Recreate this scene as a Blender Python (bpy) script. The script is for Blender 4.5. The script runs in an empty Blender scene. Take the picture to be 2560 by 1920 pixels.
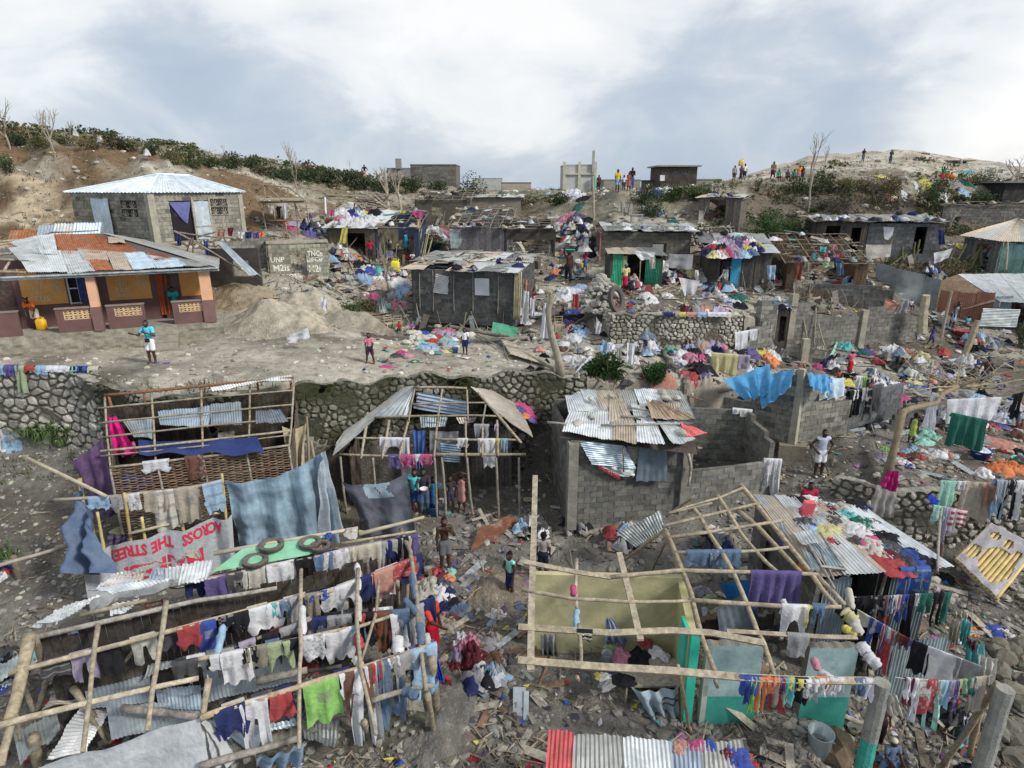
import bpy,math,random
import numpy as np
from mathutils import Vector as V,noise,Matrix
S=bpy.context.scene;COL=S.collection
R=math.radians
# ---------------- camera, light, exposure ----------------
F=1550.0;PT=R(17.5);cP=math.cos(PT);sP=math.sin(PT)
cam=bpy.data.cameras.new('camera');camo=bpy.data.objects.new('camera',cam);COL.objects.link(camo)
cam.sensor_width=36;cam.lens=36*F/2560;cam.clip_end=3000;camo.rotation_euler=(R(90)-PT,0,0);S.camera=camo
SUN_EL=R(38);SUN_AZ=R(118)
w=bpy.data.worlds.new('World');S.world=w;w.use_nodes=True
nt=w.node_tree;nt.nodes.clear();N=nt.nodes.new;L=nt.links.new
out=N('ShaderNodeOutputWorld');sky=N('ShaderNodeTexSky');sky.sky_type='NISHITA';sky.sun_disc=False
sky.sun_elevation=SUN_EL;sky.sun_rotation=SUN_AZ
bg=N('ShaderNodeBackground');bg.inputs[1].default_value=0.09;L(sky.outputs[0],bg.inputs[0])
tc=N('ShaderNodeTexCoord');mp=N('ShaderNodeMapping');mp.inputs['Scale'].default_value=(1.0,1.0,1.9);mp.inputs['Location'].default_value=(3.1,0.7,0.2)
L(tc.outputs['Generated'],mp.inputs[0])
def noi(scale,det,rough,src,dist=0.0):
 n=N('ShaderNodeTexNoise');n.inputs['Scale'].default_value=scale;n.inputs['Detail'].default_value=det;n.inputs['Roughness'].default_value=rough;n.inputs['Distortion'].default_value=dist;L(src,n.inputs['Vector']);return n
n1=noi(1.7,7,0.46,mp.outputs[0],0.15)
def blob(d,width,amp):
 dp=N('ShaderNodeVectorMath');dp.operation='DISTANCE';L(tc.outputs['Generated'],dp.inputs[0]);dp.inputs[1].default_value=V(d).normalized()
 mr=N('ShaderNodeMapRange');mr.interpolation_type='SMOOTHSTEP';mr.inputs['From Min'].default_value=0;mr.inputs['From Max'].default_value=width;mr.inputs['To Min'].default_value=amp;mr.inputs['To Max'].default_value=0
 L(dp.outputs['Value'],mr.inputs[0]);return mr.outputs[0]
def addm(a,b):
 m=N('ShaderNodeMath');m.operation='ADD';L(a,m.inputs[0]);L(b,m.inputs[1]);return m.outputs[0]
n2=noi(5.5,8,.55,mp.outputs[0],.4);ms=N('ShaderNodeMapRange');ms.inputs['From Min'].default_value=.3;ms.inputs['From Max'].default_value=.7;ms.inputs['To Min'].default_value=-.14;ms.inputs['To Max'].default_value=.14;L(n2.outputs['Fac'],ms.inputs[0])
m0=N('ShaderNodeMapRange');m0.inputs['From Min'].default_value=.25;m0.inputs['From Max'].default_value=.75;m0.inputs['To Min'].default_value=.36;m0.inputs['To Max'].default_value=.64;L(n1.outputs['Fac'],m0.inputs[0])
acc=addm(addm(m0.outputs[0],blob((0,1,0),2.5,.11)),ms.outputs[0])
for d,wd,am in[((-0.10,1,.44),.62,.22),((-.78,1,.34),.30,.26),((.50,1,.46),.35,.14),((.85,1,.07),.24,.48),((-.52,1,.30),.20,-.08),((-.5,1,.05),.45,-.12),((.20,1,.04),.40,-.12),((.05,1,.25),.35,.10),((0,1,1.2),.7,.2)]:
 acc=addm(acc,blob(d,wd,am))
sx=N('ShaderNodeSeparateXYZ');L(tc.outputs['Generated'],sx.inputs[0]);hz=N('ShaderNodeMapRange');hz.inputs['From Min'].default_value=0;hz.inputs['From Max'].default_value=.34;hz.inputs['To Min'].default_value=-.13;hz.inputs['To Max'].default_value=.03;L(sx.outputs['Z'],hz.inputs[0]);acc=addm(acc,hz.outputs[0])
cr=N('ShaderNodeValToRGB');e=cr.color_ramp.elements
e[0].position=.22;e[0].color=(.42,.50,.62,1);e[1].position=.80;e[1].color=(1.0,1.0,.99,1)
for p_,c_ in[(.40,(.50,.58,.69,1)),(.50,(.60,.66,.74,1)),(.62,(.84,.87,.90,1))]:
 k=cr.color_ramp.elements.new(p_);k.color=c_
L(acc,cr.inputs[0])
bg2=N('ShaderNodeBackground');bg2.inputs[1].default_value=0.88;L(cr.outputs[0],bg2.inputs[0])
mx=N('ShaderNodeMixShader');mx.inputs[0].default_value=.90;L(bg.outputs[0],mx.inputs[1]);L(bg2.outputs[0],mx.inputs[2]);L(mx.outputs[0],out.inputs[0])
sl=bpy.data.lights.new('sun','SUN');sl.energy=3.1;sl.angle=R(10);sl.color=(1,.955,.89)
so=bpy.data.objects.new('sun',sl);COL.objects.link(so)
sd=V((math.sin(SUN_AZ)*math.cos(SUN_EL),math.cos(SUN_AZ)*math.cos(SUN_EL),math.sin(SUN_EL)))
so.rotation_euler=sd.to_track_quat('Z','Y').to_euler()
S.view_settings.view_transform='Standard';S.view_settings.look='None';S.view_settings.exposure=0.27;S.view_settings.gamma=1
S.render.engine='CYCLES';S.cycles.max_bounces=6
# ---------------- pixel helpers: rays of the photograph -> points of the place ----------------
CR={'a':(0,240,3.318),'b':(640,340,3.318),'c':(1280,340,3.318),'d':(1900,340,3.318),'e':(0,640,3.318),'f':(640,740,3.318),'g':(1280,740,3.318),'h':(1900,740,3.318),'i':(0,1080,3.95),'j':(500,1080,3.95),'k':(1000,1180,3.95),'l':(1500,1180,3.95),'m':(2000,1180,3.95),'n':(0,1500,3.95),'o':(500,1500,3.95),'p':(1000,1500,3.95),'q':(1500,1500,3.95),'r':(2000,1500,3.95),'s':(180,1240,5.027),'t':(0,640,3.95),'w':(640,560,9.218),'x':(1020,600,4.609),'y':(2200,900,4.147),'z':(0,0,1)}
def X(c,x,y):o=CR[c];return(o[0]+x/o[2],o[1]+y/o[2])
def ray(u,v):
 yc=-(v-960)/F;return V(((u-1280)/F,cP+yc*sP,-sP+yc*cP))
def PZ(u,v,z):d=ray(u,v);return d*(z/d.z)
def PY(u,v,Y):d=ray(u,v);return d*(Y/d.y)
def proj(p):
 dep=p[1]*cP-p[2]*sP;up=p[1]*sP+p[2]*cP;return(1280+F*p[0]/dep,960-F*up/dep)
def depth(p):return p[1]*cP-p[2]*sP
def PP(u,v,pl):
 d=ray(u,v);return d*(pl[0].dot(pl[1])/d.dot(pl[1]))
def plane(a,b,c):n=(b-a).cross(c-a).normalized();return(a,n)
# ---------------- terrain ----------------
TB=[-1.7,-.95,-.75,-.62,-.5,-.35,-.2,0,.10,.16,.30,.38,.45,.60,.66,.85,1.7]
TP=[[(2,-13),(9,-12.5),(21.9,-9.6),(22.3,-6.6),(26,-6.5),(31,-5.8),(33,-4),(37,-2),(40,0.2),(44,3),(48,5),(80,6),(400,4)],[(2,-13),(9,-12.5),(22.0,-9.6),(22.4,-6.6),(25,-6.6),(31,-5.8),(33,-4),(36,-2.4),(39,-.3),(42,2.4),(46,4.6),(80,6),(400,4)],[(2,-13),(10,-12.3),(22.0,-9.5),(22.3,-6.6),(25.6,-6.6),(31,-5.8),(32,-3.4),(36,-2.6),(39,-.6),(43,2.2),(47,4.3),(80,5.6),(400,3)],[(2,-13),(12,-11.9),(20.3,-10.4),(20.6,-6.7),(26.2,-6.6),(31,-5.8),(31.8,-2.8),(37,-2.5),(39.5,-.8),(43,1.9),(47,3.5),(80,5),(400,1)],[(2,-13),(13,-11.3),(20.1,-10.6),(20.4,-6.7),(27,-6.5),(31,-5.6),(32.5,-3.8),(38,-2.8),(40.5,-1),(44,1.4),(49,2.9),(80,4),(400,-1)],[(2,-13),(13,-11.4),(21.1,-11),(21.4,-6.7),(26,-6.5),(31,-5.4),(33,-4.9),(38,-3.4),(42,-2.2),(48,.1),(55,1.9),(80,2),(400,-4)],[(2,-13),(13,-11.5),(22.2,-11.2),(22.5,-6.8),(27,-6.8),(30.5,-6.8),(34,-5.6),(41,-4.6),(47,-2.8),(53,-1),(59,.6),(80,0),(400,-8)],[(2,-13),(13,-11.5),(22.7,-11.2),(22.9,-6.9),(27,-6.9),(30,-6.8),(36,-5.4),(42,-4.6),(48,-3),(55,-1.4),(62,-.4),(80,-.5),(400,-9)],[(2,-13),(13,-11.6),(22.7,-11.1),(23,-7),(26,-6.9),(28,-6.6),(33,-5.6),(38,-4.9),(43,-3),(48,-1),(52,-.3),(80,-.4),(400,-9)],[(2,-13),(13,-11.6),(22.8,-10.9),(23.2,-7.3),(26,-7),(27.5,-6.8),(27.7,-5.4),(36,-5.1),(39,-4),(43,-1.7),(46,-.3),(80,-.1),(400,-8)],[(2,-13),(13,-11.6),(23.7,-10.1),(24.2,-7.5),(26,-7.1),(27.5,-6.9),(27.7,-5.4),(35,-5.2),(38.5,-4.2),(43,-1.9),(47,.1),(80,.2),(400,-7)],[(2,-13),(13,-11.6),(23.6,-10),(24.2,-7.9),(26,-7.5),(27.9,-7.1),(28.2,-5.6),(35,-5.3),(39.5,-4),(45,-2.2),(49,.2),(80,2.2),(400,-5)],[(2,-13),(13,-11.5),(23.4,-9.8),(24,-8.6),(27,-8.2),(30.6,-7.7),(31.2,-6.4),(35,-5.4),(40.5,-3.9),(46,-2.4),(50,.4),(76,3.6),(400,-3)],[(2,-13),(13,-11.4),(20.3,-10),(23.6,-9.5),(27,-9),(31,-8),(33,-7),(36,-5.8),(41,-4),(46.5,-2.4),(50,.7),(76,4.3),(400,-2)],[(2,-13),(12,-11.9),(18.7,-11.5),(19.3,-9.8),(24,-9.5),(31,-8.3),(34,-7.1),(37,-5.8),(42,-4.1),(47,-2.8),(51,.4),(76,3.6),(400,-2)],[(2,-13),(12,-12.2),(18.2,-11.7),(18.9,-9.8),(24,-9.4),(31,-8.3),(34,-7.1),(38,-5.8),(43,-4.2),(48,-3),(54,-.2),(76,1.6),(400,-3)],[(2,-13),(12,-12.2),(18.2,-11.7),(18.9,-9.8),(24,-9.4),(31,-8.3),(34,-7.1),(38,-5.8),(43,-4.2),(48,-3),(54,-1),(76,0),(400,-3)]]
TPA=np.array(TP,float)
def prof(b):
 b=max(TB[0],min(TB[-1]-1e-6,b));i=0
 while TB[i+1]<=b:i+=1
 t=(b-TB[i])/(TB[i+1]-TB[i]);return TPA[i]*(1-t)+TPA[i+1]*t
def bump(x,y,s=None):
 a=.09 if y<60 else.35
 if y>38:a=.30
 if y>31 and x<-.52*y and y<44:a=.75
 q=noise.fractal(V((x*.45,y*.45,1.3)),1,2.1,4)*a+noise.noise(V((x*.13,y*.13,5)))*(.12 if y<38 else.35)
 return q
def gz(x,y):
 y=max(y,2.1);p=prof(x/y);return float(np.interp(y,p[:,0],p[:,1]))+bump(x,y)
def G(u,v,up=0.0):
 d=ray(u,v);p=prof(d.x/d.y);best=None;px=None
 for i in range(12):
  n=10 if i<11 else 60
  for k in range(n):
   y=p[i,0]+(p[i+1,0]-p[i,0])*k/n;z=p[i,1]+(p[i+1,1]-p[i,1])*k/n+bump(d.x/d.y*y,y)+up
   rz=d.z/d.y*y
   if rz<=z:
    if px is None:return d*(y/d.y)
    y0,e0=px;e1=z-rz;t=e0/(e0+e1)if e0+e1>0 else 0;yy=y0+(y-y0)*t;return d*(yy/d.y)
   px=(y,rz-z)
 return d*(90/d.y)
MATS={}
class MB:
 def __init__(s):s.v=[];s.f=[];s.c=[];s.smooth=False
 def add(s,vs,fs,col):
  o=len(s.v);s.v.extend([tuple(a)for a in vs]);s.f.extend([tuple(i+o for i in f)for f in fs])
  if col is None:col=(1,1,1)
  if len(fs)and hasattr(col[0],'__len__'):s.c.extend(col)
  else:s.c.extend([col]*len(fs))
 def quad(s,a,b,c,d,col=None):s.add([a,b,c,d],[(0,1,2,3)],col)
 def box(s,c,ax,ay,az,col=None):
  c,ax,ay,az=V(c),V(ax),V(ay),V(az)
  vs=[c+ax*i+ay*j+az*k for k in(-1,1)for j in(-1,1)for i in(-1,1)]
  s.add(vs,[(0,2,3,1),(4,5,7,6),(0,1,5,4),(2,6,7,3),(0,4,6,2),(1,3,7,5)],col)
 def tube(s,pts,rs,n=7,col=None,cap=True,jit=0,ell=1.0):
  pts=[V(p)for p in pts];m=len(pts);vs=[];fs=[]
  if not hasattr(rs,'__len__'):rs=[rs]*m
  a=None
  for i,p in enumerate(pts):
   t=(pts[min(i+1,m-1)]-pts[max(i-1,0)]).normalized()
   if a is None:a=t.cross(V((0,0,1))if abs(t.z)<.9 else V((1,0,0))).normalized()
   a=(a-t*a.dot(t)).normalized();b=a.cross(t)
   for k in range(n):
    an=2*math.pi*k/n;r=rs[i]*(1+random.uniform(-jit,jit));vs.append(p+a*math.cos(an)*r+b*math.sin(an)*r*ell)
  for i in range(m-1):
   for k in range(n):fs.append((i*n+k,i*n+(k+1)%n,(i+1)*n+(k+1)%n,(i+1)*n+k))
  if cap:fs.append(tuple(range(n))[::-1]);fs.append(tuple((m-1)*n+k for k in range(n)))
  s.add(vs,fs,col)
 def grid(s,P,nu,nv,col=None,mask=None):
  vs=[P[j][i]for j in range(nv+1)for i in range(nu+1)];fs=[];cs=[]
  for j in range(nv):
   for i in range(nu):
    if mask and not mask(i,j):continue
    a=j*(nu+1)+i;fs.append((a,a+1,a+nu+2,a+nu+1));cs.append(col(i,j)if callable(col)else(col or(1,1,1)))
  s.add(vs,fs,cs if cs else None)
 def build(s,name,mat,parent=None,label=None,cat=None,group=None,kind=None,smooth=None,base=None):
  if not s.v:return None
  me=bpy.data.meshes.new(name);A=np.array(s.v,dtype=float)
  if parent is not None:o0=V(parent['_o'])
  elif base is not None:o0=V(base)
  else:o0=V(((A[:,0].min()+A[:,0].max())/2,(A[:,1].min()+A[:,1].max())/2,A[:,2].min()))
  A=A-np.array(o0);me.from_pydata(A.tolist(),[],s.f);me.update()
  ca=me.color_attributes.new('Col','FLOAT_COLOR','CORNER');n=np.array([len(f)for f in s.f]);C=np.array([tuple(c)[:3]+(1,)for c in s.c],dtype=np.float32)
  ca.data.foreach_set('color',np.repeat(C,n,axis=0).ravel())
  if smooth if smooth is not None else s.smooth:me.polygons.foreach_set('use_smooth',[True]*len(me.polygons))
  me.materials.append(M(mat));o=bpy.data.objects.new(name,me);COL.objects.link(o)
  if parent is not None:o.parent=parent;o['_o']=tuple(o0)
  else:o.location=o0;o['_o']=tuple(o0)
  tag(o,label,cat,group,kind);return o
ALL=[]
def tag(o,label=None,cat=None,group=None,kind=None):
 if label:o['label']=label
 if cat:o['category']=cat;ALL.append(o)
 if group:o['group']=group
 if kind:o['kind']=kind
 return o
def thing(name,loc,label,cat,group=None):
 o=bpy.data.objects.new(name,None);COL.objects.link(o);o.location=V(loc);o['_o']=tuple(V(loc));o.empty_display_size=.2;return tag(o,label,cat,group)
def M(k):
 if k in MATS:return MATS[k]
 rough,ns,amt,bs,bstr,metal,extra=MD[k]
 m=bpy.data.materials.new(k);m.use_nodes=True;t=m.node_tree;b=t.nodes['Principled BSDF'];n=t.nodes.new;l=t.links.new
 at=n('ShaderNodeAttribute');at.attribute_name='Col';co=n('ShaderNodeTexCoord')
 mpp=n('ShaderNodeMapping');mpp.inputs['Scale'].default_value=extra.get('sc',(1,1,1));l(co.outputs['Object'],mpp.inputs[0])
 n1=n('ShaderNodeTexNoise');n1.inputs['Scale'].default_value=ns;n1.inputs['Detail'].default_value=6;n1.inputs['Roughness'].default_value=.62;l(mpp.outputs[0],n1.inputs['Vector'])
 r=n('ShaderNodeMapRange');r.inputs['From Min'].default_value=.3;r.inputs['From Max'].default_value=.7;r.inputs['To Min'].default_value=1-amt;r.inputs['To Max'].default_value=1+amt*.7;l(n1.outputs['Fac'],r.inputs[0])
 mu=n('ShaderNodeVectorMath');mu.operation='SCALE';l(at.outputs['Color'],mu.inputs[0]);l(r.outputs[0],mu.inputs['Scale']);cur=mu.outputs[0]
 for(sc2,lo,hi,colr,fac)in extra.get('stain',[]):
  n2=n('ShaderNodeTexNoise');n2.inputs['Scale'].default_value=sc2;n2.inputs['Detail'].default_value=7;n2.inputs['Roughness'].default_value=.7;l(mpp.outputs[0],n2.inputs['Vector'])
  q=n('ShaderNodeMapRange');q.inputs['From Min'].default_value=lo;q.inputs['From Max'].default_value=hi;q.inputs['To Max'].default_value=fac;l(n2.outputs['Fac'],q.inputs[0])
  mi=n('ShaderNodeMix');mi.data_type='RGBA';l(q.outputs[0],mi.inputs['Factor']);l(cur,mi.inputs['A']);mi.inputs['B'].default_value=colr+(1,);cur=mi.outputs['Result']
 l(cur,b.inputs['Base Color']);b.inputs['Roughness'].default_value=rough;b.inputs['Metallic'].default_value=metal;b.inputs['Specular IOR Level'].default_value=extra.get('spec',.3)
 if bstr:
  n3=n('ShaderNodeTexNoise');n3.inputs['Scale'].default_value=bs;n3.inputs['Detail'].default_value=5;l(mpp.outputs[0],n3.inputs['Vector'])
  bu=n('ShaderNodeBump');bu.inputs['Strength'].default_value=bstr;bu.inputs['Distance'].default_value=extra.get('bd',.03);l(n3.outputs['Fac'],bu.inputs['Height']);l(bu.outputs[0],b.inputs['Normal'])
 if extra.get('trans'):
  tr=n('ShaderNodeBsdfTranslucent');l(cur,tr.inputs['Color']);ms=n('ShaderNodeMixShader');ms.inputs[0].default_value=extra['trans'];l(b.outputs[0],ms.inputs[1]);l(tr.outputs[0],ms.inputs[2]);l(ms.outputs[0],t.nodes['Material Output'].inputs['Surface'])
 MATS[k]=m;return m
MD={'earth':(.95,2.2,.35,14,.9,0,{'bd':.06,'spec':.15,'stain':[(9,.55,.62,(.30,.27,.215),.4),(.8,.52,.66,(.075,.06,.042),.6),(26,.61,.66,(.42,.40,.34),.5),(5,.56,.66,(.06,.05,.035),.5)]}),'block':(.93,6,.35,45,.8,0,{'bd':.015,'spec':.12,'stain':[(.8,.5,.68,(.06,.06,.05),.6),(3.5,.6,.7,(.30,.29,.25),.4)]}),'stone':(.92,7,.35,22,.9,0,{'bd':.025,'spec':.12,'stain':[(.9,.5,.66,(.06,.06,.04),.65),(5,.58,.7,(.10,.095,.07),.5)]}),'rock':(.93,3,.35,20,.7,0,{'bd':.02,'spec':.15}),'wood':(.88,9,.45,40,.8,0,{'bd':.012,'spec':.15,'stain':[(2.5,.5,.68,(.12,.105,.085),.6),(14,.6,.7,(.05,.04,.03),.5)]}),'bamboo':(.6,4,.25,20,.25,0,{'bd':.006,'stain':[(2.5,.60,.74,(.15,.14,.11),.45)]}),'zinc':(.48,3,.25,9,.25,.35,{'bd':.02,'spec':.5,'stain':[(1.6,.62,.78,(.16,.085,.045),.5),(5,.60,.72,(.16,.16,.15),.6)]}),'rust':(.8,4,.35,14,.4,.1,{'bd':.02,'stain':[(2.2,.55,.7,(.40,.36,.31),.6)]}),'paintmetal':(.6,3,.25,9,.2,0,{'stain':[(5,.58,.7,(.35,.30,.28),.6)]}),'fabric':(.92,6,.2,16,.8,0,{'bd':.025,'spec':.1,'trans':.18,'stain':[(4,.62,.8,(.20,.17,.13),.3)]}),'tarp':(.6,5,.22,14,.5,0,{'bd':.03,'spec':.4,'trans':.12}),'film':(.4,3,.22,7,1,0,{'bd':.04,'spec':.5,'trans':.35}),'plaster':(.9,2.5,.22,12,.35,0,{'bd':.02,'spec':.15,'stain':[(1.3,.56,.74,(.13,.12,.09),.5)]}),'concrete':(.92,3.5,.3,22,.8,0,{'bd':.03,'spec':.15,'stain':[(1.2,.54,.7,(.12,.11,.09),.45)]}),'paint':(.75,2,.18,10,.3,0,{'bd':.01,'stain':[(2,.6,.72,(.16,.13,.11),.5)]}),'plastic':(.4,3,.08,5,.1,0,{'spec':.5}),'skin':(.55,8,.12,20,.1,0,{'spec':.35}),'cloth_worn':(.9,6,.12,12,.8,0,{'bd':.02,'spec':.1}),'hair':(.85,20,.25,60,.8,0,{'bd':.01,'spec':.1}),'leaf':(.7,3,.45,9,0,0,{'spec':.25,'trans':.3}),'bark':(.9,6,.3,24,.7,0,{'bd':.02}),'rubber':(.8,5,.2,30,.4,0,{'bd':.01}),'glass':(.15,2,.05,5,0,0,{'spec':.6}),'chalk':(.95,12,.3,30,.3,0,{'spec':.1}),}
rnd=random.Random(7)
def jc(c,a=.12,r=rnd):k=1+r.uniform(-a,a);return tuple(max(0,x*k*(1+r.uniform(-a*.1,a*.1)))for x in c)
def earth_col(x,y,z,b):
 n=noise.fractal(V((x*.25,y*.25,9)),1,2,4);m=noise.noise(V((x*.08,y*.08,2)))
 pale=V((.37,.345,.29));brown=V((.15,.115,.075));dark=V((.105,.096,.08));grey=V((.17,.162,.147))
 if y>37:
  c=pale.lerp(brown,min(1,max(0,.5+n*1.1+m)))
  if b<-.3 and y<47:c=V((.135,.09,.05)).lerp(pale,max(0,min(1,.02+n*1.4)))
  if b<-.56 and y<41:c=V((.10,.066,.038)).lerp(V((.40,.33,.23)),max(0,min(1,.22+n*2.6+m)))
  if b>.3 and y<50:c=dark.lerp(brown,max(0,min(1,.4+n)))
  if b>.3 and y>57:c=V((.46,.43,.36)).lerp(V((.26,.23,.18)),max(0,min(1,.3+n*1.8)))
  elif y>49 or(b>.05 and b<.36 and y>43):c=V((.27,.245,.20)).lerp(V((.16,.14,.10)),max(0,min(1,.45+n*1.3)))
 elif b<-.5 and y>31:c=V((.10,.066,.038)).lerp(V((.40,.33,.23)),max(0,min(1,.25+n*2.6)))
 elif y>28 and b>-.25:c=dark.lerp(pale,max(0,min(1,.30+n*1.4-max(0,b)*.4)))
 elif z<-9 and b<.5:c=dark.lerp(grey,max(0,min(1,.45+n*1.5)))
 elif z<-9:c=grey.lerp(dark,max(0,min(1,.4+n)))
 else:c=pale.lerp(dark,max(0,min(1,.18+n*.9+(max(0,b)*.8))))
 return c
def terrain():
 bs=np.concatenate([np.arange(-1.7,-.95,.03),np.arange(-.95,.95,.0055),np.arange(.95,1.701,.03)]);sub=[8,44,10,8,26,28,14,26,22,22,18,22,26]
 rows=[];
 for b in bs:
  p=prof(float(b));r=[]
  for i in range(12):
   for k in range(sub[i]):t=k/sub[i];r.append((p[i,0]*(1-t)+p[i+1,0]*t,p[i,1]*(1-t)+p[i+1,1]*t))
  r.append(tuple(p[12]));rows.append(r)
 vs=[];cs=[];nr=len(rows[0])
 for b,r in zip(bs,rows):
  for y,z in r:
   x=float(b)*y;zz=z+bump(x,y)+noise.noise(V((x*2.5,y*2.5,0)))*.035;vs.append((x,y,zz));c=earth_col(x,y,z,b);cs.append((c.x,c.y,c.z,1))
 nb=len(bs);I=np.arange(nb*nr).reshape(nb,nr);a=I[:-1,:-1].ravel();q=np.stack([a,a+nr,a+nr+1,a+1],1)
 me=bpy.data.meshes.new('ground');me.from_pydata(vs,[],q.tolist());me.update()
 ca=me.color_attributes.new('Col','FLOAT_COLOR','POINT');ca.data.foreach_set('color',np.array(cs,dtype=np.float32).ravel())
 me.polygons.foreach_set('use_smooth',[True]*len(me.polygons));me.materials.append(M('earth'));o=bpy.data.objects.new('ground',me);COL.objects.link(o);o['kind']='structure';o['label']='pale stony hillside stepping down in terraces of earth and gravel'
terrain()
# ---------------- builders ----------------
BL=(.22,.215,.19);BLD=(.125,.128,.125)
def subtract(iv,a,b):
 o=[]
 for s,e in iv:
  if b<=s or a>=e:o.append((s,e));continue
  if a>s:o.append((s,a))
  if b<e:o.append((b,e))
 return o
def blocks(mb,A,B,h,th=.15,openings=(),top=None,col=BL,bw=.42,bh=.205,mort=(.13,.125,.11),rough=.05,z0=0):
 """courses of concrete blocks from A to B; top(t)=height profile in metres, openings=(s0,s1,z0,z1) in metres"""
 A,B=V(A),V(B);d=B-A;d.z=0;Ln=d.length;d.normalize();n=V((-d.y,d.x,0));sl=(B.z-A.z)/Ln
 nc=int(round(h/bh));rn=random.Random(int(Ln*100)+int(A.x*37))
 for k in range(nc):
  za=z0+k*bh;zb=za+bh;zc=(za+zb)/2;iv=[(0,Ln)]
  for(s0,s1,q0,q1)in openings:
   if q0<zc<q1:iv=subtract(iv,s0,s1)
  if top:
   st=.1;s=0;cur=None;n2=[]
   for(a,b)in iv:
    s=a;cur=None
    while s<b-1e-6:
     e=min(b,s+st);ok=top((s+e)/2/Ln)>=zc
     if ok and cur is None:cur=s
     if not ok and cur is not None:n2.append((cur,s));cur=None
     s=e
    if cur is not None:n2.append((cur,b))
   iv=[q for q in n2 if q[1]-q[0]>.12]
  off=(k%2)*bw/2
  for(a,b)in iv:
   c=A+d*((a+b)/2)+V((0,0,zc+sl*(a+b)/2));mb.box(c,d*((b-a)/2-.012),n*(th/2-.009),V((0,0,bh/2)),mort)
   s=a
   j=math.floor((a-off)/bw)
   while s<b-.03:
    e=min(b,(j+1)*bw+off);j+=1
    if e-s<.04:s=e;continue
    c=A+d*((s+e)/2)+V((0,0,zc+sl*(s+e)/2))+n*rn.uniform(-.006,.006)
    mb.box(c+n*(rn.uniform(-.012,.012)if rn.random()<.3 else 0),d*((e-s)/2-rn.uniform(.004,.014))+V((0,0,sl*(e-s)/2)),n*(th/2),V((0,0,bh/2-.008)),jc(col,.26,rn));s=e
def pole(mb,a,b,r0=.035,r1=None,bend=.03,n=7,col=(.50,.42,.28),seg=8,knots=False,rn=rnd):
 r0*=.84;a,b=V(a),V(b);r1=r0*.8 if r1 is None else r1;L_=(b-a).length;sd_=V((rn.uniform(-1,1),rn.uniform(-1,1),rn.uniform(-1,1)))*bend*L_;ph=rn.uniform(0,9);pts=[];rs=[]
 for i in range(seg+1):
  t=i/seg;w_=math.sin(math.pi*t);p=a.lerp(b,t)+sd_*w_*.6+V((noise.noise(V((t*4+ph,0,1))),noise.noise(V((0,t*4+ph,2))),noise.noise(V((t*4,ph,3)))))*bend*L_*.35*(w_**.5 if w_>0 else 0)
  pts.append(p);rs.append((r0+(r1-r0)*t)*(1+.28*noise.noise(V((t*9+ph,3,7)))))
 mb.tube(pts,rs,n,jc(col,.15,rn));return pts
def plank(mb,a,b,wd=.1,th=.025,up=V((0,0,1)),col=(.42,.36,.25)):
 a,b=V(a),V(b);d=(b-a);s=d.cross(V(up)).normalized()*wd/2;n=d.cross(s).normalized()*th/2;mb.box((a+b)/2,d/2,s,n,jc(col))
def sheet(mb,p00,p10,p11,p01,col=(.5,.52,.52),pitch=.085,amp=.012,warp=.04,cs=None,rn=rnd,nv=6,lift=0,curl=0,along='v'):
 """corrugated sheet; the ridges run from the 00-10 edge to the 01-11 edge"""
 p00,p10,p11,p01=V(p00),V(p10),V(p11),V(p01)
 if along=='u':p00,p10,p11,p01=p00,p01,p11,p10
 n=(p10-p00).cross(p01-p00).normalized();
 if n.z<0:n=-n
 w_=((p10-p00).length+(p11-p01).length)/2;nw=max(2,int(round(w_/pitch)));nu=nw*6;sd_=rn.uniform(0,99);P=[]
 for j in range(nv+1):
  v=j/nv;row=[]
  for i in range(nu+1):
   u=i/nu;p=(p00.lerp(p10,u)).lerp(p01.lerp(p11,u),v)
   wv=noise.noise(V((u*2+sd_,v*2,1)))*warp+noise.noise(V((u*5+sd_,v*5,4)))*warp*.4+curl*((v-.5)**2)*4
   row.append(p+n*(math.cos(2*math.pi*nw*u)*amp+wv+lift)+(p01-p00).normalized()*noise.noise(V((u*6+sd_,v*.5,8)))*.05*(1 if j in(0,nv)else 0))
  P.append(row)
 c0=jc(col,.08,rn);sc=sd_
 def cf(i,j):
  k=noise.noise(V((i/nu*3+sc,j/nv*2.,0)));return tuple(x*(1+.14*k)for x in c0)
 mb.grid(P,nu,nv,cf)
STC=dict(st=(.44,.42,.37),mo=(.11,.105,.08))
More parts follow.
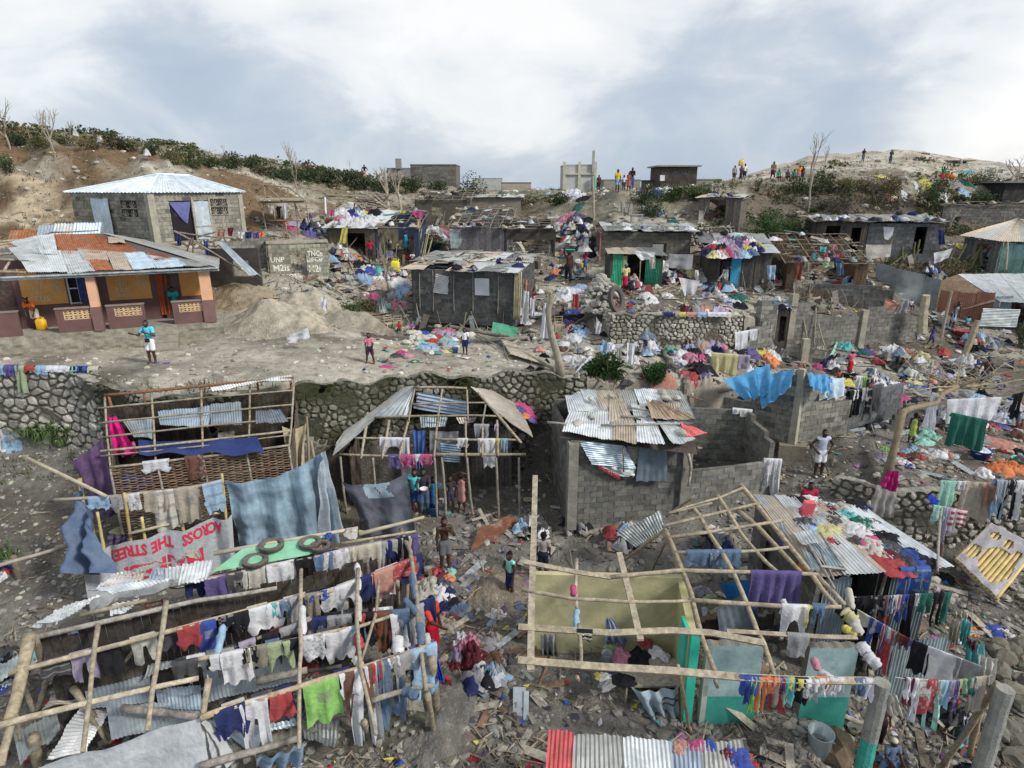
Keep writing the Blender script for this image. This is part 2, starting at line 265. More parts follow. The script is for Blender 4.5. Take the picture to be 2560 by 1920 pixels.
def stonewall(name,label,pts,h,top=None,cell=.27,col=None,mort=None,res=.045,thick=.35,cat='stone wall',relief=.06,parent=None,moss=.0,fill=.13,seed=1,group=None):
 """rubble-stone retaining wall along pts (base points); every stone stands proud of its dark mortar"""
 col=col or STC['st'];mort=mort or STC['mo'];mb=MB();rs_=np.random.RandomState(seed);s0=0
 pts=[V(p)for p in pts];tot=sum((pts[i+1]-pts[i]).length for i in range(len(pts)-1));H=h
 nc=int(tot/cell)+4;nr=int(H*1.3/cell)+4
 gx,gy=np.meshgrid(np.arange(nc)-1,np.arange(nr)-1);sx=(gx+.5+rs_.uniform(-.42,.42,gx.shape)+(gy%2)*.5)*cell;sy=(gy+.5+rs_.uniform(-.38,.38,gx.shape))*cell*.78
 seeds=np.stack([sx.ravel(),sy.ravel()],1);sc=rs_.uniform(.5,1.15,len(seeds));rz_=rs_.uniform(0,.28*cell,len(seeds));sh=rs_.uniform(.5,1.2,len(seeds));big=rs_.uniform(fill-.07,fill+.08,len(seeds))
 for q in range(len(pts)-1):
  A,B=pts[q],pts[q+1];d=B-A;Ln=d.length;dh=V((d.x,d.y,0)).normalized();n=V((dh.y,-dh.x,0))
  nu=max(2,int(Ln/res));nv=max(2,int(H/res));us=s0+np.linspace(0,Ln,nu+1);
  P=[];Cc=[]
  tops=[top((u)/tot)if top else H for u in us]
  for j in range(nv+1):
   hh=np.array([t_*j/nv for t_ in tops]);pt=np.stack([us,hh],1)
   D=np.sqrt(((pt[:,None,:]-seeds[None])*np.array([1,1.15]))**2@np.ones(2));o=np.argpartition(D,2,axis=1)[:,:2];r=np.arange(len(us));D=D-rz_[None]*.6;o=np.argpartition(D,2,axis=1)[:,:2];d1=D[r,o[:,0]];d2=D[r,o[:,1]];sw=d1>d2;i1=np.where(sw,o[:,1],o[:,0]);e_=np.abs(d2-d1)/cell;
   k=np.clip((e_-big[i1])/.14,0,1)*np.array([1-.85*max(0,min(1,(noise.noise(V((u_*.8,hh[q_]*1.1,seed+9)))-.12)*5))for q_,u_ in enumerate(us)]);row=[];cr_=[]
   for i,u in enumerate(us):
    t=(u-s0)/Ln;off=relief*k[i]*sh[i1[i]]+.03*noise.noise(V((u*.9,hh[i]*.9,seed)))
    row.append(A.lerp(B,t)+V((0,0,hh[i]))+n*off);g=sc[i1[i]];g2=k[i]
    ms=moss*max(0,noise.noise(V((u*.6,hh[i]*.8,seed+4)))+.3)
    c=[(mort[z]*(1-g2)+col[z]*g*g2)for z in range(3)];c=[c[0]*(1-ms)+.05*ms,c[1]*(1-ms)+.053*ms,c[2]*(1-ms)+.03*ms];cr_.append(tuple(c))
   P.append(row);Cc.append(cr_)
  mb.grid(P,nu,nv,lambda i,j:Cc[j][i])
  back=[[P[nv][i]for i in range(nu+1)],[P[nv][i]-n*thick+V((0,0,.01*noise.noise(V((i*.2,0,0)))))for i in range(nu+1)],[A.lerp(B,i/nu)-n*thick for i in range(nu+1)]]
  mb.grid(back,nu,2,lambda i,j:jc(tuple((a*.5+b_*.5)for a,b_ in zip(col,mort)),.25))
  s0+=Ln
  for e,E in((0,A),(nu,B)):
   mb.add([P[j][e]for j in range(0,nv+1,4)]+[P[nv][e],back[1][e],back[2][e]],[tuple(range(len(range(0,nv+1,4))+3))],mort)
 return mb.build(name,'stone',parent,label if parent is None else None,cat if parent is None else None,group,smooth=False)
ICO=None
def ico():
 global ICO
 if ICO is None:
  import bmesh;bm=bmesh.new();bmesh.ops.create_icosphere(bm,subdivisions=2,radius=1);ICO=([],[],[],[])
  v=[x.co.copy()for x in bm.verts];f=[tuple(a.index for a in p.verts)for p in bm.faces];bm.free()
  bm=bmesh.new();bmesh.ops.create_icosphere(bm,subdivisions=1,radius=1);v1=[x.co.copy()for x in bm.verts];f1=[tuple(a.index for a in p.verts)for p in bm.faces];bm.free();ICO=(v,f,v1,f1)
 return ICO
def rock(mb,c,r,col,flat=.6,rn=rnd,hi=False):
 v,f,v1,f1=ico();vv,ff=(v,f)if hi else(v1,f1);c=V(c);s=rn.uniform(0,99);a=rn.uniform(0,6.3);ca,sa=math.cos(a),math.sin(a);ex=rn.uniform(.7,1.25);o=[]
 for q in vv:
  k=1+.45*noise.noise(q*1.1+V((s,s,0)))+.15*noise.noise(q*3+V((s,0,0)));x,y,z=q.x*ex*k,q.y/ex*k,q.z*flat*k;o.append(c+V((x*ca-y*sa,x*sa+y*ca,z))*r)
 mb.add(o,ff,jc(col,.15,rn))
CN={'w':('white',(.66,.67,.70)),'o':('off-white',(.50,.475,.41)),'c':('cream',(.55,.50,.38)),'g':('grey',(.30,.30,.31)),'d':('dark grey',(.075,.075,.08)),'k':('black',(.022,.022,.027)),'n':('navy blue',(.025,.035,.13)),'b':('blue',(.04,.12,.42)),'l':('light blue',(.28,.47,.66)),'j':('faded denim blue',(.10,.17,.28)),'r':('red',(.42,.045,.05)),'m':('maroon',(.15,.02,.035)),'p':('pink',(.62,.22,.32)),'P':('hot pink',(.55,.06,.22)),'v':('violet',(.12,.09,.27)),'u':('dusty purple',(.14,.10,.18)),'y':('yellow',(.62,.55,.05)),'Y':('pale yellow',(.58,.54,.22)),'e':('lime green',(.27,.62,.10)),'G':('dark green',(.015,.14,.10)),'a':('sage green',(.30,.38,.20)),'t':('turquoise',(.05,.42,.42)),'T':('mint green',(.28,.62,.48)),'O':('orange',(.75,.20,.04)),'s':('salmon',(.52,.22,.16)),'B':('brown',(.16,.075,.045)),'h':('khaki',(.26,.235,.17)),'R':('rust brown',(.20,.06,.03)),'z':('dusty violet',(.36,.30,.42)),'f':('royal blue',(.04,.08,.38)),'S':('salmon striped',(.58,.27,.20)),'x':('beige',(.38,.33,.25))}
CN={k:(n,tuple((x*.80+(.3*c[0]+.55*c[1]+.15*c[2])*.20)*(.92 if max(c)>.5 else 1)for x in c))for k,(n,c)in CN.items()}
KN={'t':('T-shirt','shirt','shirt'),'p':('trousers','trousers','trousers'),'s':('shorts','shorts','shorts'),'c':('cloth','cloth','cloth'),'k':('skirt','skirt','skirt'),'l':('long-sleeved shirt','shirt','shirt'),'w':('towel','towel','towel'),'b':('sheet','bed sheet','bed_sheet'),'i':('little garment','garment','garment')}
def half_w(kd,s):
 if kd=='t':return(1.0 if s<.55 else 1.25-.35*(s-.55)/.45)
 if kd=='l':return 1.0
 if kd=='k':return.8+.35*s
 return 1.0
def drape(A,B,drop,back,col,kd='c',seed=0,r=.04,nv=12,gather=.0,fold=None,stripe=None,wave=1.0,name='cloth'):
 """a garment hung over the rail A-B: back panel, over the rail, front panel with folds and a shaped hem"""
 rn=random.Random(seed);A,B=V(A),V(B);d=B-A;W=d.length;d=d.normalized();n=V((d.y,-d.x,0))
 if n.length<.05:n=V((0,-1,0))
 n.normalize()
 if n.y>0:n=-n
 nu=max(8,min(26,int(W/.045)));fold=fold or rn.uniform(2,4.5)*max(1,W/.5);ph=rn.uniform(0,9);mb=MB();mb.smooth=True
 rows=[];nb=5;na=3
 C=(A+B)/2;gp=[]
 for j in range(nb+na+nv+1):
  if j<nb:s=-(1-j/nb);side=-1;o=r;z=back*s
  elif j<nb+na:an=math.pi*(j-nb)/na;side=0;o=-math.cos(an)*r;z=math.sin(an)*r;s=0;
  else:s=(j-nb-na)/nv;side=1;o=r;z=-drop*s
  row=[];gap=0
  if side==1 and kd in 'ps':g0=.34 if kd=='p' else.55;gap=max(0,(s-g0)/(1-g0))*.16+(.03 if s>g0 else 0)
  if side==1 and kd=='l':gap=max(0,(s-.45)/.55)*.42+(.25 if s>.45 else 0)
  if side==1 and kd=='t':gap=0
  hw=half_w(kd,abs(s))if side==1 else 1.0
  tape=1-(gather*abs(s))
  for i in range(nu+1):
   u=i/nu*2-1
   uu=u*hw*tape
   if gap and nu:uu=math.copysign(gap+abs(u)*(hw*tape-gap),u)if abs(u)>1e-6 else 0
   am=(.012+.055*abs(s)*max(.3,drop))*wave
   f_=math.sin(fold*u*1.6+ph+s*1.3)*am+math.sin(fold*u*3.7+ph*2)*am*.4+noise.noise(V((u*1.7+ph,s*2,seed%17)))*am*1.2
   oo=(o if side!=0 else o)
   off=n*((oo if side>=0 else-oo)+(f_+am*.7)*(1 if side==1 else-1 if side==-1 else 0))
   zz=z+(noise.noise(V((u*1.3+ph,5,seed%13)))*.12*drop*abs(s)if side else 0)+(.02*math.sin(fold*u*1.6+ph)*abs(s))
   if side==0:off=n*o
   if side==1 and kd=='t' and s>.6 and abs(u)<.55:zz+=(s-.6)*drop*.35
   row.append(C+d*(uu*W/2+.03*noise.noise(V((s*2,ph,u))))+off+V((0,0,zz)))
  rows.append(row)
 c0=jc(col,.08,rn);c1=stripe;pz=rn.random();px_=rn.uniform(0,50);lu=sum(col)/3;c3=tuple(x*.45+.12 for x in col)if lu>.25 else tuple(x*.6+.16 for x in col)
 def cf(i,j):
  if not c1 and pz<.14 and noise.noise(V((i*.9+px_,j*.9,3)))>.18:return c3
  if not c1 and.14<pz<.22 and j%4==0:return c3
  if not c1 and.22<pz<.34 and nb+na+2<j<nb+na+6 and abs(i-nu/2)<nu*.22:return c3
  if c1 and((j//2)%2 if c1[1]=='h' else(i//2)%2):return c1[0]
  return c0
 def mk(i,j):
  if j>=nb+na:
   s=(j-nb-na+.5)/nv;u=(i+.5)/nu*2-1
   if kd in 'ps' and s>(.34 if kd=='p' else.55)and abs(u)<1.01/nu:return False
   if kd=='l' and s>.45 and abs(u)<1.2/nu:return False
  return True
 mb.grid(rows,nu,len(rows)-1,cf,mk);return mb
def crumple(c,rx,ry,h,col,seed,surf=None,stripe=None,n=14,ang=None):
 """a garment dropped in a heap: an irregular mound of cloth lying on the surface under it"""
 rn=random.Random(seed);c=V(c);a=rn.uniform(0,3.14)if ang is None else ang;ca,sa=math.cos(a),math.sin(a);mb=MB();mb.smooth=True;P=[];s1=rn.uniform(0,50);c0=jc(col,.08,rn)
 for j in range(n+1):
  row=[]
  for i in range(n+1):
   u,v=i/n*2-1,j/n*2-1
   m=max(abs(u),abs(v));l=math.hypot(u,v)or 1;k=(m/l)**.6;x,y=u*k,v*k;rr=1+.55*noise.noise(V((x*1.5+s1,y*1.5,0)))+.16*noise.noise(V((x*3+s1,y*3,0)))
   x*=rx*rr;y*=ry*rr;wx,wy=c.x+x*ca-y*sa,c.y+x*sa+y*ca;d_=min(1,math.hypot(u*k,v*k))
   ux,vy=u*k,v*k;hh=h*(1-d_**2.6)*(.30+.75*(1-2.2*abs(noise.noise(V((ux*2.3+s1,vy*2.3,3)))))+.55*(1-3*abs(noise.noise(V((ux*5+s1,vy*5,1))))))+.012
   z=surf(wx,wy)if surf else c.z;row.append(V((wx,wy,z+max(.006,hh)if d_<.97 else z-.004)))
  P.append(row)
 c2=jc(col,.35,rn);mb.grid(P,n,n,(lambda i,j:c2 if noise.noise(V((i/n*3+s1,j/n*3,7)))>.22 else c0));return mb
def wrapc(a,b,r,col,seed):
 """a garment wound round a pole"""
 rn=random.Random(seed);a,b=V(a),V(b);mb=MB();mb.smooth=True;m=14;nn=10;d=(b-a).normalized();x=d.cross(V((0,0,1)));x=x.normalized()if x.length>.05 else V((1,0,0));y=x.cross(d);P=[];s=rn.uniform(0,50)
 for j in range(m+1):
  t=j/m;q=a.lerp(b,t);e=min(1,min(t,1-t)*9)**.5*.6+.4;row=[]
  for i in range(nn+1):
   an=2*math.pi*(i%nn)/nn;rr=r*e*(1.0+.35*noise.noise(V((math.cos(an)*1.5+s,math.sin(an)*1.5+t*3,t*4)))+.05*math.sin(an*2+t*9+s)+.22*noise.noise(V((an*3,t*16,s))));row.append(q+(x*math.cos(an)+y*math.sin(an))*rr-V((0,0,.25*r)))
  P.append(row)
 mb.grid(P,nn,m,jc(col,.07,rn));return mb
def clothsheet(p00,p10,p11,p01,col,sag=.1,fold=.06,nu=26,nv=18,seed=0,stripe=None,freq=3,holes=None):
 rn=random.Random(seed);p=[V(q)for q in(p00,p10,p11,p01)];nrm=(p[1]-p[0]).cross(p[3]-p[0]).normalized()
 if nrm.y>0:nrm=-nrm
 s1=rn.uniform(0,50);P=[];mb=MB();mb.smooth=True
 for j in range(nv+1):
  v=j/nv;row=[]
  for i in range(nu+1):
   u=i/nu;q=(p[0].lerp(p[1],u)).lerp(p[3].lerp(p[2],u),v)
   f_=fold*(math.sin(u*6.28*freq+s1+v*1.5)*(.3+.7*v)+.8*noise.noise(V((u*3+s1,v*3,0)))+.3*noise.noise(V((u*8+s1,v*8,2))))
   row.append(q+nrm*f_+V((0,0,-sag*4*u*(1-u)*(1-v*.6)))-V((0,0,.3*sag*abs(noise.noise(V((u*5,v,s1)))))))
  P.append(row)
 c0=jc(col,.04,rn)
 mb.grid(P,nu,nv,(lambda i,j:stripe(i/nu,j/nv)or c0)if stripe else c0,holes);return mb
def text(mb,s,org,ux,uz,size,col,squash=1.0,flow=None,depth_=.004,bold=0):
 """letters cut from the default font, laid on a surface at org with right vector ux and up vector uz"""
 cu=bpy.data.curves.new('t','FONT');cu.body=s;cu.size=size;cu.resolution_u=2;cu.offset=bold;o=bpy.data.objects.new('t',cu);COL.objects.link(o)
 dg=bpy.context.evaluated_depsgraph_get();me=bpy.data.meshes.new_from_object(o.evaluated_get(dg));ux,uz=V(ux),V(uz);org=V(org)
 if flow:vs=[flow(v.co.x*squash,v.co.y)for v in me.vertices]
 else:vs=[org+ux*(v.co.x*squash)+uz*v.co.y for v in me.vertices]
 mb.add(vs,[tuple(p.vertices)for p in me.polygons],col);bpy.data.objects.remove(o);bpy.data.curves.remove(cu);bpy.data.meshes.remove(me)
def field(caps,lo,hi,vx,k=.022):
 n=[int((hi[i]-lo[i])/vx)+2 for i in range(3)];ax=[lo[i]+vx*np.arange(n[i])for i in range(3)];Gx=np.stack(np.meshgrid(*ax,indexing='ij'),-1);D=None
 for(a,b,ra,rb,sq)in caps:
  a=np.array(a,float);b=np.array(b,float);ab=b-a;l2=max(1e-9,ab@ab);t=np.clip(((Gx-a)@ab)/l2,0,1);q=Gx-(a+t[...,None]*ab)
  if sq!=1:q=q*np.array([1/1.0,1/sq,1.0])
  d=np.sqrt((q**2).sum(-1))-(ra+(rb-ra)*t)
  D=d if D is None else np.where(np.abs(D-d)<k*4,-k*np.log(np.exp(-np.clip(D/k,-40,40))+np.exp(-np.clip(d/k,-40,40))+1e-30),np.minimum(D,d))
 return D,lo,vx
def nets(D,lo,vx):
 s=D<0;c=np.zeros(tuple(np.array(D.shape)-1),int);acc=np.zeros(c.shape+(3,));cnt=np.zeros(c.shape)
 off=[(i,j,k)for i in(0,1)for j in(0,1)for k in(0,1)];sl=lambda o:tuple(slice(o[i],D.shape[i]-1+o[i])for i in range(3))
 for o in off:
  for a in range(3):
   if o[a]==0:
    p=list(o);p[a]=1;d0=D[sl(o)];d1=D[sl(p)];cr_=(d0<0)!=(d1<0);t=np.where(cr_,d0/(d0-d1+1e-12),0)
    for z in range(3):acc[...,z]+=np.where(cr_,(t if z==a else o[z]),0)
    cnt+=cr_
 m=cnt>0;idx=-np.ones(c.shape,int);idx[m]=np.arange(m.sum());w_=np.argwhere(m);vs=(w_+acc[m]/cnt[m][:,None])*vx+np.array(lo);F_=[]
 for a in range(3):
  b_,c_=(a+1)%3,(a+2)%3;d0=D[tuple(slice(0,-1)if i==a else slice(1,-1)for i in range(3))];d1=D[tuple(slice(1,None)if i==a else slice(1,-1)for i in range(3))]
  cr_=(d0<0)!=(d1<0);fl=(d0<0)
  for(w0,f_)in zip(np.argwhere(cr_),fl[cr_]):
   q=w0.copy();q[b_]+=1;q[c_]+=1;e=[]
   for(x,y)in((0,0),(1,0),(1,1),(0,1)):
    p=q.copy();p[b_]-=x;p[c_]-=y;e.append(idx[tuple(p)])
   F_.append(tuple(e)if f_ else tuple(e[::-1]))
 return vs,F_
SK=(.055,.028,.019)
def person(loc,hgt,yaw,label,top=None,bot=None,bk='shorts',arms='down',legs='stand',bend=0,fine=False,sleeve=.5,hair='short',head=(0,0),group=None,shoe=None,belly=0,lean=0,armL=None,armR=None,child=False,hairc=(.012,.01,.01),hat=None,drop=0,cap=None):
 """loc: where the feet (or seat) are; yaw 0 faces the camera, + turns to the picture's right"""
 k=hgt/1.75;loc=V(loc);hs=1.0 if not child else 1.22
 sw=.175 if bk not in('skirt','dress')else.16
 hipz=.92
 if legs=='sit':hipz=.47
 if legs=='squat':hipz=.33
 if legs=='lie':hipz=.1
 Hp=V((0,0,hipz));bnd=R(bend);
 def tor(x,y,z):
  v=V((x+lean*z,y,z));return Hp+V((v.x,v.y*math.cos(bnd)-v.z*math.sin(bnd),v.y*math.sin(bnd)*-1*-1+v.z*math.cos(bnd)))
 if legs=='lie':tor=lambda x,y,z:Hp+V((x,-z,.02+max(0,z-.4)*.1+y*-.3))
 SH={s:tor(s*(sw),0,.49)for s in(-1,1)};neck=tor(0,0,.56);hd=tor(0,-.015-(.02),.70)+V((head[0]*.05,0,0));face=V((math.sin(R(head[0]*30)),-math.cos(R(head[0]*30)),-math.sin(R(head[1])))).normalized()
 if bend>45:face=(face+V((0,0,-.5))).normalized()
 def arm(s,m):
  a=SH[s];D={'down':((.05,0,-.29),(.06,-.06,-.54)),'hips':((.20,.05,-.24),(.05,-.10,-.42)),'fold':((.04,-.10,-.27),(-.22,-.24,-.22)),'up':((.10,-.05,.25),(.02,-.08,.50)),'head':((.14,-.02,.22),(-.06,-.05,.30)),'out':((.15,-.08,-.25),(.30,-.22,-.17)),'front':((.05,-.14,-.24),(-.02,-.36,-.30)),'reach':((.10,-.22,-.15),(.06,-.48,-.20)),'lift':((.03,-.06,-.29),(.0,-.12,-.54)),'knee':((.06,-.12,-.26),(.0,-.36,-.30)),'face':((.08,-.14,-.22),(-.10,-.20,.0)),'cross':((.10,-.08,-.26),(-.14,-.24,-.12))}[m]
  if bend>25 and m in('lift','reach'):e=a+V((s*.04,-.03,-.28));h_=a+V((s*-.02,-.09,-.54))
  else:e=a+V((s*D[0][0],D[0][1],D[0][2]));h_=a+V((s*D[1][0],D[1][1],D[1][2]))
  return e,h_
 el,ha={},{}
 for s,m in((-1,armL or arms),(1,armR or arms)):el[s],ha[s]=arm(s,m)
 HIP={s:Hp+V((s*.085,0,-.02))for s in(-1,1)};KN_,AN,TO={},{},{}
 for s in(-1,1):
  if legs=='stand':kn=V((s*.10,-.02,.50));an=V((s*.11,.01,.07))
  elif legs=='wide':kn=V((s*.15,-.03,.50));an=V((s*.21,.0,.07))
  elif legs=='walk':kn=V((s*.09,-.12*s-.06,.50));an=V((s*.09,-.24*s+.06,.07+(.06 if s<0 else 0)))
  elif legs=='sit':kn=V((s*.14,-.42,.50));an=V((s*.13,-.40,.07))
  elif legs=='squat':kn=V((s*.17,-.34,.46));an=V((s*.13,-.14,.07))
  elif legs=='lie':kn=V((s*.12,.40,.07));an=V((s*.14,.82,.06))
  KN_[s]=kn;AN[s]=an;TO[s]=an+V((s*.02,-.15,-.035))if legs!='lie' else an+V((s*.02,.12,-.02))
 body=[];limb=[]
 tc_=[(tor(0,0,0),tor(0,-.01,.16),.125,.105,.75),(tor(0,-.01,.16),tor(0,0,.40),.105,.135,.72),(SH[-1],SH[1],.062,.062,.95),(tor(0,0,.38),neck,.11,.05,.75)]
 if belly:tc_.append((tor(0,-.05,.1),tor(0,-.05,.2),.10,.10,1))
 legc=[];
 for s in(-1,1):legc+=[(HIP[s],KN_[s],.088,.056,1),(KN_[s],(KN_[s]+AN[s])/2+V((0,.02,0)),.056,.052,1),((KN_[s]+AN[s])/2+V((0,.02,0)),AN[s],.052,.034,1),(AN[s],TO[s],.036,.028,1)]
 armc=[]
 for s in(-1,1):armc+=[(SH[s],el[s],.052,.040,1),(el[s],ha[s],.040,.027,1)]
 hc=[(neck,hd-V((0,0,.03)),.055,.055,1),(hd+V((0,.015,.03)),hd+V((0,0,-.02)),.092*hs,.082*hs,1),(hd+face*.05-V((0,0,.05)),hd+face*.035-V((0,0,.065)),.05*hs,.045*hs,1),(hd+face*.088*hs+V((0,0,.012)),hd+face*.103*hs-V((0,0,.02)),.010,.016,1)]
 side=face.cross(V((0,0,1))).normalized()
 for s in(-1,1):hc.append((hd+side*s*.088*hs,hd+side*s*.092*hs-V((0,0,.02)),.018,.012,1))
 hands=[]
 for s in(-1,1):
  d_=(ha[s]-el[s]).normalized();hands.append((ha[s],ha[s]+d_*.07,.027,.033,1))
 allc=tc_+legc+armc+hc+hands
 yw=R(yaw);cy,sy=math.cos(yw),math.sin(yw)
 def xf(p):x,y,z=p[0]*k,p[1]*k,p[2]*k-drop;return V((loc.x+x*cy-y*sy,loc.y+x*sy+y*cy,loc.z+z))
 vx=.016 if fine else(.026 if hgt*F/max(1,depth(loc))>60 else.038)
 def mesh(caps,vx_,cut=None,kk=.018):
  pts=np.array([list(c[0])for c in caps]+[list(c[1])for c in caps]);rm=max(max(c[2],c[3])for c in caps)+.06
  D,lo,v_=field(caps,pts.min(0)-rm,pts.max(0)+rm,vx_,kk)
  if cut is not None:D=cut(D,lo,v_)
  vs,fs=nets(D,lo,v_);return[xf(p)for p in vs],fs
 mb=MB();mb.smooth=True;vs,fs=mesh(allc,vx);mb.add(vs,fs,SK)
 for s in(-1,1):
  d_=(ha[s]-el[s]).normalized();sd_=d_.cross(V((0,1,0.2))).normalized();fw=sd_.cross(d_).normalized();pb=ha[s]+d_*.085
  if fine:
   for q,(ln,o_)in enumerate(((.060,-.026),(.072,-.009),(.068,.009),(.052,.025))):
    b0=pb+sd_*o_;m_=b0+d_*ln*.55+fw*.006;mb.tube([xf(b0-d_*.02),xf(b0),xf(m_),xf(m_+d_*ln*.4+fw*.022)],[.010*k,.010*k,.009*k,.006*k],5,SK)
   t0=ha[s]+d_*.02+sd_*(-.024);mb.tube([xf(t0),xf(t0+d_*.03-sd_*.026+fw*.01),xf(t0+d_*.06-sd_*.030+fw*.022)],[.012*k,.011*k,.008*k],5,SK)
  else:
   for o_ in(-.02,.0,.02):mb.tube([xf(pb+sd_*o_-d_*.02),xf(pb+sd_*o_*1.2+d_*.055+fw*.012)],[.012*k,.007*k],4,SK)
   t0=ha[s]+d_*.02-sd_*.02;mb.tube([xf(t0),xf(t0+d_*.04-sd_*.03)],[.013*k,.008*k],4,SK)
 p=thing('person',loc,label,'person',group);mb.build('body','skin',p)
 vc=max(vx*.9,.018)
 def plane_cut(pt,nr,caps):
  pt=np.array(pt);nr=np.array(nr)
  def f_(D,lo,v_):
   n=D.shape;Gx=np.stack(np.meshgrid(*[lo[i]+v_*np.arange(n[i])for i in range(3)],indexing='ij'),-1);return np.maximum(D,(Gx-pt)@nr)
  return f_
 if top is not None:
  g=.014;cs_=[(a,b,ra+g,rb+g,sq)for(a,b,ra,rb,sq)in tc_[:3]]+[(tor(0,0,.38),tor(0,0,.50),.11+g,.075,.75)]
  if sleeve>0:
   for s in(-1,1):
    if sleeve<=1:cs_.append((SH[s],SH[s].lerp(el[s],sleeve),.052+g+.004,.048+g+.008,1))
    else:cs_+=[(SH[s],el[s],.052+g,.045+g,1),(el[s],el[s].lerp(ha[s],.9),.045+g,.034+g,1)]
  m2=MB();m2.smooth=True;vs,fs=mesh(cs_,vc,None,.014);m2.add(vs,fs,top);m2.build('shirt','cloth_worn',p)
 if bot is not None:
  g=.016;cs_=[(tor(0,0,-.02),tor(0,0,.06),.128+g,.115+g,.78)]
  if bk in('shorts','trousers'):
   f_=.75 if bk=='shorts' else 1
   for s in(-1,1):
    cs_.append((HIP[s],HIP[s].lerp(KN_[s],f_),.09+g,.072+g+(.012 if bk=='shorts' else 0),1))
    if bk=='trousers':cs_.append((KN_[s],KN_[s].lerp(AN[s],.9),.062+g,.05+g,1))
  else:
   e_=(KN_[-1]+KN_[1])/2;
   if bk=='dress':cs_+=[(a,b,ra+g,rb+g,sq)for(a,b,ra,rb,sq)in tc_[:2]]+[(tor(0,0,.38),tor(0,0,.46),.11+g,.09,.75)]
   cs_.append((Hp,Hp.lerp(e_,.9),.13+g,.165,.8));
   if legs in('sit','squat'):
    for s in(-1,1):cs_.append((HIP[s],KN_[s],.10,.08,1))
  m2=MB();m2.smooth=True;vs,fs=mesh(cs_,vc,None,.02);m2.add(vs,fs,bot);m2.build({'shorts':'shorts','trousers':'trousers','skirt':'skirt','dress':'dress'}[bk],'cloth_worn',p)
 if hair:
  hr=hs;cs_=[(hd+V((0,.022,.042)),hd+V((0,.03,.0)),.090*hr,.078*hr,1)]
  if hair=='bun':cs_.append((hd+V((0,.06,.13)),hd+V((0,.05,.15)),.045,.04,1))
  if hair=='afro':cs_=[(hd+V((0,.03,.05)),hd+V((0,.035,.01)),.115*hr,.10*hr,1)]
  if hair=='tufts':cs_+=[(hd+V((s*.06,.02,.12)),hd+V((s*.11,.02,.17)),.035,.025,1)for s in(-1,1)]
  m2=MB();m2.smooth=True;vs,fs=mesh(cs_,max(vx*.7,.014),None,.012);m2.add(vs,fs,hairc);m2.build('hair','hair',p)
 if cap is not None:
  m2=MB();m2.smooth=True;vs,fs=mesh([(hd+V((0,.02,.05)),hd+V((0,.035,.02)),.102*hs,.09*hs,1)],max(vx*.7,.016),None,.012);m2.add(vs,fs,cap);m2.build('head_scarf','cloth_worn',p)
 if hat is not None:
  m2=MB();m2.smooth=True;c=hd+V((0,.01,.07));ring=[[xf(c+V((math.cos(a)*q,math.sin(a)*q,hz)))for a in[2*math.pi*i/14 for i in range(15)]]for q,hz in((.17,-.02),(.095,0),(.09,.07),(.05,.10),(.001,.105))];m2.grid(ring,14,4,hat);m2.build('hat','fabric',p)
 if fine:
  m2=MB();
  for s in(-1,1):
   q=hd+face*(.078*hs)+side*s*.034+V((0,0,.022));m2.tube([xf(q),xf(q+face*.008)],[.014*k,.010*k],6,(.55,.53,.5));m2.tube([xf(q+face*.008),xf(q+face*.012)],[.006*k,.005*k],6,(.02,.012,.01))
  m2.build('eyes','plastic',p)
  m2=MB();q=hd+face*.083*hs-V((0,0,.052));m2.tube([xf(q-side*.025),xf(q+face*.006),xf(q+side*.025)],[.004*k,.009*k,.004*k],5,(.11,.035,.03));m2.build('mouth','skin',p)
 if shoe is not None:
  m2=MB();m2.smooth=True
  for s in(-1,1):m2.tube([xf(AN[s]+V((0,.06,-.045))),xf(AN[s]+V((0,.0,-.035))),xf(TO[s]),xf(TO[s]+V((0,-.05,-.01)))],[.03*k,.045*k,.045*k,.02*k],8,shoe,ell=.6)
  m2.build('shoes','rubber',p)
 return p
def leaves(mb,c,rad,n,ls,col,rn,blade=False,droop=.3,clump=7):
 c=V(c);cl=[]
 for i in range(clump):
  while True:
   q=V((rn.uniform(-1,1),rn.uniform(-1,1),rn.uniform(-1,1)))
   if q.length<1:break
  cl.append(V((q.x*rad[0],q.y*rad[1],q.z*rad[2])))
 for i in range(n):
  b=rn.choice(cl);q=V((rn.gauss(0,1),rn.gauss(0,1),rn.gauss(0,1))).normalized()*rn.uniform(.2,1)**.5;p=c+b*.72+V((q.x*rad[0],q.y*rad[1],q.z*rad[2]))*.42
  d=(q+V((rn.uniform(-.6,.6),rn.uniform(-.6,.6),rn.uniform(-.3,.8)))).normalized();l=ls*rn.uniform(.6,1.4);s=d.cross(V((rn.uniform(-1,1),rn.uniform(-1,1),rn.uniform(-1,1)))).normalized()*l*(.16 if blade else.38)
  cc=jc(col,.35,rn);e=p+d*l-V((0,0,droop*l));m_=p+d*l*.5
  mb.add([p,m_+s,e,m_-s],[(0,1,2,3)],cc)
def bush(name,label,c,rad,n=500,ls=.14,col=(.075,.105,.04),seed=1,blade=False,group=None,stem=True,cat='bush'):
 rn=random.Random(seed);c=V(c);p=thing(name,c,label,cat,group);mb=MB();leaves(mb,c+V((0,0,rad[2]*.75)),rad,n,ls,col,rn,blade,clump=9);mb.build('foliage','leaf',p)
 if stem:
  m=MB()
  for i in range(6):pole(m,c+V((rn.uniform(-.2,.2)*rad[0],rn.uniform(-.2,.2)*rad[1],-.1)),c+V((rn.uniform(-.7,.7)*rad[0],rn.uniform(-.7,.7)*rad[1],rad[2]*rn.uniform(.8,1.6))),.03,.01,.08,5,(.16,.13,.10),5,rn=rn)
  m.build('stem','bark',p)
 return p
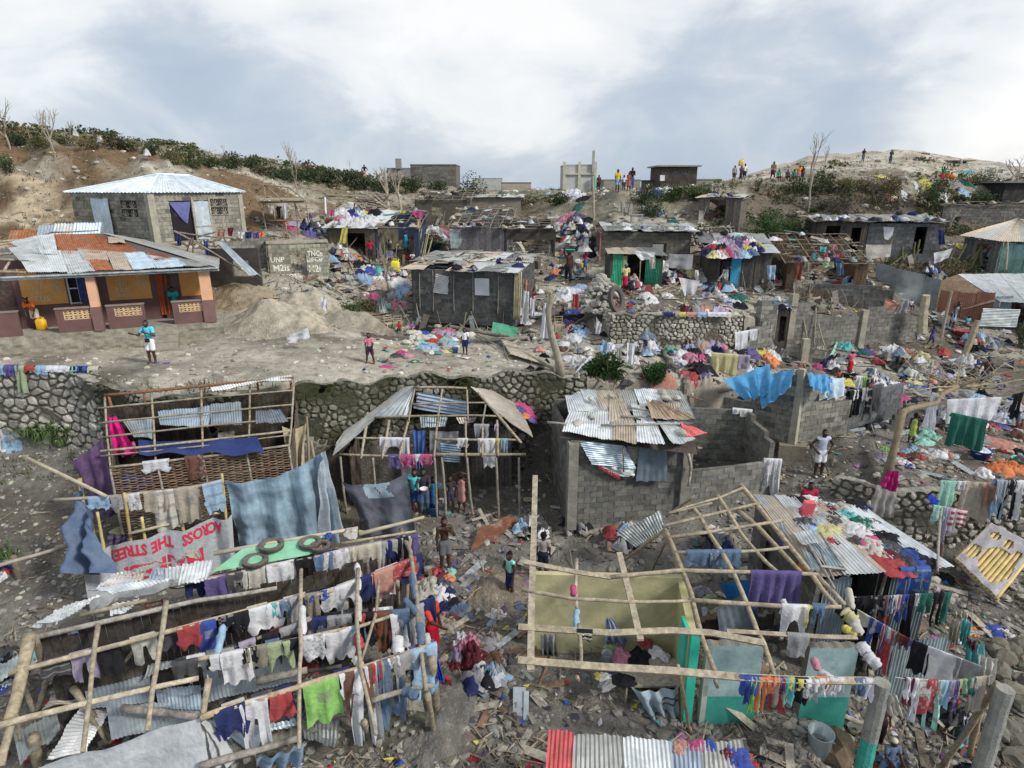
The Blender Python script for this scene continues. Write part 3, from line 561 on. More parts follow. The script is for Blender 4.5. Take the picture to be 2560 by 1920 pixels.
def bare_tree(name,label,c,h,spread=.5,r=.06,seed=1,lev=4,col=(.30,.27,.22),forks=3,group=None,cat='tree',thin=.62,up=.5):
 rn=random.Random(seed);c=V(c);p=thing(name,c,label,cat,group);tr=MB();br=MB()
 def go(a,d,l,r_,lv,mb):
  b=a+d*l;pts=pole(mb,a,b,r_,r_*thin,.06,5 if lv<lev else 7,col,4,rn=rn)
  if lv==0:return
  for i in range(forks if lv>1 else 2):
   q=(d+V((rn.uniform(-1,1)*spread,rn.uniform(-1,1)*spread,rn.uniform(-.2,up)))).normalized();go(pts[-1]if i else pts[-2 if len(pts)>2 else-1],q,l*rn.uniform(.55,.85),r_*thin,lv-1,br)
 go(c-V((0,0,.1)),V((rn.uniform(-.15,.15),rn.uniform(-.15,.15),1)).normalized(),h*.38,r,lev,tr)
 tr.build('trunk','bark',p);br.build('branches','bark',p);return p
WD=(.25,.215,.16);WB=(.31,.27,.20);WG=(.30,.28,.245);WR=(.22,.11,.065)
def slab(mb,A,B,h,th=.12,openings=(),col=(.3,.3,.3),z0=0,jit=.04):
 A,B=V(A),V(B);d=B-A;dz=d.z;d.z=0;Ln=d.length;d.normalize();n=V((-d.y,d.x,0));ss=sorted({0,Ln}|{min(Ln,max(0,x))for o in openings for x in o[:2]});zs=sorted({z0,h}|{min(h,max(z0,x))for o in openings for x in o[2:]})
 for i in range(len(ss)-1):
  for k in range(len(zs)-1):
   a,b=ss[i],ss[i+1];p,q=zs[k],zs[k+1];mc=(a+b)/2;mz=(p+q)/2
   if b-a<.01 or q-p<.01 or any(o[0]<mc<o[1]and o[2]<mz<o[3]for o in openings):continue
   mb.box(A+d*mc+V((0,0,mz+dz*mc/Ln)),d*(b-a)/2,n*th/2,V((0,0,(q-p)/2)),jc(col,jit))
def boards(mb,A,B,h,openings=(),col=WG,wd=.17,th=.03,jag=.08,horiz=False,rn=rnd):
 A,B=V(A),V(B);d=B-A;dz=d.z;d.z=0;Ln=d.length;d.normalize();n=V((-d.y,d.x,0));s=0
 if horiz:
  z=0
  while z<h:
   iv=[(0,Ln)]
   for o in openings:
    if o[2]<z+.05<o[3]:iv=subtract(iv,o[0],o[1])
   for a,b in iv:mb.box(A+d*(a+b)/2+V((0,0,z+wd/2+dz*(a+b)/2/Ln))+n*rn.uniform(-.012,.012),d*(b-a)/2,n*th/2,V((0,0,wd/2-.006)),jc(col,.25,rn))
   z+=wd
  return
 while s<Ln-.02:
  e=min(Ln,s+wd*rn.uniform(.8,1.2));iv=[(0,h+rn.uniform(-jag,jag))]
  for o in openings:
   if o[0]<(s+e)/2<o[1]:iv=subtract(iv,o[2],o[3])
  for p,q in iv:
   if q-p>.03:mb.box(A+d*(s+e)/2+V((0,0,(p+q)/2+dz*(s+e)/2/Ln))+n*rn.uniform(-.012,.012),d*((e-s)/2-.006),n*th/2,V((0,0,(q-p)/2)),jc(col,.25,rn))
  s=e
def wall(p,kind,A,B,h,openings=(),col=None,name='wall',top=None,th=.15,**kw):
 mb=MB()
 if kind=='block':blocks(mb,A,B,h,th,openings,top,col or BL,**kw);return mb.build(name,'block',p,smooth=False)
 if kind=='board':boards(mb,A,B,h,openings,col or WG,**kw);return mb.build(name,'wood',p)
 if kind=='zinc':
  A,B=V(A),V(B);d=(B-A);Ln=d.length;n=max(1,round(Ln/.8));
  for i in range(n):
   a,b=A.lerp(B,i/n),A.lerp(B,min(1,(i+1.06)/n));mc=(i+.5)/n*Ln
   if any(o[0]<mc<o[1]for o in openings):continue
   hh=h*rnd.uniform(.93,1.03);sheet(mb,a,b,b+V((0,0,hh)),a+V((0,0,hh)),col or(.33,.36,.38),warp=.05,nv=4)
  return mb.build(name,'zinc',p)
 slab(mb,A,B,h,th,openings,col or(.3,.28,.24));return mb.build(name,kind,p)
PAL={'z':(.50,.53,.54),'w':(.62,.66,.68),'r':(.33,.125,.055),'t':(.45,.39,.31),'g':(.36,.37,.35),'d':(.17,.18,.18),'l':(.52,.62,.70),'R':(.50,.10,.10),'b':(.27,.33,.40)}
def sheets4(p,lst,pl=None,name='metal_sheet',c=None,nv=5,amp=.014,warp=.05,lift0=.012):
 """roofing sheets given as four pixel corners on a roof plane (top-left, top-right, bottom-right, bottom-left)"""
 for i,(cr,q,k)in enumerate(lst):
  w_=[PP(*X(cr,*a),pl)for a in q];mb=MB();mat='rust' if k=='r' else 'zinc'
  sheet(mb,w_[0],w_[1],w_[2],w_[3],PAL[k],nv=nv,lift=lift0*(1+i*.55),amp=amp,warp=warp);mb.build(name,mat,p)
def sheetroof(p,FL,FR,BRr,BLl,cols,rows,pal,miss=0,name='metal_sheet',seed=3,jit=.10,lift=.03,warp=.06,skew=.0):
 rn=random.Random(seed)
 for r in range(rows):
  for c in range(cols):
   if rn.random()<miss:continue
   a0,a1=c/cols-.02-rn.uniform(0,.03),(c+1)/cols+.03;b0,b1=r/rows-(.04 if r else.03),(r+1)/rows+.04
   def at(u,v):return V(FL).lerp(V(FR),u).lerp(V(BLl).lerp(V(BRr),u),v)+V((0,0,lift+.02*r+.008*((c*3+r)%4)))+V((rn.uniform(-1,1),rn.uniform(-1,1),rn.uniform(-.1,.3)))*jit*.5
   mb=MB();k=rn.choice(pal);sheet(mb,at(a0,b0),at(a1,b0),at(a1+rn.uniform(-skew,skew),b1),at(a0+rn.uniform(-skew,skew),b1),PAL[k],warp=warp,rn=rn,nv=4);mb.build(name,'rust' if k=='r' else 'zinc',p)
def P1(p,name,a,b,r=.035,mat='wood',col=WD,bend=.02,**kw):
 mb=MB();mb.smooth=True;pole(mb,a,b,r,bend=bend,col=col,**kw);return mb.build(name,mat,p)
def seg(p,name,pts,r=.035,mat='wood',col=WD,flat=False):
 mb=MB();mb.smooth=not flat
 if flat:
  for a,b in zip(pts,pts[1:]):plank(mb,a,b,r*1.7,r*.8,V((0,-.6,1)),col)
 else:
  fin=[]
  for a,b in zip(pts,pts[1:]):
   for t in(0,.33,.66):fin.append(V(a).lerp(V(b),t)+V((noise.noise(V(a)*3+V((t,0,0))),noise.noise(V(a)*5),noise.noise(V(b)*3+V((t,1,0)))))*(.03 if t else.012))
  fin.append(V(pts[-1]));mb.tube(fin,[r*(1-.25*i/len(fin))for i in range(len(fin))],7,jc(col,.15),jit=.06)
 return mb.build(name,mat,p)
def hut(name,label,cat,Lp,Rp,zb,h,dep,rise,kind='block',col=None,openings=(),roof='sheets',pal='zgt',cols=4,rows=2,miss=.05,over=.2,ldir=None,sidek=None,drop=1.0,hL=None,group=None,seed=5,skew=0,top=None,floor=True,rj=.1,fr=(4,4),sides=True,**kw):
 A,B=PZ(*Lp,zb),PZ(*Rp,zb);p=thing(name,(A+B)/2,label,cat,group);d=(B-A);n=V((-d.y,d.x,0)).normalized();dn=V((d.x,d.y,0)).normalized()
 if n.y<0:n=-n
 C,D=B+n*dep,A+n*dep;sk=sidek or kind;dv=V((0,0,drop))
 wall(p,kind,A-dv,B-dv,h+drop,[(o[0],o[1],o[2]+drop,o[3]+drop)for o in openings],col,top=top,**kw)
 if sides:
  wall(p,sk,D-dv,A-dv,h+drop,(),col);wall(p,sk,B-dv,C-dv,h+drop,(),col);wall(p,sk,C-dv,D-dv,h+drop+rise*.9,(),col)
 H=V((0,0,h));Hb=V((0,0,h+rise));FL,FR,RR,LL=A+H-n*over-dn*over,B+H-n*over+dn*over,C+Hb+n*over+dn*over,D+Hb+n*over-dn*over
 if roof in('sheets','both'):sheetroof(p,FL,FR,RR,LL,cols,rows,pal,miss,seed=seed,jit=rj,skew=skew)
 if roof in('frame','both','sheets'):
  rn=random.Random(seed);nr,np_=fr
  for i in range(nr+1):
   t=i/nr;
   if roof=='sheets' and i%2:continue
   P1(p,'rafter',FL.lerp(FR,t)-V((0,0,.03)),LL.lerp(RR,t)-V((0,0,.03)),.035,col=WG if roof=='sheets' else WD,bend=.03)
  if roof!='sheets':
   for i in range(np_+1):t=i/np_;P1(p,'purlin',FL.lerp(LL,t)+V((0,0,.04)),FR.lerp(RR,t)+V((0,0,.04)),.03,bend=.03)
 return dict(p=p,A=A,B=B,C=C,D=D,FL=FL,FR=FR,BR=RR,BL=LL,n=n,d=dn,pl=plane(FL,FR,LL))
def panel(p,name,A,d,s0,s1,z0,z1,mat,col,off=-.09,th=.03,n=None):
 n=n or V((-d.y,d.x,0));
 if n.y<0:n=-n
 mb=MB();mb.box(V(A)+d*(s0+s1)/2+n*off+V((0,0,(z0+z1)/2)),d*(s1-s0)/2,n*th/2,V((0,0,(z1-z0)/2)),col);return mb.build(name,mat,p)
def clutter(H,n=16,seed=1,cl=10,span=1.0):
 """storm litter lying on a roof and leaning at the foot of its walls"""
 rn=random.Random(seed);mb=MB();fl,fr,bl,br=H['FL'],H['FR'],H['BL'],H['BR'];at=lambda u,v:fl.lerp(fr,u).lerp(bl.lerp(br,u),v)+V((0,0,.10))
 for i in range(n):
  a=at(rn.random(),rn.random());d=V((rn.uniform(-1,1),rn.uniform(-.6,.6),rn.uniform(-.08,.15)))*rn.uniform(.4,1.1)
  if rn.random()<.5:pole(mb,a,a+d,rn.uniform(.02,.05),bend=.05,col=rn.choice((WG,(.16,.13,.1),(.33,.28,.2))),n=5,seg=4,rn=rn)
  else:plank(mb,a,a+d,rn.uniform(.08,.3),.02,V((rn.uniform(-.4,.4),-.4,1)),rn.choice((WG,(.12,.1,.08),(.35,.37,.37),(.25,.2,.15),(.1,.2,.2))))
 for i in range(n):
  s=rn.random();a=H['A'].lerp(H['B'],s)-H['n']*rn.uniform(.1,.9);a.z=gz(a.x,a.y);d=V((rn.uniform(-.7,.7),rn.uniform(-.3,.5),rn.uniform(.05,1.3)))
  if rn.random()<.6:pole(mb,a,a+d,.03,bend=.05,col=rn.choice((WG,(.16,.13,.1),(.33,.28,.2))),n=5,seg=4,rn=rn)
  else:plank(mb,a,a+d*.7,rn.uniform(.1,.35),.02,V((0,-1,.4)),rn.choice((WG,(.12,.1,.08),(.3,.33,.34),(.25,.2,.15))))
 mb.build('debris','wood',H['p'],kind='stuff');mb=MB();mb.smooth=True;ks='wokgdngxkhwdj'
 for i in range(cl):
  a=at(rn.random(),rn.random()if rn.random()<.5 else.02)
  m=crumple(a,rn.uniform(.15,.4),rn.uniform(.12,.25),.16,CN[rn.choice(ks)][1],rn.randint(0,999),n=7);mb.add(m.v,m.f,m.c)
 mb.build('debris','fabric',H['p'],kind='stuff')
def line_b(lst,z):return[V((b*y,y,z))for b,y in lst]
stonewall('stone_wall','high dry stone wall of big pale rocks left of the dirt path, clothes along its top',[(-21.8,22.15,-10.1),(-16.6,22.0,-10.1),(-15.1,21.35,-10.3)],3.72,lambda t:3.66+.06*math.sin(t*23),cell=.42,seed=2,relief=.08,fill=.16)
stonewall('stone_wall','long mossy stone retaining wall under the dirt terrace behind the bare roof frames',[(-15.1,21.35,-11.2),(-13.8,20.8,-11.2),(-12.6,20.3,-11.2),(-10.2,20.25,-11.3),(-7.45,21.25,-11.3),(-4.5,22.35,-11.3),(0,22.75,-11.3),(2.9,22.9,-11.3)],4.5,lambda t:4.5+.10*math.sin(t*31)+.08*math.sin(t*77)-(.12 if t<.3 else 0),cell=.30,seed=5,moss=1.7,fill=.19,col=(.30,.29,.25),mort=(.06,.06,.04))
stonewall('stone_wall','stone terrace wall of rounded pale cobbles with clothes drying along its lip',[(4.25,28.3,-7.3),(4.45,27.45,-7.3),(7.6,27.35,-7.3),(10.5,27.8,-7.5)],2.0,lambda t:1.93+.05*math.sin(t*40),cell=.24,seed=9,fill=.11,moss=.1,col=(.48,.45,.38))
stonewall('stone_wall','low white rubble footing wall beneath the dark block house',[PZ(1028,806,-6.95),PZ(1170,812,-6.95),PZ(1300,834,-7.0)],1.15,cell=.26,seed=4,fill=.14,moss=.5)
stonewall('stone_wall','stone wall of chunky pale rocks below the terrace with the leaning tree',[(11.2,19.6,-11.9),(11.9,18.9,-11.9),(14,18.45,-11.9),(19,18.2,-12)],2.35,lambda t:2.3+.1*math.sin(t*20),cell=.33,seed=12,fill=.20,relief=.08)
stonewall('stone_wall','low stone kerb beside the gravel mound in front of the path',[PZ(818,850,-6.75),PZ(880,838,-6.7),PZ(958,822,-6.7)],.45,cell=.2,seed=31)
def orange_house():
 A=PZ(-95,852,-5.7);B=PZ(557,803,-5.7);d=(B-A).normalized();d.z=0;d.normalize();n=V((-d.y,d.x,0));Ln=(B-A).length;p=thing('porch_house',(A+B)/2,'orange and maroon porch house under a patched rusty tin roof','house')
 mb=MB();P=[];nu=120;nv=10
 for j in range(nv+1):
  P.append([A+d*(Ln*i/nu)+V((0,0,-1.15*(1-j/nv)))-n*(.06*noise.noise(V((i*.25,j*.8,1)))+.05*noise.noise(V((i*.07,j*.3,6)))-.0)for i in range(nu+1)])
 mb.grid(P,nu,nv,lambda i,j:jc((.27,.25,.20)if j>2 or noise.noise(V((i*.15,0,3)))>-.1 else(.20,.19,.10),.08))
 mb.grid([[P[nv][i]for i in range(nu+1)],[A+d*(Ln*i/nu)+n*6.2 for i in range(nu+1)]],nu,1,(.30,.28,.24));mb.quad(P[0][nu],P[0][nu]+n*6,P[nv][nu]+n*6,P[nv][nu],(.29,.27,.23));mb.build('plinth','concrete',p)
 def s_at(u,v=810):q=PZ(u,v,-5.7);return(q-A).dot(d)
 def uS(u):
  lo,hi=0,Ln
  for _ in range(30):
   m=(lo+hi)/2
   if proj(A+d*m+n*.12)[0]<u:lo=m
   else:hi=m
  return lo
 MAR=(.135,.075,.07);OR_=(.62,.31,.09);PE=(.62,.36,.22)
 for k,(u0,u1)in enumerate(((-70,58),(150,243),(276,369),(438,517))):
  a,b=uS(u0),uS(u1);mb=MB();w0=a+(b-a)*.20;w1=a+(b-a)*(.93 if k!=1 else.95);
  if k==0:w0,w1=a+.7,b-.75
  slab(mb,A+d*0+n*.12,A+d*Ln+n*.12,.98,.14,[(0,a,0,2),(b,Ln,0,2),(w0,w1,.52,.90)],MAR,jit=.03);mb.box(A+d*(a+b)/2+n*.12+V((0,0,1.0)),d*((b-a)/2+.02),n*.10,V((0,0,.03)),(.22,.19,.165));q=mb.build('parapet','paint',p)
  g=MB();nb=max(2,round((w1-w0)/.34));wd=(w1-w0)/nb
  for i in range(nb):
   for r in range(2):
    c=A+d*(w0+wd*(i+.5))+n*.12+V((0,0,.52+.19*(r+.5)));hw=wd/2;hh=.095
    for(cx,cz,sx,sz)in((0,hh*.86,hw,.014),(0,-hh*.86,hw,.014),(hw*.9,0,.02,hh),(-hw*.9,0,.02,hh),(0,0,hw*.28,hh*.55),(0,0,hw*.8,.014),(0,.05,hw*.12,hh*.5)):
     g.box(c+d*cx+V((0,0,cz)),d*sx,n*.045,V((0,0,sz)),(.60,.43,.24))
  g.build('vent_block','paint',q)
 for u0,u1 in((240,263),(514,541)):
  a,b=uS(u0),uS(u1);mb=MB();c=A+d*(a+b)/2+n*.12;w_=(b-a)/2;mb.box(c+V((0,0,.5)),d*(w_+.02),n*.17,V((0,0,.5)),(.17,.10,.09));mb.box(c+V((0,0,1.62)),d*w_,n*.15,V((0,0,.62)),PE);mb.build('pillar','paint',p)
 W0=A+n*1.75;
 def wS(u):
  lo,hi=-3,Ln+1
  for _ in range(30):
   m=(lo+hi)/2
   if proj(W0+d*m+V((0,0,1.2)))[0]<u:lo=m
   else:hi=m
  return lo
 e=[wS(x/3.95)for x in(0,235,670,700,800,945,1080,1500,1560,1700,1790,1990)]
 mb=MB();slab(mb,W0,W0+d*(e[11]+.1),2.5,.14,[(e[3],e[4],.95,2.35),(e[7]+.25,e[9],0,2.1)],MAR,jit=.02);slab(mb,W0+n*4.3,W0+d*e[11]+n*4.3,2.5,.14,(),MAR);slab(mb,W0+d*e[11],W0+d*e[11]+n*4.3,2.5,.14,(),(.45,.27,.13));mb.build('wall','paint',p)
 for a,b in((e[1],e[2]+.02),(e[6],e[7]),(e[10],e[11]+.1)):panel(p,'painted_panel',W0,d,a,b,.98,2.5,'paint',OR_,off=-.085,th=.02,n=n)
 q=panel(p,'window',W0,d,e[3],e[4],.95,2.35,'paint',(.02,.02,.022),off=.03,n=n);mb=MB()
 for a in(e[3],e[4]):mb.box(W0+d*a-n*.10+V((0,0,1.65)),d*.03,n*.03,V((0,0,.72)),(.5,.52,.52))
 for z in(.97,1.6,2.33):mb.box(W0+d*(e[3]+e[4])/2-n*.10+V((0,0,z)),d*(e[4]-e[3])/2,n*.025,V((0,0,.025)),(.5,.52,.52))
 mb.build('frame','paint',q)
 c=clothsheet(W0+d*e[4]-n*.2+V((0,0,2.4)),W0+d*(e[5]+.1)-n*.2+V((0,0,2.4)),W0+d*(e[5]+.1)-n*.2+V((0,0,1.0)),W0+d*e[4]-n*.2+V((0,0,1.0)),(.06,.08,.20),.02,.03,seed=3);c.build('curtain','fabric',p)
 c=clothsheet(W0+d*(e[7]+.25)-n*.1+V((0,0,2.1)),W0+d*(e[7]+.75)-n*.1+V((0,0,2.1)),W0+d*(e[7]+.7)-n*.1+V((0,0,.2)),W0+d*(e[7]+.25)-n*.1+V((0,0,.2)),(.45,.10,.04),.02,.05,seed=4);c.build('curtain','fabric',p,'orange door curtain')
 panel(p,'door',W0,d,e[9]-.35,e[9],0,2.1,'wood',(.10,.055,.035),off=-.1,n=n);panel(p,'door',W0,d,.3,e[1]-.25,0,2.2,'wood',(.07,.045,.04),off=-.1,n=n)
 mb=MB()
 def ol(a,pts,z):
  for(x0,y0),(x1,y1)in zip(pts,pts[1:]):
   P0=W0+d*(a+x0)-n*.10+V((0,0,y0));P1_=W0+d*(a+x1)-n*.10+V((0,0,y1));mb.tube([P0,P1_],.011,4,(.55,.50,.40),cap=False)
 def ring(a,cx,cz,rx,rz):ol(a,[(cx+rx*math.cos(t),cz+rz*math.sin(t))for t in[i*math.pi/6 for i in range(13)]],0)
 for a,b,k in((e[1],e[2],0),(e[6],e[7],1)):
  L_=b-a;s=.55 if k else.62
  N_=[(0.0,.0),(.10,.22),(.16,.62),(.34,.62),(.44,.22),(.52,.22),(.58,.72),(.80,.78),(.72,.5),(.70,.15),(.60,-.02),(.42,-.02),(.34,.10),(.30,.42),(.26,.42),(.22,.0),(.0,.0)]
  ol(a+.18*L_,[(x*s*1.1,1.48+z*s*1.1)for x,z in N_],0)
  for q_,w_ in((.62,.16),(.60,.08)):ring(a+.80*L_,0,1.98,w_,.19);ring(a+.80*L_,0,1.62,w_*1.1,.20)
 mb.build('painted_sign','chalk',p)
 mb=MB();text(mb,'TUS',W0+d*(e[1]+.38)-n*.105+V((0,0,1.12)),d,V((0,0,1)),.34,(.55,.5,.4));text(mb,'JESUS',W0+d*(e[6]+.25)-n*.105+V((0,0,1.33)),d,V((0,0,1)),.24,(.55,.5,.4));text(mb,'SEWA',W0+d*(e[6]+.25)-n*.105+V((0,0,1.1)),d,V((0,0,1)),.24,(.55,.5,.4));mb.build('lettering','chalk',p)
 for k in range(3):
  mb=MB();a,b=uS(380),uS(446-k*2);mb.box(A+d*(a+b)/2-n*(.15+.28*k)+V((0,0,-.22-.27*k)),d*(b-a)/2,n*.17,V((0,0,.13)),(.30,.28,.23));mb.box(A+d*(a+b)/2-n*(.15+.28*k)+V((0,0,-.62-.2*k)),d*((b-a)/2-.02),n*.16,V((0,0,.28)),(.24,.22,.18));mb.build('step','concrete',p)
 e0=A+V((0,0,2.42))-n*.35-d*2;e1=B+V((0,0,2.40))-n*.35+d*.15;rl=PY(127,585,31.0);rr=PY(247,580,31.3);pl=plane(e0,e1,rr);P1(p,'fascia',e0,e1,.06,col=(.36,.42,.42),bend=.004);P1(p,'fascia',e0+n*.1-V((0,0,.10)),e1+n*.1-V((0,0,.1)),.05,col=(.55,.58,.60),bend=.004)
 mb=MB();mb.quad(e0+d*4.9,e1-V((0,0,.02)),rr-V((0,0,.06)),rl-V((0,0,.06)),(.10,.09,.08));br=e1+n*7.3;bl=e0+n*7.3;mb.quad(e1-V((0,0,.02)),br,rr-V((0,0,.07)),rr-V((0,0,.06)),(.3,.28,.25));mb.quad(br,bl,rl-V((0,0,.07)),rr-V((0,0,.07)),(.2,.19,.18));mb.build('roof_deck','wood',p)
 sheets4(p,[('a',((440,1150),(600,1145),(660,1310),(500,1310)),'r'),('a',((590,1150),(800,1150),(885,1305),(640,1305)),'r'),('a',((790,1150),(980,1190),(1190,1305),(880,1300)),'r'),('a',((500,1290),(680,1290),(790,1460),(560,1478)),'z'),('a',((640,1270),(880,1290),(905,1370),(700,1375)),'t'),('a',((705,1365),(885,1365),(955,1452),(785,1457)),'r'),('a',((880,1290),(1025,1305),(1115,1450),(945,1450)),'t'),('a',((1020,1303),(1230,1310),(1330,1430),(1110,1452)),'l'),('a',((1180,1290),(1345,1325),(1480,1380),(1260,1370)),'r'),('a',((1230,1330),(1480,1360),(1560,1425),(1310,1440)),'l'),('a',((1440,1350),(1560,1370),(1745,1418),(1540,1432)),'g'),('a',((70,1275),(330,1245),(400,1390),(170,1385)),'z'),('a',((150,1340),(510,1300),(570,1475),(235,1480)),'w'),('a',((70,1230),(300,1180),(400,1330),(260,1320)),'z'),('a',((280,1180),(450,1160),(490,1330),(345,1330)),'w'),('a',((900,1185),(1030,1200),(1045,1240),(905,1235)),'t')],pl)
 for i,(x0,x1,y0,y1,k)in enumerate(((60,320,1120,1210,'r'),(300,450,1080,1150,'b'),(430,620,1065,1150,'z'),(600,830,1060,1145,'l'))):
  a,b,c,e_=[PY(*X('a',x,y),31.6)for x,y in((x0,y0),(x1,y0-6),(x1,y1+30),(x0,y1+30))];a+=n*.7;b+=n*.7;mb=MB();sheet(mb,a,b,c,e_,PAL[k],pitch=.16,amp=.03);mb.build('metal_sheet','rust' if k=='r' else 'zinc',p)
 w_=[PP(*X('a',*q),plane(e1,br,rr))for q in((820,1125),(870,1120),(1480,1290),(1400,1300))]
 mb=MB();sheet(mb,rr,rr+(br-rr)*.35,e1.lerp(br,.35),e1,PAL['g']);mb.build('metal_sheet','zinc',p)
 for(x0,y0,x1,y1)in((0,1222,330,1190),(0,1330,150,1310),(0,1365,120,1370),(0,1470,220,1475),(40,1460,80,1390)):seg(p,'rafter',[PP(*X('a',x0-(60 if x0==0 else 0),y0),pl)+V((0,0,.05)),PP(*X('a',x1,y1),pl)+V((0,0,.05))],.06,col=WB)
 seg(p,'ridge_board',[rl+V((0,0,.08)),rr+V((0,0,.08))],.04,col=WB);seg(p,'rafter',[rl+V((0,0,.06)),PP(*X('a',-60,1250),pl)],.04,col=WB)
 return p,A,d,n,Ln
OH=orange_house()
def blue_house():
 C=PZ(392,608,-2.7);Rr=V((-15.6,37.0,-2.7));Lf=V((-24.2,35.6,-2.7));p=thing('block_house',C,'grey concrete block house with an intact pale blue hipped tin roof','house');Q=Rr+Lf-C
 d=(Rr-C).normalized();n=V((-d.y,d.x,0));dl=(C-Lf).normalized();c=(.27,.26,.215);D3=V((0,0,1.2))
 def wS(P0,dd,u):
  lo,hi=0,12
  for _ in range(30):
   m=(lo+hi)/2
   if proj(P0+dd*m+V((0,0,1.2)))[0]<u:lo=m
   else:hi=m
  return lo
 s=[wS(C,d,X('a',x,0)[0])for x in(1415,1600,1605,1735,1745,1890)];l=[wS(Lf,dl,X('a',x,0)[0])for x in(795,940,1035,1165)]
 wall(p,'block',C-D3,Rr-D3,2.5+1.2,[(s[0],s[1],1.25,3.3),(s[2]+.05,s[3],1.25,3.25)],c);wall(p,'block',Lf-D3,C-D3,2.5+1.2,(),c);wall(p,'block',Rr-D3,Q-D3,3.7,(),c);wall(p,'block',Q-D3,Lf-D3,3.7,(),c)
 for c_,w_ in((C,.17),(Rr,.13)):mb=MB();mb.box(c_+V((0,0,.65)),d*w_,n*w_,V((0,0,1.85)),(.33,.32,.25));mb.build('corner_post','concrete',p)
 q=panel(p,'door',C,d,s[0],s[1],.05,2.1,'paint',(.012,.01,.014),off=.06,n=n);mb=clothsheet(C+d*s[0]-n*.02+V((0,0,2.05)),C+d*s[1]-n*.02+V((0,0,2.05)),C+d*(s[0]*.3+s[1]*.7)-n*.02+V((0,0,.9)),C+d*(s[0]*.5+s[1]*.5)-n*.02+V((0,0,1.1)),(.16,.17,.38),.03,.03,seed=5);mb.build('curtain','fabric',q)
 mb=MB();sheet(mb,C+d*s[2]-n*.1+V((0,0,.05)),C+d*s[3]-n*.1+V((0,0,.05)),C+d*s[3]-n*.1+V((0,0,2.05)),C+d*s[2]-n*.1+V((0,0,2.05)),(.55,.62,.66));q=mb.build('door','zinc',p);mb=MB()
 for a in(s[1]+.02,s[3]+.04):mb.box(C+d*a-n*.10+V((0,0,1.1)),d*.055,n*.04,V((0,0,1.15)),(.36,.33,.27))
 mb.box(C+d*(s[2]+s[3])/2-n*.13+V((0,0,.75)),d*(s[3]-s[2])/2,n*.02,V((0,0,.03)),(.4,.38,.33));mb.build('frame','wood',q)
 mb=MB();a=Lf+dl*l[0];nl=V((-dl.y,dl.x,0));b=Lf+dl*l[1];sheet(mb,a-nl*.35+V((.35,-.1,.0)),b-nl*.35+V((.3,-.1,-.2)),b-nl*.1+V((0,0,2.2)),a-nl*.1+V((0,0,2.2)),(.48,.56,.60));mb.build('metal_sheet','zinc',p,'leaning blue grey tin sheet over the doorway')
 for P0,dd,nn,a,b,z in((C,d,n,s[4],s[5],1.3),(Lf,dl,nl,l[2],l[3],1.25)):
  mb=MB()
  for i in range(2):
   for k in range(2):
    cx=a+(b-a)*(.25+.5*i);cz=z+.45*k+.2;mb.box(P0+dd*cx-nn*.085+V((0,0,cz)),dd*(b-a)*.24,nn*.01,V((0,0,.21)),(.035,.033,.03))
    for t in range(7):an=math.pi*t/6;e_=P0+dd*cx-nn*.10+V((0,0,cz-.18));mb.tube([e_+dd*math.cos(an)*.05+V((0,0,math.sin(an)*.05)),e_+dd*math.cos(an)*(b-a)*.23+V((0,0,math.sin(an)*.36))],.018,4,(.36,.33,.27))
    mb.tube([P0+dd*(cx-.24*(b-a))-nn*.1+V((0,0,cz-.19)),P0+dd*(cx+.24*(b-a))-nn*.1+V((0,0,cz-.19))],.02,4,(.36,.33,.27))
  mb.build('vent_block','block',p)
 cen=(C+Q)/2;ex=lambda P:P+(P-cen)*.085+V((0,0,2.5));c1,c2,c3,c4=ex(C),ex(Rr),ex(Q),ex(Lf);ap1=PY(396,436,37.0);ap2=PY(473,440,38.2)
 def hip(a,b,t1,t2,n_):
  for i in range(n_):
   u0,u1=i/n_,(i+1)/n_;mb=MB();sheet(mb,a.lerp(b,u0),a.lerp(b,u1),t1.lerp(t2,u1),t1.lerp(t2,u0),(.66,.74,.80),warp=.015,nv=3,lift=.006*(i%2),pitch=.13,amp=.02);mb.build('metal_sheet','zinc',p)
 hip(c4,c1,ap1,ap1+V((.01,0,0)),6);hip(c1,c2,ap1,ap2,7);hip(c2,c3,ap2,ap2+V((.01,0,0)),4);hip(c3,c4,ap2,ap1,4)
 mb=MB();
 for a,b in((c1,ap1),(c2,ap2),(ap1,ap2),(c4,ap1)):mb.tube([a+V((0,0,.03)),b+V((0,0,.03))],.05,6,(.72,.78,.82))
 mb.build('ridge_cap','zinc',p)
 stonewall('stone_wall','rubble stone footing under the blue roofed block house',[C+V((-.2,-.25,-2.2)),Rr+V((.4,-.25,-2.0))],2.1,cell=.35,seed=8,fill=.2,mort=(.15,.12,.08))
blue_house()
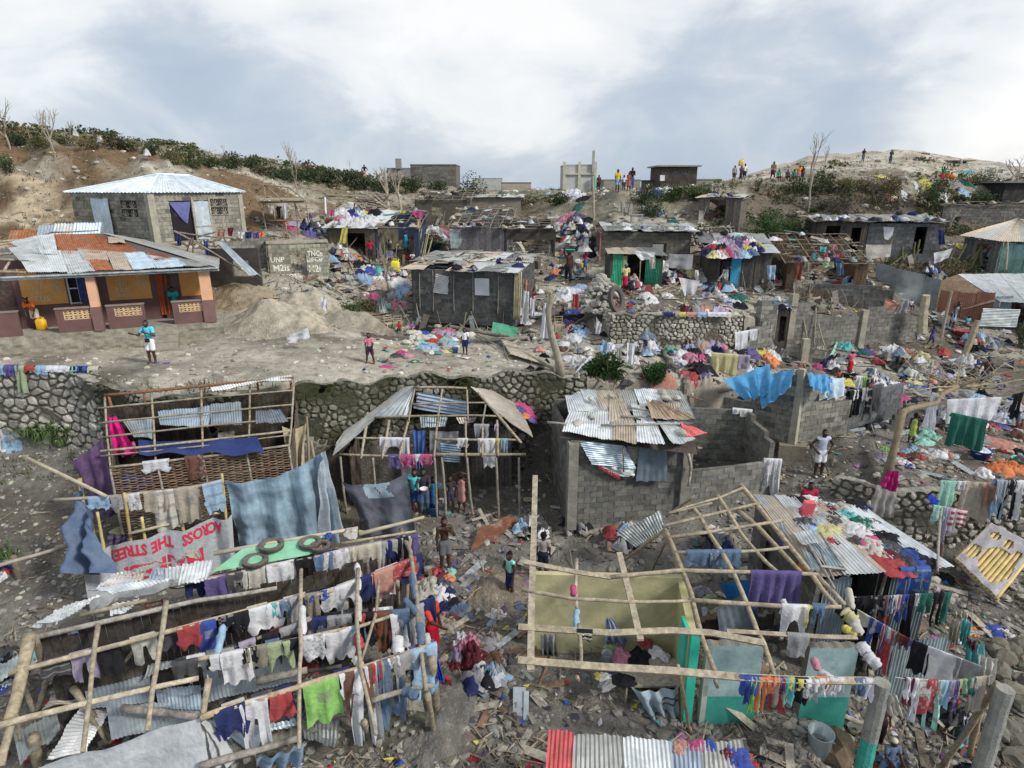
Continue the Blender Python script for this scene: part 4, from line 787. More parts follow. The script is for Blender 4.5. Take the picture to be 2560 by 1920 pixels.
def ruin_w():
 A=PZ(*X('w',360,1380),-4.95);B=PZ(*X('w',1700,1310),-4.95);d=(B-A).normalized();n=V((-d.y,d.x,0));p=thing('ruined_wall',(A+B)/2,'roofless grey block ruin with white chalk writing either side of its doorway','ruin');Ln=(B-A).length;k=Ln/1340
 c=(.29,.28,.22);o0,o1=(855-370)*k,(1205-370)*k
 wall(p,'block',A-V((0,0,.4)),B-V((0,0,.4)),2.55,[(o0,o1,.4,2.35)],c);wall(p,'block',B-V((0,0,.4)),B+n*3-V((0,0,.4)),2.7,(),c);wall(p,'block',A+n*3-V((0,0,.4)),B+n*3-V((0,0,.4)),2.5,(),c,top=lambda t:2.5-.3*math.sin(t*7))
 wall(p,'block',A-V((0,0,.4)),A+n*3-V((0,0,.4)),2.6,(),c);wall(p,'block',A-d*2.1+n*.7-V((0,0,.4)),A+n*.7-V((0,0,.4)),3.1,(),(.25,.25,.225),top=lambda t:2.75+.3*(t>.5))
 mb=MB();mb.box(A+d*Ln*.5+V((0,0,2.2)),d*(Ln/2+.05),n*.11,V((0,0,.07)),(.36,.34,.28));mb.build('lintel','concrete',p)
 mb=MB();U=V((0,0,1));h=lambda y:(1345-y)*k*.98
 for s,x,y,sz,sq in(('UNP',400,830,.40,.85),('M2is',440,1045,.50,.85),('NAVON',450,1250,.42,.80),('ioc',720,1330,.15,1),('TNCe',1240,720,.42,.72),('DIFCer',1215,850,.34,.80),('M2i',1235,1100,.52,.80),('SON AVON',1240,1285,.19,.95)):
  text(mb,s,A+d*(x-370)*k-n*.085+V((0,0,h(y))),d,U,sz,(.78,.77,.68),sq*1.05,bold=.004)
 mb.build('chalk_writing','chalk',p);stonewall('stone_wall','white rubble footing stones under the ruin with chalk writing',[A+V((-.9,-.35,-1.2)),B+V((.5,-.2,-1.2))],.95,cell=.24,seed=14)
ruin_w()
wl=thing('block_wall',PZ(562,716,-5.4),'short broken grey block wall beside the orange pillar and the leaning tin','wall');wall(wl,'block',PZ(526,716,-5.6),PZ(592,714,-5.6),1.5,(),(.28,.27,.22),top=lambda t:1.4-.2*t)
def wgap(A,d,u,z=1.0,N_=30):
 lo,hi=-2,30
 for _ in range(N_):
  m=(lo+hi)/2
  if proj(A+d*m+V((0,0,z)))[0]<u:lo=m
  else:hi=m
 return lo
def dark_house():
 H=hut('block_house','long dark grey block house with battens and a ragged flat tin roof','house',(1036,779),(1284,792),-5.95,2.15,4.2,.35,'block',(.085,.088,.088),roof='sheets',pal='zwgtd',cols=7,rows=2,miss=.12,over=.3,seed=11,skew=.05,rj=.3,drop=.5)
 p,A,B,d,n=H['p'],H['A'],H['B'],H['d'],H['n']
 for u in(1050,1083,1136,1183,1245):
  s=wgap(A,d,u);P1(p,'batten',A+d*s-n*.10+V((0,0,.05)),A+d*(s+.05)-n*.10+V((0,0,2.1)),.03,col=(.24,.22,.19))
 a=wgap(A,d,X('x',300,0)[0]);b=wgap(A,d,X('x',490,0)[0]);mb=MB();sheet(mb,A+d*a-n*.12+V((0,0,1.05)),A+d*(b-.12)-n*.12+V((0,0,.97)),A+d*b-n*.12+V((0,0,1.85)),A+d*(a+.2)-n*.12+V((0,0,2.0)),(.42,.44,.43),along='u');mb.build('shutter','zinc',p,'corrugated tin shutter')
 a=wgap(A,d,X('x',780,0)[0]);b=wgap(A,d,X('x',945,0)[0]);panel(p,'shutter',A,d,a,b,1.0,1.82,'paint',(.50,.52,.54),off=-.11,n=n)['label']='flat pale grey window shutter'
 mb=MB();a=wgap(A,d,X('x',140,0)[0]);text(mb,'EA',A+d*a-n*.085+V((0,0,.95)),d,V((0,0,1)),.5,(.22,.22,.22),bold=-.01);mb.build('chalk_writing','chalk',p)
 for i in range(5):P1(p,'corner_post',B+d*(.05+.07*i)-n*.15+V((0,0,-.1)),B+d*(.12+.07*i)-n*(.12)+V((0,0,2.2)),.05,'bamboo',col=(.36,.32,.20))
 rn=random.Random(4)
 for i in range(16):a=H['FL'].lerp(H['FR'],rn.random()).lerp(H['BL'].lerp(H['BR'],rn.random()),rn.random())+V((0,0,.16));P1(p,'roof_pole',a,a+V((rn.uniform(.8,1.8)*rn.choice((-1,1)),rn.uniform(-.3,.5),.03)),.035,col=WG)
 return H
DH=dark_house()
HC=hut('stone_hut','stone hut half tin, half bare rafters, its roof strewn with drying white clothes','hut',(829,657),(942,659),-4.6,2.2,4.4,.85,'stone',(.13,.115,.085),openings=[(1.2,2.4,0,1.9)],pal='zwz',cols=4,rows=2,miss=0,seed=21)
H2=hut('hut','open hut bay of bare poles beside the clothes covered tin roof','hut frame',(944,659),(1046,659),-4.6,2.2,4.4,.85,'plaster',(.035,.05,.09),openings=[(0.05,2.4,0,2.15)],roof='frame',fr=(3,4),seed=22)
HD=hut('plank_hut','low hut of grey planks and patched tin under a collapsed pole roof','hut',(1128,660),(1262,662),-4.75,2.35,4.6,1.15,'board',(.155,.15,.16),roof='frame',fr=(7,6),seed=23)
mb=MB();sheet(mb,HD['A']+V((0,-.1,1.0)),HD['A']+V((.45,-.1,1.0)),HD['A']+V((1.3,-.1,2.25)),HD['A']+V((-.05,-.1,2.25)),(.40,.47,.48),along='u');mb.build('metal_sheet','zinc',HD['p'])
HE=hut('hut','open front shelter of grey poles right of the plank hut','hut frame',(1264,662),(1384,662),-4.75,2.25,4.0,.5,'plaster',(.06,.055,.05),openings=[(.1,3.1,0,1.6)],roof='frame',fr=(3,4),seed=24)
HF=hut('stone_hut','dark stone hut under a roof of bare poles below the cactus hedge','hut',(1042,568),(1174,568),-2.8,2.0,4.5,.6,'stone',(.11,.10,.085),openings=[(1.2,1.9,.8,1.9)],roof='frame',fr=(6,4),seed=25)
HG=hut('plank_hut','small brown hut with a pale door behind the collapsed pole roof','hut',(1176,556),(1300,556),-2.6,1.9,3.5,.2,'plaster',(.20,.18,.15),roof='sheets',pal='tgz',cols=4,rows=1,seed=26)
HB=hut('block_house','tall grey block house with a wavy tin roof weighted by blocks','house',(1497,692),(1717,694),-5.2,2.75,4.5,.25,'block',(.135,.125,.105),pal='zwg',cols=8,rows=2,seed=31,over=.3,rj=.14,drop=.4)
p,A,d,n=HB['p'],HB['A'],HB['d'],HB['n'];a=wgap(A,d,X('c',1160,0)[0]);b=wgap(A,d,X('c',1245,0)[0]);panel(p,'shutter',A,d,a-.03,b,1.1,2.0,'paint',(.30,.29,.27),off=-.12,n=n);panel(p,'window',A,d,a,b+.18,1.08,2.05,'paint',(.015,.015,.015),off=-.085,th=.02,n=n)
P1(p,'corner_post',A-n*.15-d*.12,A-n*.15+V((.0,0,2.7)),.06,col=(.42,.14,.12))
for i in range(9):
 mb=MB();t=.15+.09*i;c=HB['FL'].lerp(HB['FR'],t)+HB['n']*(.7+.4*math.sin(i*2))+V((0,0,.2));mb.box(c,d*.2,n*.1,V((0,0,.1)),jc((.3,.3,.28)));mb.build('roof_weight','block',p,None)
A=PZ(*X('c',815,1290),-5.45);B=PZ(*X('c',1225,1290),-5.45);d=(B-A).normalized();n=V((-d.y,d.x,0));p=thing('tin_shack',(A+B)/2,'little shack of green tin sheets with a black doorway and cloth on top','shack');L_=(B-A).length
for s0,s1,c,z1 in((0,.62,(.03,.30,.17),2.0),(.55,.85,(.30,.34,.12),1.95),(L_*.68,L_,(.015,.15,.09),1.8)):
 mb=MB();sheet(mb,A+d*s0,A+d*s1,A+d*s1+V((0,0,z1)),A+d*s0+V((0,0,z1)),c);mb.build('metal_sheet','paintmetal',p)
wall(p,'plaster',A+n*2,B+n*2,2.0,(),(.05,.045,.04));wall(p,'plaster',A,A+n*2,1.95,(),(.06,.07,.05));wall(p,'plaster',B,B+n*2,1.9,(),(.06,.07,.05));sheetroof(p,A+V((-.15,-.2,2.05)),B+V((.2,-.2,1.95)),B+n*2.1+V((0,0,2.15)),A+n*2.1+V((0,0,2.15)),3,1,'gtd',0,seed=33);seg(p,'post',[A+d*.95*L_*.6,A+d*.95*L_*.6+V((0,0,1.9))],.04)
HH=hut('block_house','dark block hut with a black doorway and a white painted mark on its wall','hut',(2160,633),(2345,636),-3.95,1.95,3.4,.25,'block',(.135,.14,.14),openings=[(2.75,3.4,0,1.7)],pal='zgt',cols=7,rows=1,seed=41,rj=.25,over=.25)
mb=MB();c=HH['A']+HH['d']*1.15-HH['n']*.09+V((0,0,1.25));mb.add([c+HH['d']*x+V((0,0,z))for x,z in((-.3,.4),(.32,.38),(.3,-.1),(.1,-.4),(-.12,-.35),(-.2,-.1))],[(0,1,2,3,4,5)],(.62,.64,.66));mb.build('painted_patch','chalk',HH['p'])
HI=hut('plank_hut','leaning hut of dark cloth and boards with black openings beside the block hut','hut',(2035,632),(2158,634),-3.95,1.95,3,.2,'board',(.085,.075,.065),openings=[(.6,1.3,0,1.7),(2.1,2.6,0,1.6)],pal='gtd',cols=5,rows=1,seed=42,rj=.4)
HJ=hut('plank_hut','shack with clothes heaped all over its sagging roof beside the blue door','shack',(1770,720),(1920,722),-5.4,2.0,2.8,.75,'board',(.08,.075,.07),openings=[(.5,1.6,0,1.7)],pal='zgd',cols=4,rows=2,seed=43,drop=.3)
p,A,d,n=HJ['p'],HJ['A'],HJ['d'],HJ['n'];a=wgap(A,d,1826);b=wgap(A,d,1850);panel(p,'door',A,d,a,b,0.05,1.75,'paintmetal',(.03,.32,.55),off=-.1,n=n)['label']='bright blue door leaf'
HK=hut('hut','collapsed hut of fanned bare rafters with pink and red clothes','hut frame',(1962,724),(2160,728),-5.4,1.5,4,1.25,'board',(.13,.09,.06),openings=[(.4,3.6,0,1.4)],roof='frame',fr=(9,5),seed=44)
HL=hut('market_stall','small stall of planks and tin with white sheets hung on its side','stall',(1744,572),(1845,575),-2.6,2.0,2.5,.2,'board',(.17,.15,.13),openings=[(.6,1.7,.7,1.9)],pal='tg',cols=3,rows=1,seed=45,drop=.6)
HM=hut('block_house','low dark block hut with a long pole roof below the cactus bank','hut',(2345,577),(2580,577),-3.05,1.9,3.5,.1,'block',(.15,.145,.13),roof='frame',fr=(7,5),seed=46,drop=.8)
for i,(H,n_)in enumerate(((DH,26),(HC,8),(H2,10),(HD,34),(HE,16),(HF,14),(HG,12),(HB,20),(HH,26),(HI,24),(HJ,14),(HK,34),(HL,12),(HM,20))):clutter(H,n_,i,n_//2)
HN=hut('plank_hut','little weathered door hut with a tilted tin roof by the gate pier','hut',(1903,852),(1962,856),-7.25,1.6,1.6,.3,'board',(.16,.14,.12),openings=[(.75,1.1,0,1.3)],pal='zg',cols=2,rows=1,seed=61,rj=.2);clutter(HN,12,71,8)
stonewall('stone_wall','pale stone terrace strip behind the tall grey block house',[PY(1718,615,40),PY(1832,612,40)],1.1,cell=.3,seed=77,fill=.2)
def hip_r():
 p=thing('hut',PZ(2480,640,-4.1),'tan and rusty hipped tin roof hut at the far right','hut');ap=PY(2545,545,44);e=[PY(2400,588,41),PY(2510,604,39),PY(2640,604,39.5),PY(2650,575,45)];z=e[1].z
 for a,b,k1 in((e[0],e[1],'tgt'),(e[1],e[2],'tgt'),(e[2],e[3],'t')):
  m=len(k1)
  for i in range(m):mb=MB();sheet(mb,a.lerp(b,i/m),a.lerp(b,(i+1)/m),ap+V((.02*i+.02,0,0)),ap+V((.02*i,0,0)),PAL[k1[i]],nv=4,warp=.04);mb.build('metal_sheet','zinc',p)
 D_=V((0,0,-2.0));wall(p,'board',e[0]+D_+V((.5,.2,0)),e[1]+D_+V((.1,.3,0)),1.9,[(.8,1.7,0,1.7)],(.15,.15,.14));wall(p,'zinc',e[1]+D_+V((.1,.3,0)),e[2]+D_,1.9,(),(.13,.26,.24));P1(p,'post',e[1]+V((0,0,-2.3)),e[1],.05)
hip_r()
def tin_house():
 gp=PZ(*X('d',1650,1640),-8.0);e0=PY(*X('d',1640,1145),36.5);r1=PY(*X('d',2300,1130),39);e1=PY(*X('d',2190,1380),32.5);e2=PY(*X('d',1960,1330),33.0);p=thing('tin_house',(e2.x,e2.y,-7.6),'brown and grey tin house with a pale corrugated roof and people gathered before it','house')
 ap=e0;b=PY(2700,682,38)
 for i in range(6):
  mb=MB();f=PY(*X('d',1990,1375),33.4);sheet(mb,f.lerp(PY(2700,762,32),i/6),f.lerp(PY(2700,762,32),(i+1.05)/6),ap.lerp(b,(i+1.05)/6),ap.lerp(b,i/6),jc((.52,.55,.56),.1),nv=4);mb.build('metal_sheet','zinc',p)
 A=PZ(*X('d',1600,1600),-7.9);B=PZ(*X('d',2400,1590),-7.9);A.y=34.2;A.x=(A.x);wall(p,'zinc',V((f.x-2.3,34.9,-8)),V((f.x-.1,33.7,-8)),2.6,(),(.30,.15,.10));wall(p,'zinc',V((f.x-.1,33.7,-8)),V((f.x+5,33.0,-8)),2.5,[(1.2,2.0,0,2)],(.28,.33,.36));wall(p,'zinc',V((f.x-4.6,37.5,-7.5)),V((f.x-2.3,35,-8)),3.2,(),(.26,.29,.29))
 mb=MB();sheet(mb,V((f.x-.9,33.3,-7.2)),V((f.x+.9,33.0,-7.2)),V((f.x+.9,33.0,-6.2)),V((f.x-.9,33.3,-6.2)),(.45,.49,.49),along='u');mb.build('metal_sheet','zinc',p);P1(p,'post',f+V((0,0,-2.6)),f,.06)
 mb=MB();sheet(mb,e0,e0+V((-1.9,.4,-1.0)),V((f.x-2.2,34.9,-6.9)),f+V((-.1,.1,0)),(.38,.27,.18));mb.build('metal_sheet','rust',p)
tin_house()
def ruin_r():
 A=PZ(1968,866,-7.55);B=PZ(2286,868,-8.1);d=(B-A);d.z=0;Ln=d.length;d.normalize();n=V((-d.y,d.x,0));p=thing('ruined_wall',(A+B)/2,'long broken grey block wall with concrete columns, two bamboo props leaning on it','ruin')
 pr=[(0,1.9),(.07,2.3),(.1,2.2),(.15,1.55),(.3,1.35),(.5,1.45),(.6,1.75),(.7,1.65),(.8,1.4),(.9,1.2),(1,1.0)]
 wall(p,'block',A-V((0,0,.5)),V((B.x,B.y,A.z-.5)),3.0,(),(.185,.18,.16),top=lambda t:.5+float(np.interp(t,[q[0]for q in pr],[q[1]for q in pr])))
 for u,h in((1973,2.75),(2155,1.75)):mb=MB();c=A+d*wgap(A,d,u)-n*.05+V((0,0,h/2-.3));mb.box(c,d*.17,n*.14,V((0,0,h/2+.2)),(.30,.28,.22));mb.build('column','concrete',p)
 for(u0,v0,u1,v1)in((2018,850,2003,776),(2035,868,2040,770),(2063,870,2046,808)):P1(p,'prop',PY(u0,v0,30.2),PY(u1,v1,30.4),.045,'bamboo',col=WB)
 q=thing('ruined_wall',PZ(2080,776,-6.3),'dark grey block wall standing behind the long broken wall','ruin');wall(q,'block',PZ(2010,790,-6.9),PZ(2222,800,-6.9),1.95,(),(.14,.14,.13),top=lambda t:1.9-.3*(t>.85))
 q=thing('ruined_wall',PZ(1990,900,-8.2),'stubby broken block wall with one column in front of the long wall','ruin');a=PZ(1958,918,-8.4);b=PZ(2056,928,-8.5);wall(q,'block',a,b,1.5,(),(.27,.26,.22),top=lambda t:1.45-.5*t);mb=MB();mb.box(a.lerp(b,.45)-V((0,.12,-.75)),V((.17,0,0)),V((0,.15,0)),V((0,0,.8)),(.36,.34,.26));mb.build('column','concrete',q)
 q=thing('ruined_wall',PZ(1870,870,-7.1),'stepped grey block wall draped with white cloths above the yellow sheet','ruin');a=PZ(1842,880,-7.3);b=PZ(1925,862,-7.1);wall(q,'block',a,b,1.3,(),(.22,.215,.19),top=lambda t:.8+.5*t);
 q=thing('gate_post',PZ(1890,850,-6.8),'square grey block gate pier at the end of the cobbled terrace wall','pier');a=PZ(1888,848,-6.9);wall(q,'block',a,a+V((.9,.2,0)),2.0,(),(.24,.235,.2),top=lambda t:2.0-.5*t,th=.4)
 stonewall('stone_wall','dry stone wall patch of flat tan stones left of the dark block wall',[PZ(1905,762,-6.4),PZ(2004,768,-6.5)],1.0,cell=.36,seed=17,col=(.40,.34,.25))
 q=thing('block_wall',PZ(1640,930,-7.4),'broken grey block wall heaped with clothes behind the patched tin roof','wall');a=PZ(1614,915,-7.9);b=PZ(1712,1004,-8.3);wall(q,'block',a-V((0,0,.6)),b-V((0,0,.3)),2.4,(),(.27,.265,.22),top=lambda t:2.3-1.2*t)
ruin_r()
def ruin_k():
 C=PZ(1980,1105,-9.4);Rr=PZ(2112,1083,-9.4);Lf=V((8.15,24.7,-9.4));p=thing('ruined_house',C,'corner of a ruined grey block house with a tall column and sloping broken walls','ruin');c=(.245,.24,.205);zz=V((0,0,.05))
 wall(p,'block',Lf,C,3.2,(),c,top=lambda t:1.2+.25*t+max(0,t-.55)*3.4);wall(p,'block',C,Rr,3.2,(),c,top=lambda t:2.9-2.1*t if t<.68 else 1.45)
 d=(Rr-C).normalized();mb=MB();mb.tube([C+V((0,-.03,-.3)),C+V((0,-.03,1.4)),C+V((0,.02,2.95))],[.20,.17,.16],4,(.38,.36,.29));mb.build('column','concrete',p)
 mb=MB();mb.box(C+V((0,-.05,-.65)),V((.48,-.1,0)),V((.1,.3,0)),V((0,0,.62)),(.25,.225,.17));mb.build('footing','concrete',p)
 stonewall('x','',[Lf-V((0,.1,1.0)),C-V((.2,.02,1.0))],1.0,cell=.33,seed=18,fill=.22,parent=p);stonewall('x','',[C+V((.3,-.1,-1.0)),Rr+V((0,0,-1.0))],1.0,cell=.33,seed=19,fill=.22,parent=p)
 for ch in p.children:
  if ch.name.startswith('x'):ch.name='stone_footing'
 q=thing('block_wall',Rr,'dark stacked block wall panel with black trousers hung over it','wall');wall(q,'block',Rr+V((.02,.3,0)),Rr+V((3.0,1.6,.2)),1.7,(),(.12,.13,.14),top=lambda t:1.6-.1*t);return C,Rr,Lf
KC,KR,KL=ruin_k()
q=thing('ruined_wall',PZ(2200,1110,-10),'sloping dark grey block wall rising to a point beside the leaning tree','ruin');a=PZ(2155,1150,-10.7);b=PZ(2262,1135,-10.6);wall(q,'block',a,b,2.4,(),(.11,.115,.115),top=lambda t:.5+2.2*t if t<.8 else 2.3)
mb=MB();mb.smooth=True
P=[[PZ(2090+i*15,1180+j*14,-10.2-.22*j)+V((0,0,.25*noise.noise(V((i*.5,j*.5,3)))-.3*abs(i/11-.5)**2))for i in range(12)]for j in range(8)];mb.grid(P,11,7,(.20,.175,.14));mb.build('boulder','concrete',None,'big smooth brown grey concrete lump below the pointed dark wall','boulder')
def house_j():
 A=PZ(1426,1318,-11.05);B=PZ(1700,1302,-11.05);d=(B-A).normalized();n=V((-d.y,d.x,0));Ln=(B-A).length;p=thing('block_house',(A+B)/2,'dark block house whose roof is a patchwork of loose tin sheets held by stones','house');c=(.16,.16,.145);dz=V((0,0,.3))
 h=3.15;wall(p,'block',A-dz,B-dz,h+.3,(),c);wall(p,'block',A+n*3.6-dz,A-dz,h+.3,(),c);wall(p,'block',B-dz,B+n*3.6-dz,h+.3,(),c);wall(p,'block',B+n*3.6-dz,A+n*3.6-dz,h+.5,(),c)
 for P0 in(A,B):mb=MB();mb.box(P0-n*.04+V((0,0,h/2)),d*.16,n*.16,V((0,0,h/2)),(.24,.235,.2));mb.build('column','concrete',p)
 stonewall('stone_footing','',[A-V((-.3,.35,.9)),B-V((.3,.35,.9))],.85,cell=.4,seed=23,fill=.24,parent=p)
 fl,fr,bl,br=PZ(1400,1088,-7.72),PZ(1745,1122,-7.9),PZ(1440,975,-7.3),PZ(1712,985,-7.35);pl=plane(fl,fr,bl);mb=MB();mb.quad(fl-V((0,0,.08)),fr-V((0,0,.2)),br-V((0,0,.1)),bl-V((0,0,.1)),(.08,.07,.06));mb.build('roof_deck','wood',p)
 sheets4(p,[('g',((440,830),(640,770),(800,960),(470,975)),'w'),('g',((560,775),(680,785),(800,960),(640,960)),'z'),('g',((670,785),(860,790),(960,945),(740,950)),'t'),('g',((860,790),(1010,790),(1060,960),(935,975)),'g'),('g',((1010,785),(1200,780),(1260,920),(1060,930)),'w'),('g',((1200,778),(1400,800),(1505,1005),(1330,985)),'g'),('g',((1215,900),(1395,910),(1415,1010),(1240,1000)),'t'),('g',((480,975),(810,975),(815,1095),(435,1075)),'z'),('g',((810,870),(920,880),(1030,1090),(800,1060)),'t'),('g',((985,915),(1090,930),(1190,1090),(1010,1040)),'w'),('g',((440,1080),(820,1095),(820,1225),(415,1150)),'w'),('g',((820,1065),(1030,1085),(1030,1260),(820,1215)),'t'),('g',((1030,1060),(1190,1080),(1265,1265),(1030,1245)),'w'),('g',((1190,1070),(1360,1085),(1520,1230),(1330,1270)),'z'),('g',((1200,1030),(1400,1040),(1520,1090),(1390,1120)),'d')],pl,lift0=.02,warp=.08)
 mb=MB();sheet(mb,*[PP(*X('g',*q),pl)+V((0,0,.25))for q in((1100,915),(1210,920),(1515,1085),(1150,1075))],(.33,.25,.18),warp=.22);mb.build('metal_sheet','rust',p,'buckled brown sheet lying loose on top')
 mb=MB();sheet(mb,*[PP(*X('g',*q),pl)+V((0,0,.18))for q in((1395,1090),(1440,1100),(1625,1185),(1430,1215))],PAL['R'],warp=.1,along='u',pitch=.08);mb.build('metal_sheet','paintmetal',p,'red painted sheet')
 def fp(x,y,off=.25):q=PP(*X('g',x,y),plane(A-n*off,B-n*off,A-n*off+V((0,0,1))));return q
 mb=MB();sheet(mb,*[fp(*q)for q in((555,1195),(930,1240),(1030,1430),(660,1395))],(.50,.60,.68),along='u',warp=.12);mb.build('metal_sheet','zinc',p,'shiny blue tin sheet hanging off the eave')
 mb=MB();sheet(mb,*[fp(*q)for q in((670,1395),(720,1405),(900,1490),(890,1530))],(.42,.05,.08),along='u');mb.build('metal_sheet','paintmetal',p,'narrow dark red sheet')
 mb=MB();sheet(mb,*[fp(*q)for q in((720,1415),(1030,1420),(1010,1500),(880,1495))],(.45,.50,.50),along='u',warp=.1);mb.build('metal_sheet','zinc',p)
 mb=MB();mb.quad(*[fp(*q,.22)for q in((955,1240),(1060,1245),(1055,1395),(950,1390))],(.22,.22,.19));mb.build('board_panel','wood',p);mb=MB();sheet(mb,*[fp(*q,.3)for q in((1060,1250),(1285,1265),(1290,1535),(1030,1535))],(.17,.22,.27),amp=.008,pitch=.2);mb.build('metal_sheet','zinc',p)
 for q in(((955,970),(1300,1020)),((735,1120),(1400,1105)),((900,1045),(1200,1040)),((290,1095),(450,1110))):seg(p,'roof_pole',[PP(*X('g',*q[0]),pl)+V((0,0,.2)),PP(*X('g',*q[1]),pl)+V((0,0,.2))],.045,col=WG)
 seg(p,'roof_pole',[fp(1540,1260,.3),fp(1570,1262,-.2)],.05);seg(p,'roof_pole',[fp(925,1250,.45),fp(925,1460,.3)],.03);seg(p,'roof_pole',[fp(1455,1290,.5),fp(1485,1420,.35),fp(1465,1580,.45)],.06,col=(.5,.46,.38))
 for x,y,r in((820,865,.13),(1245,830,.16),(1275,880,.22),(1365,880,.15),(655,890,.14),(665,1035,.13),(545,1095,.2),(1390,1175,.22)):
  mb=MB();rock(mb,PP(*X('g',x,y),pl)+V((0,0,.16)),r,(.38,.38,.34),.6,hi=True);mb.build('roof_weight','rock',p)
 q=thing('courtyard_wall',B+V((1.5,0,0)),'roofless grey block courtyard joined to the patched tin house','wall');bt=V((0,0,.4));B2=PZ(1925,1268,-10.9);c2=(.19,.19,.17)
 wall(q,'block',B+d*.17-bt,B2-bt,2.35,(),c2,top=lambda t:2.25+.08*math.sin(t*20));b0=PZ(1722,1020,-8.05);b1=PZ(1868,1026,-8.05);b0.z=b1.z=-10.9;wall(q,'block',b0,b1,2.87,(),c2);wall(q,'block',b1,V((b1.x+.15,b1.y-2.2,-10.9)),2.87,(),c2,top=lambda t:2.87-.4*t,th=.18)
 return A,B,B2,pl,b0,b1
HJx=house_j()
# ---------------- foreground frames and their washing ----------------
def vrate(p):dep=depth(p);up=(p[1]*sP+p[2]*cP)/dep;return F/dep*(cP+sP*up)
def pol(pts):return[PZ(*X(c,x,y),z)for c,x,y,z in pts]
def at_u(pts,u):
 us=[proj(q)[0]for q in pts]
 for i in range(len(pts)-1):
  if u<=us[i+1]or i==len(pts)-2:
   lo,hi=0.0,1.0
   a,b=pts[i],pts[i+1]
   if not(us[i]-1e-6<=u<=us[i+1]):t=(u-us[i])/(us[i+1]-us[i]+1e-9);return a.lerp(b,max(-.3,min(1.3,t)))
   for _ in range(24):
    m=(lo+hi)/2
    if proj(a.lerp(b,m))[0]<u:lo=m
    else:hi=m
   return a.lerp(b,(lo+hi)/2)
CLN=0
def hang(cr,rail,desc,items,group,r=.05,dy=0,back=.55,verb='over'):
 """washing on a rail; items: x0 x1 hem colour kind (pixels of one crop)"""
 global CLN
 pr=None
 for it in items.split(';'):
  q=it.split();x0,x1,hy=float(q[0]),float(q[1]),float(q[2]);k,kd=q[3],q[4];a=at_u(rail,X(cr,x0,0)[0]);b=at_u(rail,X(cr,x1,0)[0]);c=(a+b)/2;dr=max(.12,(X(cr,0,hy)[1]-proj(c)[1])/vrate(c));nm,rgb=CN[k];CLN+=1;kn,cat,on=KN[kd]
  st=None
  if len(q)>5:st=(CN[q[5][0]][1],q[5][1])
  m=drape(a+V((0,0,dy)),b+V((0,0,dy)),dr,min(dr*back,.6)*rnd.uniform(.6,1),rgb,kd if kd in 'tpslk' else 'c',CLN,r,nv=12 if dr*vrate(c)>25 else 7,gather=rnd.uniform(-.05,.14),stripe=st)
  lb=f"{nm} {kn} on {desc}"+(f", right of the {pr}" if pr else ', at its left end');pr=f"{nm} {kn}"
  o=m.build(on,'fabric',None,lb,cat,group,base=c)
def wraps(lst,group,desc):
 global CLN
 for it in lst:
  (c,x0,y0,x1,y1,z0,z1,r,k)=it;CLN+=1;nm,rgb=CN[k];m=wrapc(PZ(*X(c,x0,y0),z0),PZ(*X(c,x1,y1),z1),r*.6,rgb,CLN);m.build('cloth','fabric',None,f"{nm} cloth wound round {desc}",'cloth',group)
def heap(cr,surf,where,items,group=None,hk=.35,sc=1,kinds=('cloth','cloth'),z=None,name='cloth'):
 """dropped garments; items: x y halfwidth(px) colour [flat]"""
 global CLN;pr=None
 for it in items.split(';'):
  q=it.split();x,y,rp=float(q[0]),float(q[1]),float(q[2]);k=q[3];CLN+=1;nm,rgb=CN[k]
  u,v=X(cr,x,y)
  if surf=='g':c=G(u,v);sf=lambda a,b:gz(a,b)
  elif isinstance(surf,tuple):c=PP(u,v,surf);sf=lambda a,b,s=surf:s[0].z-((a-s[0].x)*s[1].x+(b-s[0].y)*s[1].y)/s[1].z+.03
  else:c=PZ(u,v,surf);sf=None
  rr=1.35*sc*rp/CR[cr][2]*depth(c)/F;m=crumple(c,rr,rr*rnd.uniform(.6,.95),rr*hk*(float(q[4])if len(q)>4 else 1),rgb,CLN,sf,n=14 if rr*F/depth(c)>9 else 8)
  lb=f"crumpled {nm} {kinds[0]} {where}"+(f", by the {pr} one" if pr else '');pr=nm
  o=m.build(name,'fabric',None,lb,kinds[1],group,base=c)
HG_='clothes heaped and scattered among the houses'
